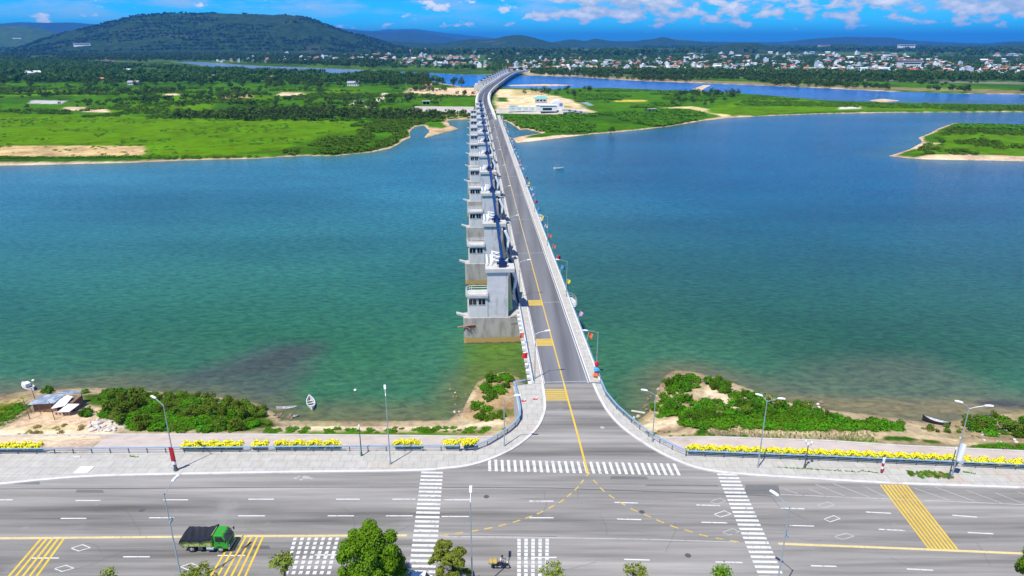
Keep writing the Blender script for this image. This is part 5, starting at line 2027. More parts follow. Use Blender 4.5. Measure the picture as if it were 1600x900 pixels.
WB = mat('white_boat_paint', (0.72, 0.72, 0.70), 0.5, 0.15, 3, grime=(0.4, 0.36, 0.3), gscale=1.5)
GB = mat('grey_boat_inside', (0.55, 0.54, 0.56), 0.7, 0.25, 3)
DB = mat('dark_boat_tar', (0.03, 0.028, 0.026), 0.6, 0.3, 3)
BW2 = mat('bleached_wood', (0.50, 0.47, 0.44), 0.8, 0.25, 3)
boat('rowing_boat', 4.6, 1.45, 0.5, WB, GB, 'white rowing boat afloat in the shallows off the left bank', G(486, 632.5, WZ), R(112))
boat('canoe', 3.6, 0.7, 0.3, BW2, GB, 'narrow pale canoe floating flat beside the left reeds', G(448, 639, WZ), R(4), benches=2)
boat('canoe', 1.6, 0.55, 0.22, mat('weathered_plank', (0.25, 0.23, 0.21), 0.9, 0.3, 4), GB, 'half sunk grey dinghy in front of the canoe by the reeds', G(460, 651.5, WZ), R(15), benches=1)
pb = ground_at(1462, 662, -6.6)
boat('rowing_boat', 4.2, 1.15, 0.45, DB, GB, 'dark hulled boat with pale inside pulled up on the right beach', pb, R(-38), z=pb.z + 0.25)
bo = boat('motor_boat', 4.2, 1.5, 0.5, WB, GB, 'small white boat moored off the hut at the far left', G(45, 607, WZ), R(-32))
MB().box((-0.5, 0, 0.75), (1.3, 1.0, 0.7)).build('cabin', [WHITEP], bo, bevel=0.05)
boat('fishing_boat', 5.5, 1.6, 0.6, WB, GB, 'tiny white boat far out on the open river right of the bridge', G(873, 264, WZ), R(10))
o = MB().box((0, 0, 0), (2.4, 0.5, 0.12)).build('plank', [BW2])
pp = G(997, 644.5, WZ)
o.location = (pp.x, pp.y, WZ + 0.12)
o.rotation_euler = (0, 0.05, R(-14))
tag(o, 'pale plank half in the water at the right bank by the bridge', 'plank')
for (u, v, lab) in ((555, 610, 'tiny white float on the green water left of the bridge'), (52, 595, 'white float near the small moored boat')):
    me = blob(0.28, 0.28, 0.22, 3, 0.02)
    me.materials.append(WHITEP)
    o = bpy.data.objects.new('float', me)
    COL.objects.link(o)
    pp = G(u, v, WZ)
    o.location = (pp.x, pp.y, WZ + 0.08)
    tag(o, lab, 'float')

# ------------------------------------------------------------------ fishing hut at the left bank
ph = ground_at(92, 642, -5.2)
HUT = thing('fishing_hut', 'low makeshift hut with grey tin and white sheet roofs on the left sand', 'hut', (ph.x, ph.y, ph.z))
TIN = mat('grey_tin_sheet', (0.22, 0.27, 0.33), 0.45, 0.35, 0.8, grime=(0.45, 0.50, 0.55), gscale=0.7, glo=0.45, ghi=0.6, metal=0.2)
TIN2 = mat('white_tin_sheet', (0.72, 0.70, 0.72), 0.5, 0.15, 1.0)
MUDW = mat('plank_wall', (0.20, 0.13, 0.08), 0.9, 0.3, 2)


def slab(mb, pts, th=0.06):
    vs = [Vector(p) for p in pts] + [Vector(p) - Vector((0, 0, th)) for p in pts]
    n = len(pts)
    mb.add(vs, [tuple(range(n)), tuple(range(2 * n - 1, n - 1, -1))] + [(i_, n + i_, n + (i_ + 1) % n, (i_ + 1) % n) for i_ in range(n)])
    return mb


slab(MB(), [(-4.2, -1.2, 1.9), (0.3, -1.0, 2.1), (0.6, 2.2, 2.3), (-3.6, 1.6, 2.2)]).build('main_roof', [TIN], HUT)
slab(MB(), [(-1.2, 1.9, 2.5), (2.0, 1.8, 2.3), (2.4, 3.6, 1.9), (-0.4, 3.8, 2.0)]).build('back_roof', [TIN], HUT)
slab(MB(), [(0.1, -1.9, 1.5), (2.2, -1.3, 1.75), (2.4, 0.9, 2.35), (1.2, 1.2, 2.4), (0.6, 0.2, 2.2)]).build('side_roof', [TIN2], HUT)
slab(MB(), [(1.7, -2.6, 1.3), (3.5, -2.3, 1.2), (4.2, -0.4, 1.6), (2.3, -0.6, 1.75)]).build('low_roof', [TIN2], HUT)
MB().box((-1.8, 0.5, 0.9), (4.0, 2.2, 1.8)).build('wall', [MUDW], HUT)
MB().box((1.8, 1.0, 0.9), (2.4, 2.4, 1.8)).build('wall', [MUDW], HUT)
w_ = MB().box((1.9, -1.9, 0.55), (2.6, 0.16, 0.9)).build('brick_wall', [mat('brick_block', (0.50, 0.38, 0.30), 0.9, 0.2, 2)], HUT)
for k in range(4):
    MB().box((0.95 + k * 0.62, -1.985, 0.6), (0.24, 0.06, 0.22)).build('vent_hole', [BLACKP], w_)
for x, y, h_ in ((-4.0, -1.1, 1.9), (-2.4, -1.15, 2.0), (0.2, -1.0, 2.05), (-3.5, 1.5, 2.2), (2.2, 3.4, 2.0), (3.4, -2.2, 1.2), (4.1, -0.5, 1.6)):
    MB().tube((x, y, -0.3), (x, y, h_), 0.06, 0.05, 7).build('post', [BARK], HUT)
for (u, v, h_, lab) in ((47, 655, 3.6, 'leaning dark wooden pole left of the hut'), (58, 632, 3.2, 'upright wooden pole behind the hut towards the moored boat'), (86, 656, 3.4, 'thin wooden pole right in front of the hut')):
    pp = ground_at(u, v, -5)
    o = MB().tube((0, 0, -0.3), (-0.35, 0.1, h_), 0.07, 0.05, 7).build('wooden_pole', [BARK])
    o.location = pp
    tag(o, lab, 'pole')
# stones and rubble near the hut and on the shores
ROCK = mat('rubble_stone', (0.55, 0.50, 0.46), 0.9, 0.3, 1.5, bump=0.4, bscale=6)
ROCKD = mat('dark_stone', (0.20, 0.15, 0.11), 0.9, 0.3, 1.5, bump=0.4, bscale=6)
rocks = []
for k in range(4):
    me = blob(0.5, 0.42, 0.32, 10 + k, 0.35)
    me.materials.append(ROCK)
    rocks.append(me)
md = [m_.copy() for m_ in rocks]
for m_ in md:
    m_.materials[0] = ROCKD


def rock(u, v, s_, dark, label, group, z=-5.5):
    pp = ground_at(u, v, z)
    o = bpy.data.objects.new('rock', rnd.choice(md if dark else rocks))
    COL.objects.link(o)
    o.location = (pp.x, pp.y, max(pp.z, WZ) + 0.05)
    o.rotation_euler = (rnd.uniform(-0.2, 0.2), 0, rnd.uniform(0, 6))
    o.scale = (s_, s_ * rnd.uniform(0.7, 1.1), s_ * rnd.uniform(0.6, 1))
    tag(o, label, 'rock', group)


for k in range(34):
    rock(rnd.uniform(138, 190), rnd.uniform(657, 674), rnd.uniform(0.35, 1.3), False, 'pale rubble stone heaped between the hut and the green bank', 'rubble beside the left hut', -4.8)
for k in range(26):
    t_ = rnd.random()
    rock(988 + 50 * t_ + rnd.uniform(-4, 4), 662 - 68 * t_ + rnd.uniform(-4, 6), rnd.uniform(0.3, 0.8), rnd.random() < 0.7, 'brown stone at the waterline of the right bank next to the bridge', 'stones at the right waterline', -6.6)
for k in range(20):
    rock(rnd.uniform(700, 745), rnd.uniform(605, 655), rnd.uniform(0.3, 0.7), rnd.random() < 0.6, 'brown stone at the edge of the small green point left of the bridge', 'stones at the small point', -6.6)
for k in range(22):
    rock(rnd.uniform(1500, 1600), rnd.uniform(672, 692), rnd.uniform(0.3, 0.7), rnd.random() < 0.3, 'grey stone on the rough slope at the far right bank', 'stones on the right slope', -5.2)
for k in range(9):
    rock(rnd.uniform(1252, 1284), rnd.uniform(630, 638), rnd.uniform(0.5, 1.0), k % 2 == 0, 'stone of the small pile in the brown shallows at the right', 'stone pile in the right shallows', -6.9)
for k in range(12):
    rock(rnd.uniform(428, 462), rnd.uniform(648, 657), rnd.uniform(0.4, 0.8), True, 'dark stone in the shallows beside the canoe', 'stones beside the canoe', -6.9)

# ------------------------------------------------------------------ leaves
def leaf_quad(mb, p, nrm, size, r_, m=0, asp=0.55):
    t1 = nrm.orthogonal().normalized()
    t2 = nrm.cross(t1)
    a = r_.uniform(0, 6.283)
    u = t1 * math.cos(a) + t2 * math.sin(a)
    w_ = nrm.cross(u)
    s_ = size * r_.uniform(0.7, 1.3)
    mb.add([p - u * s_, p + w_ * s_ * asp, p + u * s_, p - w_ * s_ * asp], [(0, 1, 2, 3)], m)


def leaf_cloud(lobes, n, size, seed, shell=0.45, up=0.35, mb=None, zmin=None):
    r_ = random.Random(seed)
    mb = mb or MB()
    tot = sum((l[3] * l[4] * l[5]) ** 0.67 for l in lobes)
    for (cx, cy, cz, rx, ry, rz) in lobes:
        k = int(n * (rx * ry * rz) ** 0.67 / tot) + 1
        for _ in range(k):
            d = Vector((r_.gauss(0, 1), r_.gauss(0, 1), r_.gauss(0, 1))).normalized()
            rad = 1 - shell * r_.random() ** 1.6
            p = Vector((cx + d.x * rx * rad, cy + d.y * ry * rad, cz + d.z * rz * rad))
            if zmin is not None and p.z < zmin:
                p.z = zmin + r_.uniform(0, 0.3)
            nrm = (d + Vector((r_.gauss(0, 0.5), r_.gauss(0, 0.5), r_.gauss(0, 0.5) + up))).normalized()
            leaf_quad(mb, p, nrm, size, r_)
    return mb


def limbs(mb, H, R0, tips, r_):
    mb.tube((0, 0, 0), (0.05, 0.03, H * 0.55), R0, R0 * 0.7, 9)
    mb.tube((0.05, 0.03, H * 0.55), (0.0, 0.0, H), R0 * 0.7, R0 * 0.35, 8)
    for (x, y, z) in tips:
        b = Vector((0, 0, H * r_.uniform(0.5, 0.95)))
        mid = (b + Vector((x, y, z))) / 2 + Vector((0, 0, 0.15))
        mb.tube(b, mid, R0 * 0.4, R0 * 0.26, 6)
        mb.tube(mid, (x, y, z), R0 * 0.26, R0 * 0.08, 6)
    return mb


L_BRIGHT = leafmat('bright_leaves', (0.062, 0.140, 0.004), (0.18, 0.290, 0.010), 0.25, 0.5, 0.8)
L_OLIVE = leafmat('olive_leaves', (0.150, 0.205, 0.020), (0.30, 0.38, 0.055), 0.25, 0.5, 1.2)
L_BUSH = leafmat('bush_leaves', (0.030, 0.098, 0.004), (0.100, 0.235, 0.008), 0.2, 0.55, 0.7)
L_REED = leafmat('reed_leaves', (0.062, 0.110, 0.008), (0.150, 0.225, 0.018), 0.2, 0.6, 0.7)
L_GRASS = leafmat('grass_leaves', (0.045, 0.155, 0.004), (0.125, 0.300, 0.008), 0.2, 0.6, 0.35)
L_DRY = leafmat('dry_grass_leaves', (0.22, 0.17, 0.06), (0.36, 0.30, 0.11), 0.2, 0.7, 0.6)
L_TREE = leafmat('far_tree_leaves', (0.022, 0.055, 0.006), (0.072, 0.138, 0.014), 0.15, 0.6, 0.05)
L_YEL = mat('yellow_petals', (0.86, 0.78, 0.012), 0.6, 0.12, 2.0)

L_SHRUB = leafmat('shrub_leaves', (0.044, 0.125, 0.004), (0.120, 0.250, 0.008), 0.2, 0.6, 0.06)

# ---- trees of the near pavement
BT = thing('street_tree', 'large dense round bright green tree at the lower edge left of the crossing', 'tree', (G(587, 925).x + 0.2, 56.0, 0.14))
r_ = random.Random(11)
lob = [(0, 0, 5.6, 2.9, 2.9, 3.6), (0, 0, 8.0, 1.9, 1.9, 2.1)]
tips = []
for k in range(46):
    a = r_.uniform(0, 6.283)
    z = r_.uniform(2.6, 8.6)
    rr = 3.35 * math.sqrt(max(0.05, 1 - ((z - 4.6) / 5.6) ** 2))
    lob.append((rr * math.cos(a), rr * math.sin(a), z, r_.uniform(0.5, 0.95), r_.uniform(0.5, 0.95), r_.uniform(0.5, 0.9)))
    if k < 14:
        tips.append((rr * 0.8 * math.cos(a), rr * 0.8 * math.sin(a), z))
for k in range(10):
    a = r_.uniform(0, 6.283)
    lob.append((0.9 * math.cos(a), 0.9 * math.sin(a), r_.uniform(9.0, 9.7), 0.6, 0.6, 0.6))
leaf_cloud(lob, 24000, 0.155, 5, 0.5, 0.3).build('crown', [L_BRIGHT], BT)
limbs(MB(), 6.5, 0.26, tips, r_).build('trunk', [BARK], BT)
BT.scale = (0.86, 0.86, 0.94)


def small_tree(u, v_top, y, spread, n, label, mt, seed, H=None, lean=0.0):
    """sparse young tree: top at pixel row v_top when standing on the near pavement at depth y"""
    ang = PITCH + math.atan((v_top - 450) / F)
    ztop = CAMH - y * math.tan(ang)
    x = (u - 800) / F * (y * math.cos(PITCH) + (CAMH - ztop) * math.sin(PITCH))
    o = thing('young_tree', label, 'tree', (x, y, 0.14), r_.uniform(0, 6))
    q = random.Random(seed)
    lob, tips = [], []
    for k in range(int(9 + spread * 9)):
        a = q.uniform(0, 6.283)
        z = ztop - 0.45 - abs(q.gauss(0, 1)) * spread * 0.5
        rr = spread * (0.15 + 0.85 * q.random()) * min(1.0, 0.35 + (ztop - z) / max(1.0, spread))
        lob.append((rr * math.cos(a), rr * math.sin(a), z, q.uniform(0.3, 0.62), q.uniform(0.3, 0.62), q.uniform(0.25, 0.5)))
        tips.append((rr * math.cos(a), rr * math.sin(a), z))
    leaf_cloud(lob, n, 0.15, seed, 0.8, 0.2).build('crown', [mt], o)
    limbs(MB(), ztop - spread * 0.6, 0.09, tips, q).build('trunk', [BARK], o)
    return o


small_tree(706, 853, 56.2, 2.6, 9500, 'pale open crowned young tree right of the left crossing', L_OLIVE, 21)
small_tree(440, 868, 56.6, 1.0, 700, 'thin young tree in front of the wide dotted panel', L_OLIVE, 22)
small_tree(306, 884, 56.3, 1.8, 700, 'pale palm like young tree tops below the near lamp by the truck', L_OLIVE, 23)
small_tree(863, 882, 56.0, 1.6, 650, 'young tree top poking up below the narrow dotted panel', L_OLIVE, 24)
small_tree(992, 887, 55.8, 1.8, 600, 'pale young tree top at the lower edge right of the middle', L_OLIVE, 25)
small_tree(1131, 886, 55.6, 1.0, 360, 'small bright tree top just left of the right crossing', L_BRIGHT, 26)
small_tree(165, 893, 57.2, 1.2, 260, 'faint young tree top at the lower left edge', L_OLIVE, 27)
CT = thing('street_tree', 'bright green rounded tree cut by the lower right corner', 'tree', (G(1612, 925).x - 1.2, 54.6, 0.14))
lob = [(0, 0, 5.0, 2.3, 2.3, 2.2)]
tips = []
for k in range(26):
    a = r_.uniform(0, 6.283)
    z = r_.uniform(3.6, 6.9)
    rr = 2.6 * math.sqrt(max(0.05, 1 - ((z - 4.6) / 2.9) ** 2))
    lob.append((rr * math.cos(a), rr * math.sin(a), z, 0.7, 0.7, 0.6))
    if k < 9:
        tips.append((rr * 0.8 * math.cos(a), rr * 0.8 * math.sin(a), z))
leaf_cloud(lob, 6500, 0.19, 6, 0.5, 0.3).build('crown', [L_BRIGHT], CT)
limbs(MB(), 5.0, 0.2, tips, r_).build('trunk', [BARK], CT)

# ---- yellow flower planters hung behind the railings
def planter_protos():
    out = []
    for k in range(4):
        o = thing('flower_planter', 'x', 'planter', (0, 0, 0))
        mb = MB()
        mb.box((0, 0, 0.30), (2.05, 0.5, 0.42))
        mb.box((0, -0.30, 0.48), (2.1, 0.06, 0.12))
        mb.build('box', [mat('planter_blue', (0.035, 0.10, 0.20), 0.6, 0.2, 2)], o, bevel=0.02)
        q = random.Random(40 + k)
        lob = [(-1.0 + 2.0 * (j_ % 6) / 5 + q.uniform(-0.15, 0.15), q.uniform(-0.30, 0.35), 1.0 + q.uniform(-0.2, 0.45), *((q.uniform(0.28, 0.5),) * 2), q.uniform(0.2, 0.42)) for j_ in range(11)]
        leaf_cloud(lob, 900, 0.11, 50 + k, 0.6, 0.7).build('flowers', [L_YEL], o)
        leaf_cloud([(l[0], l[1], l[2] - 0.26, 0.36, 0.34, 0.30) for l in lob], 260, 0.10, 60 + k, 0.6, 0.2).build('leaves', [L_BUSH], o)
        out.append(o)
    return out


pprot = planter_protos()
pcount = 0
used_p = set()


def planters(line, u0, u1, label, group):
    global pcount
    a = next_on(line, u0)
    b = next_on(line, u1)
    d = b - a
    n = max(1, int(round(d.length / 2.12)))
    nrm = Vector((-d.y, d.x)).normalized()
    for k in range(n):
        p = a + d * ((k + 0.5) / n) + nrm * 0.62
        pr = pprot[(pcount * 7 + k) % 4]
        rz = math.atan2(d.y, d.x)
        loc = (p.x, p.y, 0.02)
        if pr.name not in used_p:
            used_p.add(pr.name)
            pr.location = loc
            pr.rotation_euler = (0, 0, rz)
            pr['label'] = label
            pr['group'] = group
        else:
            copy_tree(pr, loc, rz, label, group)
        pcount += 1


def next_on(line, u):
    """point of a ground polyline under pixel column u"""
    best = None
    for a, b in zip(line[:-1], line[1:]):
        for k in range(60):
            p = a + (b - a) * (k / 60)
            dep = p.y * math.cos(PITCH) + CAMH * math.sin(PITCH)
            uu = 800 + F * p.x / dep
            if best is None or abs(uu - u) < best[0]:
                best = (abs(uu - u), p.copy())
    return best[1]


rl = [Vector(p) for p in rail_l]
rr_ = [Vector(p) for p in rail_r]
planters(rl, -40, 62, 'yellow flower planter in the short row behind the railing at the far left', 'flower planters left of the bridge')
planters(rl, 283, 376, 'yellow flower planter in the row right of the tall bannered lamp', 'flower planters left of the bridge')
planters(rl, 390, 420, 'yellow flower planter in the short pair between two longer rows on the left', 'flower planters left of the bridge')
planters(rl, 428, 534, 'yellow flower planter in the row left of the green lamp post', 'flower planters left of the bridge')
planters(rl, 620, 656, 'yellow flower planter in the short row right of the plain tall lamp', 'flower planters left of the bridge')
planters(rl, 694, 750, 'yellow flower planter in the row nearest the bridge corner on the left', 'flower planters left of the bridge')
planters(rr_, 1074, 1500, 'yellow flower planter in the long row behind the right railing', 'flower planters right of the bridge')
planters(rr_, 1510, 1700, 'yellow flower planter in the row beyond the lamp at the far right', 'flower planters right of the bridge')

# ---- bushes: four leafy prototypes of unit size, copied
def bush_proto(name, mt, seed, n, leaf, tall=1.0, cat='bush', lobes_n=11, zmin=0.02):
    q = random.Random(seed)
    lob = [(q.uniform(-0.55, 0.55), q.uniform(-0.5, 0.5), (0.35 + q.uniform(0, 0.35)) * tall, q.uniform(0.18, 0.5), q.uniform(0.18, 0.5), q.uniform(0.2, 0.5) * tall) for _ in range(lobes_n)]
    me = leaf_cloud(lob, n, leaf, seed, 0.55, 0.45, zmin=zmin).mesh(name, [mt])
    return me


B_BUSH = [bush_proto('bush', L_BUSH, 70 + k, 700, 0.115) for k in range(3)]
B_REED = [bush_proto('bush', L_REED, 80 + k, 600, 0.12, 1.25) for k in range(3)]
B_GRAS = [bush_proto('grass_clump', L_GRASS, 90 + k, 380, 0.12, 0.55, 'grass') for k in range(3)]
B_DRY = [bush_proto('dry_bush', L_DRY, 95 + k, 260, 0.10, 0.7) for k in range(2)]


def inst(me, name, p, s_, sz, label, cat, group, rz=None):
    o = bpy.data.objects.new(name, me)
    COL.objects.link(o)
    o.location = p
    o.rotation_euler = (0, 0, rnd.uniform(0, 6.28) if rz is None else rz)
    o.scale = (s_, s_ * rnd.uniform(0.85, 1.15), sz)
    return tag(o, label, cat, group)


def in_poly(u, v, poly):
    c_ = False
    n = len(poly)
    for i_ in range(n):
        (x1, y1), (x2, y2) = poly[i_], poly[(i_ + 1) % n]
        if (y1 > v) != (y2 > v) and u < (x2 - x1) * (v - y1) / (y2 - y1) + x1:
            c_ = not c_
    return c_


def scatter(poly, n, protos, name, smin, smax, label, cat, group, tall=1.0, z=-5.2):
    us, vs_ = [p[0] for p in poly], [p[1] for p in poly]
    k = 0
    tries = 0
    while k < n and tries < n * 40:
        tries += 1
        u, v = rnd.uniform(min(us), max(us)), rnd.uniform(min(vs_), max(vs_))
        if not in_poly(u, v, poly):
            continue
        p = ground_at(u, v, z)
        if p.z < WZ + 0.05:
            p.z = WZ
        s_ = rnd.uniform(smin, smax)
        inst(rnd.choice(protos), name, (p.x, p.y, p.z - 0.05), s_, s_ * tall * rnd.uniform(0.8, 1.2), label, cat, group)
        k += 1


scatter([(120, 613), (175, 607), (225, 612), (235, 628), (190, 640), (165, 635)], 19, B_BUSH, 'bush', 0.62, 1.40, 'dense dark green bush behind the hut rubble on the left bank', 'bush', 'left bank bushes', 0.8)
scatter([(225, 618), (300, 620), (372, 628), (412, 640), (428, 652), (405, 654), (330, 640), (240, 634)], 41, B_REED, 'bush', 0.57, 1.27, 'olive reedy bush lining the water on the left bank', 'bush', 'left bank reeds', 0.8)
scatter([(195, 645), (300, 640), (400, 655), (425, 662), (400, 668), (300, 662), (215, 662)], 31, B_BUSH + B_REED, 'bush', 0.42, 0.95, 'low bush in the green slope under the reeds of the left bank', 'bush', 'left slope bushes', 0.65)
scatter([(196, 672), (205, 655), (260, 648), (330, 655), (400, 664), (380, 672), (300, 675)], 80, B_GRAS, 'grass_clump', 0.9, 1.6, 'bright grass clump on the slope above the left apron', 'grass clump', 'left slope grass clumps', 0.8)
scatter([(400, 676), (780, 677), (790, 669), (640, 669), (430, 669)], 80, B_GRAS, 'grass_clump', 0.5, 1.0, 'low grass clump on the strip between path and left apron', 'grass clump', 'left strip grass clumps', 0.6)
scatter([(755, 612), (772, 600), (782, 612), (765, 632), (748, 634), (742, 622)], 11, B_BUSH, 'bush', 0.42, 0.95, 'round green bush in the middle of the small point left of the bridge', 'bush', 'bushes on the small point')
scatter([(765, 594), (790, 583), (800, 590), (796, 598), (776, 600)], 8, B_GRAS + B_BUSH[:1], 'bush', 0.42, 0.95, 'bright bush at the tip of the small point left of the bridge', 'bush', 'bushes on the small point', 1.2)
scatter([(730, 650), (745, 642), (780, 644), (795, 656), (770, 658)], 14, B_REED, 'bush', 0.29, 0.70, 'olive bush at the root of the small point left of the bridge', 'bush', 'bushes on the small point')
scatter([(1040, 602), (1060, 588), (1088, 590), (1090, 612), (1060, 614), (1042, 610)], 17, B_BUSH + B_GRAS, 'bush', 0.73, 1.54, 'bright bush of the clump nearest the water on the right bank', 'bush', 'waterside clump on the right bank', 1.1)
scatter([(1100, 598), (1120, 594), (1138, 606), (1134, 618), (1112, 614)], 10, B_BUSH, 'bush', 0.73, 1.46, 'dark bush of the small clump standing alone in the right sand', 'bush', 'lone clump on the right bank')
scatter([(1036, 634), (1045, 620), (1080, 620), (1085, 640), (1055, 648), (1040, 650)], 17, B_BUSH + B_GRAS, 'bush', 0.73, 1.46, 'bush of the clump above the sandy path right of the bridge', 'bush', 'path clump on the right bank', 1.1)
scatter([(1070, 640), (1100, 626), (1125, 632), (1125, 655), (1090, 662), (1065, 664)], 17, B_BUSH, 'bush', 0.73, 1.46, 'dark bush of the middle clump beside the sandy hollow on the right bank', 'bush', 'middle clump on the right bank')
scatter([(1140, 630), (1160, 612), (1195, 620), (1250, 636), (1300, 650), (1300, 660), (1220, 658), (1150, 652)], 36, B_BUSH + B_REED[:1], 'bush', 0.66, 1.46, 'bush in the long belt behind the right bank crops', 'bush', 'long belt on the right bank', 1.1)
scatter([(1070, 668), (1120, 655), (1250, 656), (1400, 662), (1415, 672), (1250, 671)], 100, B_GRAS, 'grass_clump', 1.0, 1.7, 'bright tall grass clump in the belt behind the right crops', 'grass clump', 'right bank grass clumps', 1.0)
scatter([(1440, 668), (1500, 666), (1510, 676), (1450, 676)], 12, B_REED + B_DRY, 'bush', 0.40, 0.86, 'scrubby plant between the beached boat and the far right lamp', 'bush', 'scrub by the beached boat')
scatter([(1500, 668), (1520, 654), (1560, 652), (1600, 655), (1640, 655), (1640, 684), (1560, 682), (1520, 678)], 41, B_BUSH + B_GRAS + B_REED[:1], 'bush', 0.66, 1.54, 'leafy bush on the waterside at the far right edge', 'bush', 'bushes at the far right bank')
scatter([(1500, 703), (1540, 694), (1600, 697), (1660, 702), (1640, 712), (1560, 708)], 34, B_GRAS + B_DRY[:1], 'grass_clump', 0.6, 1.1, 'grass clump just behind the apron edge at the far right', 'grass clump', 'far right grass clumps', 0.7)
scatter([(985, 668), (1010, 676), (1060, 684), (1100, 684), (1240, 692), (1240, 686), (1100, 678), (1020, 672)], 26, B_DRY + B_GRAS, 'dry_bush', 0.3, 0.55, 'dry tuft on the sand strip between right apron and crops', 'dry tuft', 'dry tufts on the right strip', 0.7)
scatter([(20, 684), (130, 676), (150, 668), (60, 662)], 20, B_DRY, 'dry_bush', 0.5, 0.9, 'dry tuft on the sand in front of the fishing hut', 'dry tuft', 'dry tufts by the hut', 0.6)
scatter([(-20, 668), (0, 668), (35, 642), (48, 630), (40, 628), (-20, 650)], 26, B_GRAS, 'grass_clump', 0.6, 1.0, 'grass clump edging the vegetable plot at the far left', 'grass clump', 'plot edge grass clumps', 0.7)
scatter([(60, 612), (75, 606), (84, 612), (75, 617)], 6, B_BUSH, 'bush', 0.46, 0.95, 'dark bush at the water behind the hut beside the moored boat', 'bush', 'bushes behind the hut')
scatter([(128, 650), (142, 636), (148, 645), (140, 652)], 5, B_BUSH, 'bush', 0.53, 1.11, 'round dark bush touching the right wall of the hut', 'bush', 'bushes at the hut wall')

# grass meshes added as extra bush cover in the gaps between the bushes
scatter([(1020, 640), (1036, 612), (1040, 590), (1090, 586), (1092, 612), (1060, 618), (1062, 650), (1030, 652)], 34, B_GRAS, 'bush_cover', 0.9, 1.5, 'fresh green bush cover at the foot of the waterside bushes right of the bridge', 'grass tuft', 'tufts under the right bushes', 1.0)
scatter([(1062, 665), (1070, 635), (1160, 615), (1200, 618), (1260, 640), (1320, 652), (1410, 662), (1415, 672), (1250, 671)], 120, B_GRAS, 'bush_cover', 0.8, 1.5, 'fresh green bush cover within the long belt of the right bank', 'grass tuft', 'tufts of the right belt', 1.1)
scatter([(150, 650), (170, 612), (300, 616), (415, 640), (428, 662), (390, 672), (205, 674)], 130, B_GRAS + B_REED[:1], 'bush_cover', 0.7, 1.5, 'green bush cover among the bushes of the left bank', 'grass tuft', 'tufts of the left bank', 1.1)
scatter([(738, 640), (750, 612), (765, 594), (795, 586), (800, 600), (780, 622), (768, 640), (790, 655), (745, 656)], 34, B_GRAS + B_BUSH[:1], 'bush_cover', 0.8, 1.5, 'green tuft on the small point beside the bridge corner', 'grass tuft', 'tufts of the small point', 1.0)
# crops in rows on the right bank
CR = [bush_proto('crop_plant', L_BUSH, 120 + k, 60, 0.10, 0.8, lobes_n=3) for k in range(2)]
for row in range(4):
    f = row / 3
    n = 30
    for k in range(n):
        u = 1108 + (1372 - 1108) * (k + 0.5 * (row % 2)) / n + rnd.uniform(-1, 1)
        v = 671.5 + 12 * f + (u - 1108) / 264 * 7 + rnd.uniform(-0.5, 0.5)
        p = ground_at(u, v, -4.8)
        inst(rnd.choice(CR), 'crop_plant', p, rnd.uniform(0.48, 0.62), 0.7, 'small dark crop plant set in rows on the sand of the right bank', 'crop plant', 'crop rows on the right bank')
for row in range(5):
    for k in range(11):
        u, v = 2 + k * 4.2 + row * 3 - 8, 645 - k * 2.2 + row * 5.0
        p = ground_at(u, v, -4.9)
        if 0 <= u < 52:
            inst(rnd.choice(CR), 'crop_plant', p, 0.55, 0.4, 'small crop plant in the slanting rows of the plot at the far left', 'crop plant', 'crop rows of the left plot')
# weeds on the right pavement
scatter([(1405, 741), (1485, 741), (1488, 751), (1430, 749)], 30, B_GRAS + B_DRY[:1], 'grass_clump', 0.35, 0.7, 'weed clump in the green patch on the right pavement by the tall lamp', 'grass clump', 'weeds in the pavement patch', 0.5, z=0.13)
for o in list(COL.objects):
    if o.get('group') == 'weeds in the pavement patch':
        o.location.z = 0.12
weeds = MB()
q = random.Random(5)
for (u0, u1, v0, v1, n) in ((1215, 1345, 730, 737, 160), (1345, 1372, 735, 739, 40), (1505, 1524, 737, 740, 50), (200, 216, 712, 714, 30)):
    for _ in range(n):
        u = q.uniform(u0, u1)
        v = v0 + (v1 - v0) * (u - u0) / (u1 - u0) + q.uniform(-0.8, 0.8)
        p = G(u, v, 0.16)
        leaf_quad(weeds, p, Vector((q.gauss(0, 0.6), q.gauss(0, 0.6), 1)).normalized(), 0.13, q)
o = weeds.build('weed_fringe', [L_GRASS])
tag(o, 'thin fringe of low weeds along the cracks of the right pavement', 'weeds', kind='stuff')

# ------------------------------------------------------------------ far trees, woods, town, hills
def tree_proto(seed, mt, n=110, leaf=0.9, H=9.0, W=4.4):
    q = random.Random(seed)
    lob = [(0, 0, H * 0.58, W * 0.55, W * 0.55, H * 0.30)]
    for _ in range(9):
        a = q.uniform(0, 6.283)
        lob.append((W * 0.6 * math.cos(a), W * 0.6 * math.sin(a), H * q.uniform(0.38, 0.82), W * 0.36, W * 0.36, H * 0.17))
    lob.append((q.uniform(-0.8, 0.8), q.uniform(-0.8, 0.8), H * 0.88, W * 0.3, W * 0.3, H * 0.13))
    crown = leaf_cloud(lob, n, leaf, seed, 0.4, 0.3).mesh('crown', [mt])
    tr = MB().tube((0, 0, -0.5), (0.1, 0, H * 0.6), 0.32, 0.18, 6)
    for k in range(3):
        a = k * 2.1 + seed
        tr.tube((0.05, 0, H * 0.4), (W * 0.4 * math.cos(a), W * 0.4 * math.sin(a), H * 0.65), 0.16, 0.06, 5)
    return crown, tr.mesh('trunk', [BARK])


L_TREE2 = leafmat('far_tree_leaves_light', (0.030, 0.062, 0.007), (0.085, 0.140, 0.016), 0.15, 0.6, 0.05)
TP = [tree_proto(200 + k, L_TREE if k < 3 else L_TREE2, 230, 0.62) for k in range(5)]
ntree = 0


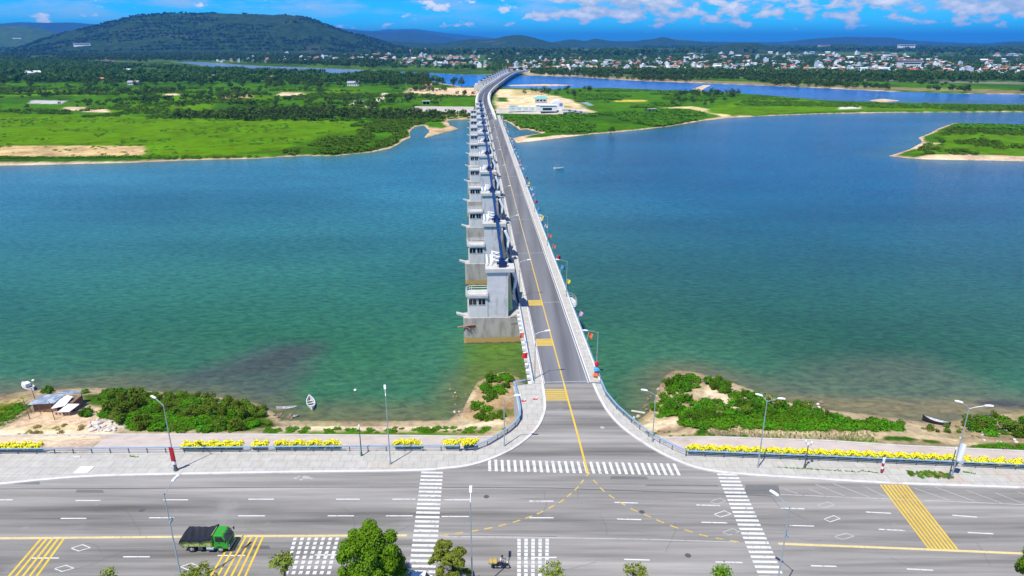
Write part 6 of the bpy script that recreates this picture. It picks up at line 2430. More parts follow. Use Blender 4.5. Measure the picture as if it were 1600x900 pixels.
def tree(p, s_, label, group, k=None, tall=1.0):
    global ntree
    crown, tr = TP[rnd.randrange(5) if k is None else k]
    o = thing('tree', label, 'tree', p, rnd.uniform(0, 6.28), group)
    o.scale = (s_, s_, s_ * tall)
    for nm, me in (('crown', crown), ('trunk', tr)):
        c_ = bpy.data.objects.new(nm, me)
        COL.objects.link(c_)
        c_.parent = o
    ntree += 1
    return o


def dry(p):
    h, d = land_height(p.x, p.y)
    return d[0] > 4, float(h[0])


def grove(poly, n, smin, smax, label, group, z=-5.5, k=None, tall=1.0):
    us, vs_ = [p[0] for p in poly], [p[1] for p in poly]
    got = 0
    for _ in range(n * 30):
        if got >= n:
            break
        u, v = rnd.uniform(min(us), max(us)), rnd.uniform(min(vs_), max(vs_))
        if not in_poly(u, v, poly):
            continue
        p = G(u, v, z)
        ok, h = dry(p)
        if not ok:
            continue
        tree((p.x, p.y, h - 0.1), rnd.uniform(smin, smax), label, group, k, tall)
        got += 1


grove([(565, 137), (640, 138), (726, 136), (722, 128), (640, 124), (570, 128)], 56, 1.0, 1.7, 'tall dark tree of the grove left of the far curving bridge', 'grove beside the far bridge', tall=1.15)
grove([(330, 140), (470, 139), (560, 138), (560, 128), (440, 126), (330, 128)], 46, 0.8, 1.4, 'dark green tree in the belt behind the left fields, middle stretch', 'tree belt behind the left fields')
grove([(0, 135), (110, 139), (330, 138), (330, 127), (200, 124), (0, 122)], 60, 0.8, 1.4, 'dark green tree in the belt behind the left fields, outer left stretch', 'outer left tree belt')
grove([(0, 146), (120, 150), (330, 147), (560, 146), (560, 137), (330, 138), (110, 138), (0, 134)], 26, 0.5, 1.0, 'scattered tree in front of the belt behind the left fields', 'scattered trees before the left belt')
grove([(280, 188), (400, 188), (545, 187), (540, 178), (420, 176), (300, 180)], 30, 0.35, 0.65, 'low dark tree in the hedge line behind the bright left field', 'hedge line of the left fields')
grove([(1040, 156), (1100, 152), (1155, 154), (1155, 146), (1090, 144)], 30, 0.6, 1.0, 'dark tree of the small wood on the right part of the island', 'small wood on the island')
grove([(1050, 166), (1140, 165), (1140, 157), (1060, 158)], 12, 0.5, 0.8, 'tree standing between the island fields below the small wood', 'trees between the island fields')
grove([(818, 149), (860, 150), (858, 143), (822, 142)], 6, 0.7, 1.0, 'tree behind the white riverside buildings', 'trees behind the white buildings')
grove([(860, 150), (930, 150), (940, 141), (880, 139)], 14, 0.6, 0.9, 'tree at the far shore of the island right of the white buildings', 'trees at the island far shore')
for (u, v, s_, lab) in ((1471, 226, 0.62, 'round dark lone bush tree on the tip of the right spit'), (1552, 224, 0.36, 'small lone tree in the middle of the right spit grass'), (1010, 175, 0.6, 'lone dark tree beside the small hut on the island'),
                        (1058, 176, 0.42, 'small round tree right of the island hut'), (955, 205, 0.75, 'dark tree at the water edge of the island shore'), (42, 171, 0.7, 'bare lone tree beside the pale pond of the left fields'),
                        (152, 150, 0.6, 'left tree of the two standing alone in the left fields'), (178, 149, 0.5, 'right tree of the two standing alone in the left fields'), (225, 152, 0.6, 'lone tree near the sandy patch of the left fields')):
    p = G(u, v, -5.7)
    tree((p.x, p.y, hz(p.x, p.y) - 0.1), s_, lab, 'lone trees', None, 0.8)


def arrays(mesh):
    me = mesh
    n = len(me.vertices)
    co = np.empty(n * 3, np.float32)
    me.vertices.foreach_get('co', co)
    fs = [tuple(p.vertices) for p in me.polygons]
    return co.reshape(-1, 3), np.array([f for f in fs if len(f) == 4], np.int32)


def mass(name, mesh, pos, sc, tall, matl, label, cat, seed=0):
    """one object for a far mass of growth nobody could count"""
    co, q4 = arrays(mesh)
    rs = np.random.RandomState(seed)
    n = len(pos)
    a = rs.uniform(0, 6.283, n)
    ca, sa = np.cos(a), np.sin(a)
    x = co[None, :, 0] * ca[:, None] - co[None, :, 1] * sa[:, None]
    y = co[None, :, 0] * sa[:, None] + co[None, :, 1] * ca[:, None]
    V = np.stack([x * sc[:, None] + pos[:, 0:1], y * sc[:, None] + pos[:, 1:2], co[None, :, 2] * (sc * tall)[:, None] + pos[:, 2:3]], -1).reshape(-1, 3).astype(np.float32)
    Q = (q4[None] + (np.arange(n) * len(co))[:, None, None]).reshape(-1, 4).astype(np.int32)
    me = bpy.data.meshes.new(name)
    me.vertices.add(len(V))
    me.vertices.foreach_set('co', V.ravel())
    me.loops.add(Q.size)
    me.loops.foreach_set('vertex_index', Q.ravel())
    me.polygons.add(len(Q))
    me.polygons.foreach_set('loop_start', np.arange(0, Q.size, 4, dtype=np.int32))
    me.polygons.foreach_set('loop_total', np.full(len(Q), 4, np.int32))
    me.update(calc_edges=True)
    me.materials.append(matl)
    o = bpy.data.objects.new(name, me)
    COL.objects.link(o)
    return tag(o, label, cat, kind='stuff')


MINI = tree_proto(300, L_TREE, 44, 1.45)[0]
MINI2 = leaf_cloud([(0, 0, 0.5, 1, 1, 0.6), (0.7, 0.3, 0.4, 0.6, 0.6, 0.5), (-0.6, 0.4, 0.45, 0.6, 0.6, 0.5)], 40, 0.33, 301, 0.4, 0.4).mesh('shrub', [L_BUSH])


def field_points(poly, n, seed, z=-5.5, clump=0.0, cs=60.0):
    rs = np.random.RandomState(seed)
    us, vs_ = [p[0] for p in poly], [p[1] for p in poly]
    # spread evenly over the ground, not over the picture
    P_ = np.array([(G(u, v, z).x, G(u, v, z).y) for u, v in poly])
    out = np.zeros((0, 2))
    while len(out) < n:
        x = rs.uniform(P_[:, 0].min(), P_[:, 0].max(), n * 4)
        y = rs.uniform(P_[:, 1].min(), P_[:, 1].max(), n * 4)
        ok = sdf(x, y, P_) > 0
        if clump:
            ok &= fbm(x, y, cs, seed, 3) > clump
        x, y = x[ok], y[ok]
        out = np.concatenate([out, np.stack([x, y], 1)])
        if len(x) == 0:
            break
    out = out[:n]
    h, d = land_height(out[:, 0], out[:, 1])
    k = d > 3
    return np.stack([out[k, 0], out[k, 1], h[k] - 0.1], 1)


def wood(poly, n, seed, smin, smax, label, clump=0.0, cs=60.0, matl=None, mesh=None, tall=1.0, name='woodland', cat='woodland'):
    pos = field_points(poly, n, seed, -5.5, clump, cs)
    sc = np.random.RandomState(seed + 1).uniform(smin, smax, len(pos))
    return mass(name, mesh or MINI, pos, sc, tall, matl or L_TREE, label, cat, seed)


wood([(-60, 130), (330, 132), (560, 131), (722, 130), (720, 118), (640, 112), (500, 116), (330, 110), (200, 104), (0, 90), (-60, 90)], 6000, 401, 0.7, 1.5, 'distant mixed woodland behind the left field belt reaching back to the pale channel', 0.40, 110)
wood([(-80, 100), (200, 98), (330, 96), (700, 112), (740, 112), (740, 98), (600, 90), (300, 84), (-80, 84)], 4200, 402, 0.9, 1.9, 'distant dark woodland between the left channel and the foot of the big hill', 0.47, 260)
wood([(840, 119.5), (1000, 126), (1300, 137), (1700, 150), (1700, 136), (1300, 124), (1000, 119), (840, 116)], 900, 403, 0.5, 1.0, 'dark scrub woodland along the far bank below the right town', 0.42, 90)
wood([(830, 116), (1000, 119), (1300, 124), (1700, 131), (1700, 122), (1300, 117), (1000, 113.5), (830, 112)], 1700, 404, 0.8, 1.5, 'dark tree mass between far bank road and first houses of the right town', 0.32, 120)
wood([(760, 113), (830, 113), (1000, 114.5), (1300, 118), (1700, 123), (1700, 92), (1300, 88), (1000, 86), (760, 88)], 4200, 405, 0.7, 1.3, 'distant garden trees scattered among the houses of the right town', 0.36, 120)
wood([(300, 97), (740, 111), (760, 100), (640, 86), (300, 84)], 900, 406, 0.8, 1.5, 'distant garden trees among the houses of the left town', 0.42, 200)
wood([(-200, 86), (1800, 92), (1800, 74.5), (-200, 74.5)], 5000, 407, 2.0, 4.5, 'hazy far off woods of the plain in front of the hills', 0.47, 900)
# shrubs of the island and the fields
wood([(780, 203), (860, 206), (960, 205), (1100, 186), (1130, 181), (1050, 172), (940, 177), (840, 182), (780, 182)], 1500, 408, 1.2, 3.0, 'thick low shrub cover along the front shore of the island', 0.46, 40, L_SHRUB, MINI2, 1.0, 'shrub_cover', 'shrubs')
wood([(900, 168), (1040, 168), (1150, 150), (1050, 142), (900, 142)], 1100, 409, 1.2, 3.2, 'scattered low shrubs in the meadows of the island', 0.5, 50, L_SHRUB, MINI2, 1.0, 'shrub_cover', 'shrubs')
wood([(430, 243), (560, 240), (622, 226), (640, 214), (640, 196), (700, 186), (690, 176), (560, 186), (540, 205), (490, 224)], 1100, 410, 1.0, 2.6, 'green shrub cover on the left shore beside the inlet', 0.46, 30, L_SHRUB, MINI2, 1.0, 'shrub_cover', 'shrubs')
wood([(-20, 242), (420, 244), (540, 205), (540, 190), (300, 186), (-20, 182)], 420, 411, 0.6, 1.5, 'sparse dark weeds dotted over the bright left field', 0.52, 30, L_SHRUB, MINI2, 0.7, 'weed_cover', 'weeds')
wood([(-20, 247), (228, 246), (420, 246), (420, 242), (228, 244), (-20, 245)], 260, 412, 0.8, 1.5, 'hedge of low shrubs between ploughed field and left shore', 0.3, 20, L_SHRUB, MINI2, 1.0, 'shrub_cover', 'shrubs')
wood([(-20, 183), (560, 190), (740, 176), (740, 152), (560, 142), (-20, 134)], 2600, 413, 0.9, 2.8, 'scattered shrubs and field hedges of the left farmland', 0.53, 38, L_SHRUB, MINI2, 1.0, 'shrub_cover', 'shrubs')
wood([(1430, 244), (1600, 247), (1700, 249), (1700, 199), (1490, 198), (1450, 220)], 420, 414, 0.8, 2.2, 'low shrubs scattered over the right spit', 0.52, 25, L_SHRUB, MINI2, 0.9, 'shrub_cover', 'shrubs')
wood([(1485, 199), (1600, 202), (1700, 203), (1700, 199), (1600, 197), (1495, 195)], 260, 415, 1.2, 2.6, 'dark shrub rim on the back shore of the right spit', 0.2, 25, L_SHRUB, MINI2, 1.0, 'shrub_cover', 'shrubs')
wood([(1150, 164), (1600, 172), (1700, 172), (1700, 166.5), (1500, 163.5), (1300, 159.5), (1180, 150)], 800, 416, 1.0, 2.4, 'dark shrub rim along the back shore of the island', 0.42, 60, L_SHRUB, MINI2, 1.0, 'shrub_cover', 'shrubs')
wood([(1130, 184.5), (1200, 182), (1400, 176.5), (1600, 175.5), (1600, 174), (1400, 175), (1200, 180), (1130, 183)], 160, 417, 0.8, 1.8, 'broken shrub line on the front shore of the right fields', 0.45, 40, L_SHRUB, MINI2, 1.0, 'shrub_cover', 'shrubs')
wood([(640, 187), (735, 187), (735, 178), (640, 178)], 240, 418, 0.8, 2.0, 'shrubs below the quay wall left of the gate piers', 0.45, 25, L_SHRUB, MINI2, 1.0, 'shrub_cover', 'shrubs')

wood([(265, 189), (400, 189), (560, 188), (735, 187), (735, 179), (600, 174), (480, 172), (380, 176), (280, 181)], 520, 430, 0.30, 0.75, 'mixed hedge trees along the back edge of the bright left field', 0.36, 40, L_TREE2)
wood([(20, 168), (740, 168), (740, 140), (330, 142), (20, 142)], 420, 431, 0.30, 0.8, 'scattered garden trees in the left farmland', 0.55, 50, L_TREE2)
# ---- hills: ridges with real depth behind the plain
def hill_mat(name, c1, c2, c3, sc_):
    m = bpy.data.materials.new(name)
    m.use_nodes = True
    t = NT(m.node_tree)
    bs = t.n['Principled BSDF']
    pos = t.node('ShaderNodeNewGeometry').outputs['Position']
    n1 = t.noise(pos, 0.02 * sc_, 6, 0.65)
    n2 = t.noise(pos, 0.0035 * sc_, 5, 0.6)
    c = t.mix(t.ramp(n1, 0.35, 0.68), c1, c2)
    c = t.mix(t.ramp(n2, 0.56, 0.70, 0, 0.8), c, c3)
    t.l.new(c, bs.inputs['Base Color'])
    bs.inputs['Roughness'].default_value = 0.95
    bs.inputs['Specular IOR Level'].default_value = 0.05
    b = t.node('ShaderNodeBump')
    b.inputs['Strength'].default_value = 1.0
    b.inputs['Distance'].default_value = 14.0
    t.l.new(t.noise(pos, 0.03, 5, 0.7), b.inputs['Height'])
    t.l.new(b.outputs[0], bs.inputs['Normal'])
    return m


HM1 = hill_mat('wooded_hill', (0.014, 0.032, 0.008), (0.032, 0.066, 0.013), (0.075, 0.085, 0.026), 1.0)
HM2 = hill_mat('green_hill', (0.032, 0.066, 0.012), (0.06, 0.11, 0.018), (0.10, 0.11, 0.04), 1.0)
HM3 = hill_mat('far_hill', (0.018, 0.032, 0.016), (0.035, 0.05, 0.022), (0.06, 0.06, 0.035), 0.5)


def hill(sil, D, depth, matl, name='hill', wob=10.0, seed=0, label=None, rough=0.12):
    us = np.array([p[0] for p in sil], float)
    vs_ = np.array([p[1] for p in sil], float)
    nu = max(40, int((us[-1] - us[0]) / 2.2))
    U = np.linspace(us[0], us[-1], nu)
    # smooth interpolation of the skyline
    Vv = np.interp(U, us, vs_)
    ker = np.ones(7) / 7
    Vv = np.convolve(np.pad(Vv, 3, mode='edge'), ker, 'valid')
    nt = 44
    T = np.linspace(-1, 1, nt)
    Xg, Yg, Zg = [], [], []
    for tt in T:
        row = []
        for u, v in zip(U, Vv):
            ang = math.atan((v - 450) / F) + PITCH
            zc = CAMH - D * math.tan(ang)
            az = math.atan((u - 800) / F * math.cos(math.atan((v - 450) / F)) / 1.0)
            d = D + tt * depth
            prof = (1 - abs(tt) ** 1.5) ** 1.15
            row.append((d * (u - 800) / F / (math.cos(PITCH) + (450 - v) / F * math.sin(PITCH)), d, -7 + (zc + 7) * prof))
        row = np.array(row)
        Xg.append(row[:, 0])
        Yg.append(row[:, 1])
        Zg.append(row[:, 2])
    Xg, Yg, Zg = np.array(Xg), np.array(Yg), np.array(Zg)
    hgt = Zg + 7
    nn = fbm(Xg, Yg, depth * 0.35, 60 + seed, 5) - 0.5
    edge = (1 - np.abs(T)[:, None] ** 4)
    crest = np.exp(-(T[:, None] / 0.30) ** 2)
    Zg = Zg + hgt * nn * 1.1 * edge * (1 - 0.97 * crest) + (fbm(Xg, Yg, 90, 61, 3) - 0.5) * wob * np.clip(hgt / 40, 0, 1)
    o = grid_mesh(name, Xg, Yg, Zg, None, matl)
    structure(o)
    return Xg, Yg, Zg


big = hill([(0, 84), (30, 76), (62, 64), (99, 53), (135, 45), (168, 36.5), (192, 31), (216, 27.5), (240, 24.5), (270, 22.5), (300, 22), (400, 21.5), (430, 22.5), (460, 24.5), (481, 28), (502, 36.5), (526, 46), (550, 54), (580, 60), (604, 68), (640, 78)],
           5000, 1350, HM1, wob=16, seed=1)
hill([(-420, 74), (-330, 58), (-200, 44), (-60, 39), (0, 40), (40, 41), (70, 46), (95, 53), (125, 62)], 7200, 1500, HM2, wob=10, seed=2)
hill([(-560, 68), (-420, 54), (-200, 40), (0, 37), (30, 34.5), (60, 36), (110, 35), (150, 38), (200, 46), (260, 60)], 13500, 1800, HM3, wob=10, seed=3)
hill([(440, 40), (480, 40), (510, 40), (530, 44), (560, 47), (600, 50), (640, 48.5), (670, 53), (700, 58), (740, 66)], 14500, 2000, HM3, wob=10, seed=4)
hill([(560, 52), (600, 46), (650, 45), (700, 52), (760, 58), (820, 66)], 21000, 2600, HM3, wob=10, seed=14)
hill([(520, 76), (560, 68), (600, 63), (640, 66), (690, 68), (740, 60), (765, 62), (800, 54.5), (815, 54.5), (838, 60), (862, 66), (890, 72)], 6800, 1300, HM1, wob=8, seed=5)
hill([(850, 70), (870, 65), (893, 61), (906, 63), (915, 65), (929, 59.5), (945, 62.5), (965, 66), (990, 71)], 8600, 1100, HM1, wob=8, seed=6)
hill([(940, 72), (970, 66), (1000, 63.5), (1025, 60.5), (1036, 57), (1050, 61), (1080, 63.5), (1120, 67), (1160, 72)], 9200, 1300, HM1, wob=8, seed=7)
hill([(1090, 82), (1120, 74), (1140, 68), (1160, 67), (1185, 67.5), (1200, 73), (1235, 79), (1290, 84)], 4800, 800, HM1, wob=8, seed=8)
hill([(860, 66), (960, 64), (1100, 65), (1200, 66), (1230, 65), (1270, 60.5), (1320, 57.5), (1390, 58.5), (1420, 63), (1480, 66), (1540, 68), (1570, 65), (1600, 64.5), (1700, 62), (1800, 64), (1950, 69)], 13000, 2200, HM3, wob=10, seed=9)
hill([(1200, 84), (1240, 75), (1285, 70), (1330, 69), (1376, 76), (1420, 83)], 5600, 800, HM1, wob=8, seed=10)
hill([(1400, 84), (1430, 76), (1470, 70.5), (1512, 74), (1560, 80), (1640, 84)], 6000, 800, HM1, wob=8, seed=11)
hill([(1540, 76), (1570, 66), (1590, 65), (1640, 66), (1720, 72)], 7600, 900, HM1, wob=8, seed=12)
# tree cover on the big hill
Xb, Yb, Zb = big
rs = np.random.RandomState(3)
ii = rs.randint(2, Xb.shape[0] - 2, 10500)
jj = rs.randint(1, Xb.shape[1] - 1, 10500)
crest_i = np.full(420, Xb.shape[0] // 2) + rs.randint(-1, 2, 420)
ii = np.concatenate([ii, crest_i])
jj = np.concatenate([jj, rs.randint(20, Xb.shape[1] - 20, 420)])
pos = np.stack([Xb[ii, jj], Yb[ii, jj], Zb[ii, jj] - 1.5], 1)
pos[:, 0] += rs.uniform(-12, 12, len(pos))
pos[:, 1] += rs.uniform(-20, 20, len(pos))
keep = fbm(pos[:, 0], pos[:, 1], 260, 77, 3) > 0.40
pos = pos[keep]
mass('hill_woodland', MINI, pos, rs.uniform(0.9, 1.9, len(pos)), 0.9, leafmat('hill_wood_leaves', (0.016, 0.036, 0.007), (0.044, 0.084, 0.014), 0.1, 0.7, 0.01), 'dark woods covering the big hill at the left', 'woodland', 9)

# ---- houses
WALLS = [mat('cream_wall', (0.72, 0.66, 0.55), 0.8, 0.1, 0.3), mat('plain_white_wall', (0.80, 0.80, 0.78), 0.8, 0.08, 0.3), mat('bluish_wall', (0.55, 0.66, 0.74), 0.8, 0.1, 0.3)]
ROOFS = {'red': mat('red_tile_roof', (0.42, 0.13, 0.07), 0.8, 0.25, 0.6), 'orange': mat('orange_tile_roof', (0.50, 0.22, 0.09), 0.8, 0.25, 0.6), 'white': mat('pale_tin_roof', (0.66, 0.67, 0.68), 0.5, 0.1, 0.5),
         'blue': mat('blue_tin_roof', (0.14, 0.28, 0.44), 0.5, 0.15, 0.5), 'grey': mat('grey_tin_roof', (0.32, 0.33, 0.34), 0.6, 0.15, 0.5)}
HV = []
q = random.Random(17)


def house_mesh(wd, dp, h_, roof, rt, wall):
    mb = MB()
    mb.box((0, 0, h_ / 2 - 0.5), (wd, dp, h_ + 1), 0)
    o_ = 0.7
    if rt == 'gable':
        rh = dp * 0.26
        x, y = wd / 2 + o_, dp / 2 + o_
        mb.add([(-x, -y, h_ - 0.1), (x, -y, h_ - 0.1), (x, y, h_ - 0.1), (-x, y, h_ - 0.1), (-x, 0, h_ + rh), (x, 0, h_ + rh)], [(0, 1, 5, 4), (2, 3, 4, 5), (1, 2, 5), (3, 0, 4), (3, 2, 1, 0)], 1)
    elif rt == 'hip':
        rh = dp * 0.28
        x, y = wd / 2 + o_, dp / 2 + o_
        mb.add([(-x, -y, h_ - 0.1), (x, -y, h_ - 0.1), (x, y, h_ - 0.1), (-x, y, h_ - 0.1), (-x + y, 0, h_ + rh), (x - y, 0, h_ + rh)], [(0, 1, 5, 4), (2, 3, 4, 5), (1, 2, 5), (3, 0, 4), (3, 2, 1, 0)], 1)
    else:
        mb.box((0, 0, h_ + 0.12), (wd + 0.5, dp + 0.5, 0.25), 1)
        mb.box((wd * 0.2, dp * 0.1, h_ + 1.3), (wd * 0.35, dp * 0.4, 2.1), 0)
    st = max(1, int(h_ / 3.2))
    for f in range(st):
        k = max(2, int(wd / 3.2))
        for i_ in range(k):
            mb.box((-wd / 2 + wd * (i_ + 0.5) / k, -dp / 2 - 0.03, 1.7 + f * 3.2), (1.2, 0.1, 1.4), 2)
    return mb.mesh('house', [wall, roof, GLASSD])


for rt, wd, dp, h_, rc, wl in (('gable', 13, 9, 4.0, 'red', 0), ('gable', 15, 9, 4.2, 'white', 1), ('flat', 7, 11, 9.8, 'white', 1), ('hip', 12, 10, 6.6, 'red', 0), ('gable', 17, 10, 4.4, 'grey', 1),
                               ('flat', 9, 11, 6.8, 'white', 1), ('gable', 14, 9, 4.0, 'blue', 1), ('hip', 11, 9, 6.8, 'orange', 1), ('flat', 6, 12, 12.8, 'white', 2), ('gable', 12, 8, 3.8, 'orange', 0)):
    HV.append((house_mesh(wd, dp, h_, ROOFS[rc], rt, WALLS[wl]), rc, rt, h_))


def house(p, k, label, group, rz, s_=1.0):
    me = HV[k][0]
    o = bpy.data.objects.new('house', me)
    COL.objects.link(o)
    o.location = p
    o.rotation_euler = (0, 0, rz)
    o.scale = (s_, s_, s_)
    return tag(o, label, 'house', group)


def desc(k):
    _, rc, rt, h_ = HV[k]
    size = 'tall' if h_ > 9 else 'two storey' if h_ > 6 else 'low'
    return '%s house with %s %s roof' % (size, {'white': 'pale'}.get(rc, rc), 'flat' if rt == 'flat' else 'tin' if rc in ('white', 'blue', 'grey') else 'tiled')


def town(poly, n, where, group, smin=0.9, smax=1.3, weights=None, mind=13.0):
    us, vs_ = [p[0] for p in poly], [p[1] for p in poly]
    placed = []
    tries = 0
    while len(placed) < n and tries < n * 60:
        tries += 1
        u, v = rnd.uniform(min(us), max(us)), rnd.uniform(min(vs_), max(vs_))
        if not in_poly(u, v, poly):
            continue
        p = G(u, v, -5.5)
        if any((p.x - a) ** 2 + (p.y - b) ** 2 < mind * mind for a, b in placed):
            continue
        ok, h = dry(p)
        if not ok:
            continue
        placed.append((p.x, p.y))
        k = rnd.choices(range(10), weights or (12, 18, 7, 9, 14, 12, 6, 7, 2, 9))[0]
        house((p.x, p.y, h - 0.2), k, desc(k) + ' ' + where, group + ', ' + desc(k), rnd.gauss(0, 0.35) + rnd.choice((0, 0, 1.57)), rnd.uniform(smin, smax))


far_houses = []


def far_town(poly, n, smin, smax, mind, weights=None):
    us, vs_ = [p[0] for p in poly], [p[1] for p in poly]
    P_ = np.array([(G(u, v, -5.5).x, G(u, v, -5.5).y) for u, v in poly])
    rs_ = np.random.RandomState(n)
    placed = []
    for _ in range(n * 40):
        if len(placed) >= n:
            break
        u, v = rs_.uniform(min(us), max(us)), rs_.uniform(min(vs_), max(vs_))
        if not in_poly(u, v, poly):
            continue
        p = G(u, v, -5.5)
        if any((p.x - a_) ** 2 + (p.y - b_) ** 2 < mind * mind for a_, b_ in placed):
            continue
        ok, h = dry(p)
        if ok:
            placed.append((p.x, p.y))
            k = rnd.choices(range(10), weights or (12, 18, 7, 9, 14, 12, 6, 6, 2, 9))[0]
            far_houses.append((k, (p.x, p.y, h - 0.2), rnd.gauss(0, 0.35) + rnd.choice((0, 0, 1.57)), rnd.uniform(smin, smax)))


town([(796, 112), (900, 113.5), (1000, 115), (1000, 109), (900, 107), (796, 107)], 66, 'in front rows right of the far bridge', 'front rows by the far bridge', 0.72, 1.05, mind=13)
town([(1000, 115.5), (1150, 117), (1330, 119), (1330, 114), (1150, 112), (1000, 110)], 66, 'in front rows of the middle right town', 'front rows of the middle town', 0.72, 1.05, mind=13)
town([(1330, 119), (1500, 120.5), (1620, 122), (1620, 116), (1330, 114)], 56, 'in front rows at the right edge', 'front rows at the right edge', 0.72, 1.05, mind=13)
town([(340, 98), (460, 99), (560, 101), (700, 105), (760, 106), (760, 99), (640, 94), (460, 93), (340, 93)], 92, 'in the town below the big hill', 'town below the big hill', 0.8, 1.2, mind=16)
far_town([(790, 108), (1000, 109.5), (1330, 113), (1620, 115), (1620, 104), (1000, 99), (790, 97)], 270, 0.8, 1.2, 15)
far_town([(790, 98), (1000, 100), (1620, 104), (1620, 93), (1000, 90), (820, 91)], 120, 0.9, 1.4, 26)
far_town([(460, 94), (640, 95), (760, 99), (770, 90), (640, 85), (480, 87)], 90, 0.9, 1.4, 22)
far_town([(600, 84), (820, 86), (820, 77), (640, 76)], 26, 1.2, 1.9, 40)
far_town([(1000, 92), (1600, 93), (1600, 82), (1000, 80)], 60, 1.2, 1.8, 40)
far_town([(80, 76), (330, 82), (460, 90), (460, 84), (330, 75), (100, 72)], 40, 1.1, 1.7, 40)
fh = MB()
for k, p, rz, sc_ in far_houses:
    me = HV[k][0]
    c_, s_ = math.cos(rz) * sc_, math.sin(rz) * sc_
    mi = {'red': 3, 'orange': 4, 'white': 5, 'blue': 6, 'grey': 7}[HV[k][1]]
    base = len(fh.v)
    wl = WALLS.index(me.materials[0])
    for v in me.vertices:
        fh.v.append((p[0] + v.co.x * c_ - v.co.y * s_, p[1] + v.co.x * s_ + v.co.y * c_, p[2] + v.co.z * sc_))
    for f in me.polygons:
        fh.f.append([i_ + base for i_ in f.vertices])
        fh.m.append((wl, mi, 8)[f.material_index])
o = fh.build('distant_houses', WALLS + [ROOFS['red'], ROOFS['orange'], ROOFS['white'], ROOFS['blue'], ROOFS['grey'], GLASSD])
tag(o, 'hundreds of tiny pale houses in the far back of the towns', 'houses', kind='stuff')
for (u, v, k, s_, rz, lab) in ((53, 119, 1, 1.5, 0.9, 'long pale tin roofed shed standing in the left woods near the photo edge'), (200, 113, 1, 1.1, 0.2, 'white roofed house in the middle of the left woods'),
                               (285, 124, 1, 1.1, 0.3, 'pale tin roofed house near the middle of the left tree belt'), (328, 125, 1, 1.3, -0.1, 'white roofed barn in the right part of the left tree belt'),
                               (158, 127, 9, 1.0, 0.1, 'orange roofed cottage in the left tree belt'), (210, 133, 4, 0.9, 0.1, 'grey roofed cottage at the front of the left tree belt'),
                               (430, 124, 9, 1.0, 0.2, 'orange roofed cottage beside the grove of the left belt'), (553, 134, 4, 1.0, 0.0, 'dark roofed farmhouse at the edge of the grove'),
                               (668, 136.5, 9, 1.0, 0.0, 'red roofed cottage in front of the tall grove')):
    p = G(u, v, -5.5)
    house((p.x, p.y, hz(p.x, p.y) - 0.2), k, lab, 'farmhouses in the left woods', rz, s_)
# small field buildings with open fronts
def small_barn(u, v, wd, label, wall, roof):
    p = G(u, v, -5.6)
    o = thing('field_hut', label, 'hut', (p.x, p.y, hz(p.x, p.y)), 0.05)
    mb = MB()
    mb.box((0, 2, 1.4), (wd, 0.3, 3.2))
    for x in (-wd / 2 + 0.15, 0, wd / 2 - 0.15):
        mb.box((x, 0, 1.4), (0.3, 4, 3.2))
    mb.build('wall', [wall], o)
    MB().box((0, 0, 3.15), (wd + 1.2, 5.6, 0.3)).build('roof', [roof], o)
    MB().box((0, 1.7, 1.2), (wd - 0.8, 0.2, 2.2)).build('opening_shade', [BLACKP], o)  # black panel set inside the open bays, standing in for the shade there
    return o


small_barn(561, 163.5, 9.5, 'open fronted concrete shed with grey roof in the left fields', WALLS[1], ROOFS['grey'])
small_barn(1018, 175, 7.5, 'small white hut among the trees of the island', WALLS[1], ROOFS['grey'])
small_barn(666, 163, 7, 'small pale ruin beside the dirt track left of the bridge', CONC, CONC_W)

# ---- white riverside buildings right of the bridge end
p0 = G(775, 176, -5.0)
p1 = G(908, 178.5, -5.0)
qy = MB()
dq = (p1 - p0)
qy.add([p0 + Vector((0, 0, -2)), p1 + Vector((0, 0, -2)), p1 + Vector((0, 14, 1.6)), p0 + Vector((0, 14, 1.6)), p0 + Vector((0, 24, 1.6)), p1 + Vector((0, 24, 1.6))], [(0, 1, 2, 3), (3, 2, 5, 4)])
structure(qy.build('quay_slope', [mat('quay_concrete', (0.42, 0.39, 0.33), 0.85, 0.2, 0.2)]))
p2, p3 = G(640, 175, -5.4), G(738, 176, -5.4)
qy = MB()
qy.add([p2 + Vector((0, 0, -1)), p3 + Vector((0, 0, -1)), p3 + Vector((0, 12, 1.8)), p2 + Vector((0, 12, 1.8)), p2 + Vector((0, 40, 1.8)), p3 + Vector((0, 40, 1.8))], [(0, 1, 2, 3), (3, 2, 5, 4)])
structure(qy.build('quay_slope', [MATS['quay_concrete']]))
W1 = WALLS[1]


def at_(u, v):
    p = G(u, v, -3.4)
    return p


p = at_(857, 173.5)
HB = thing('gate_house', 'white flat roofed riverside building with one long dark opening', 'building', (p.x, p.y + 3, -3.6), 0.02)
MB().box((0, 0, 2.8), (14, 8, 5.6)).build('wall', [W1], HB)
MB().box((0, 0, 5.75), (15, 9, 0.4)).build('roof', [WHITEP], HB)
MB().box((-1.2, -4.0, 2.4), (7.8, 0.4, 2.0)).build('window', [GLASSD], HB)
p = at_(866, 172.5)
AR = thing('arched_pavilion', 'white arched gable building behind the long dark opening house', 'building', (p.x, p.y + 9, -3.6), 0.02)
mb = MB()
prof = [(-5.5, 0), (-5.5, 5)] + [(-5.5 * math.cos(a * math.pi / 10), 5 + 4.2 * math.sin(a * math.pi / 10)) for a in range(1, 10)] + [(5.5, 5), (5.5, 0)]
n = len(prof)
vs = [(x, -4, z) for x, z in prof] + [(x, 4, z) for x, z in prof]
mb.add(vs, [tuple(range(n)), tuple(range(2 * n - 1, n - 1, -1))] + [(i_, n + i_, n + (i_ + 1) % n, (i_ + 1) % n) for i_ in range(n)])
mb.build('wall', [W1], AR)
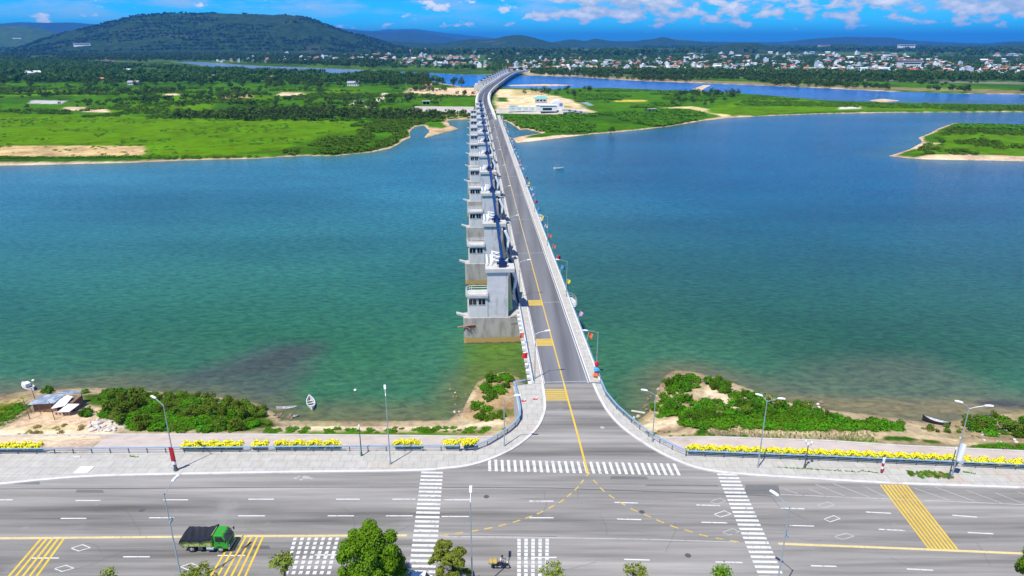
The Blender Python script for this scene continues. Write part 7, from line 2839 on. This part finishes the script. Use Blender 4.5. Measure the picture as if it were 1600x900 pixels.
MB().box((3.0, -4.05, 5.2), (2.6, 0.3, 2.6)).build('window', [mat('grey_pane', (0.25, 0.25, 0.25), 0.3)], AR)
p = at_(846, 164)
TE = thing('teal_roof_house', 'two storey white house with teal roof behind the riverside wall', 'house', (p.x, p.y + 12, -4.4), 0.0)
MB().box((0, 0, 4.2), (14, 9, 8.4)).build('wall', [W1], TE)
TEAL = mat('teal_roof', (0.16, 0.42, 0.40), 0.6, 0.15, 0.5)
MB().add([(-9, -6.5, 8.0), (9, -6.5, 8.0), (9, 6.5, 8.0), (-9, 6.5, 8.0), (-4, 0, 11.0), (4, 0, 11.0)], [(0, 1, 5, 4), (2, 3, 4, 5), (1, 2, 5), (3, 0, 4), (3, 2, 1, 0)]).build('roof', [TEAL], TE)
for x in (-4, 0, 4):
    MB().box((x, -4.52, 6.0), (2.2, 0.2, 1.8)).build('window', [GLASSD], TE)
p = at_(822, 172.5)
WL = thing('arched_wall', 'white boundary wall with tall niches left of the riverside building', 'wall', (p.x, p.y, -3.6), 0.0)
MB().box((0, 0, 1.5), (30, 0.5, 3.4)).build('wall', [W1], WL)
for k in range(6):
    x = -13.5 + k * 5.4
    MB().box((x, -0.1, 2.0), (0.8, 1.0, 4.6)).build('pillar', [W1], WL)
for k in range(5):
    MB().box((-10.8 + k * 5.4, -0.28, 1.7), (2.6, 0.1, 2.0)).build('niche', [mat('pale_green_wall', (0.50, 0.62, 0.52), 0.8, 0.1, 0.5)], WL)
p = at_(803, 170)
BS = thing('blue_roof_shed', 'low shed with blue roof at the left end of the white wall', 'shed', (p.x, p.y + 3, -3.8), 0.0)
MB().box((0, 0, 1.3), (6.5, 4, 2.6)).build('wall', [W1], BS)
MB().box((0, 0, 2.75), (7.5, 5, 0.3)).build('roof', [ROOFS['blue']], BS)
p = at_(885, 174.5)
RP = thing('boat_ramp', 'pale concrete steps running down to the right of the white buildings', 'steps', (p.x, p.y, -4.6), 0.0)
for k in range(4):
    MB().box((k * 3.4, 0, 2.6 - k * 0.6), (4.6, 7, 1.5)).build('step', [CONC_W], RP)
HB.scale = (1.05, 1.0, 0.9)
AR.scale = (1.1, 1.0, 0.95)
AR.location.x += 3
RP.scale = (1.5, 1.3, 1.1)
TE.scale = (0.85, 0.85, 0.78)
WL.scale = (1.1, 1.0, 1.1)
# long white factory and hilltop buildings in the distance
bpy.context.view_layer.update()
DEPS = bpy.context.evaluated_depsgraph_get()
for (u, v, wd, h_, lab) in ((130, 71.0, 90, 10, 'long white factory building at the dark foot of the big hill'), (28, 60, 70, 9, 'red roofed white building on the green slope at the far left'),
                            (1287, 72, 80, 9, 'pale building with red roof on the low hill right of the middle'), (1416, 73, 100, 11, 'wide pale building on the distant right slope'), (1420, 103, 46, 12, 'large white hall with orange roof in the right town')):
    # the place on the hillside or plain under this sight line
    dv = (G(u, v, 0.0) - Vector((0, 0, CAMH))) if v > 70 else None
    rr = (u - 800.0) / F
    uu = (450.0 - v) / F
    ray = Vector((rr, math.cos(PITCH) + uu * math.sin(PITCH), -math.sin(PITCH) + uu * math.cos(PITCH))).normalized()
    hit, pos_, nrm_, _i, _o, _m = SC.ray_cast(DEPS, Vector((0, 0, CAMH)), ray)
    if not hit:
        continue
    x, D, z = pos_
    o = thing('distant_building', lab, 'building', (x, D, z), 0.05)
    MB().box((0, 0, h_ / 2 - 4), (wd, 24, h_ + 8)).build('wall', [W1], o)
    MB().box((0, 0, h_ + 1.0), (wd + 3, 27, 2.0)).build('roof', [ROOFS['red'] if 'red' in lab else ROOFS['orange'] if 'orange' in lab else ROOFS['white']], o)
    mb = MB()
    mb.box((0, -12.1, h_ * 0.5), (wd * 0.9, 0.4, 2.5))
    mb.build('window_band', [GLASSD], o)

# ------------------------------------------------------------------ the air between here and the hills
hm = bpy.data.materials.new('haze')
hm.use_nodes = True
t = NT(hm.node_tree)
t.n.clear()
pv = t.node('ShaderNodeVolumePrincipled')
pv.inputs['Color'].default_value = (0.05, 0.34, 0.90, 1)
pv.inputs['Density'].default_value = 6.5e-5
pv.inputs['Anisotropy'].default_value = 0.0
mo = t.node('ShaderNodeOutputMaterial')
t.l.new(pv.outputs[0], mo.inputs['Volume'])
hb_ = MB().box((0, 21000, 254.5), (110000, 46000, 531)).build('haze', [hm])
tag(hb_, 'pale blue air over the river plain', 'haze', kind='stuff')
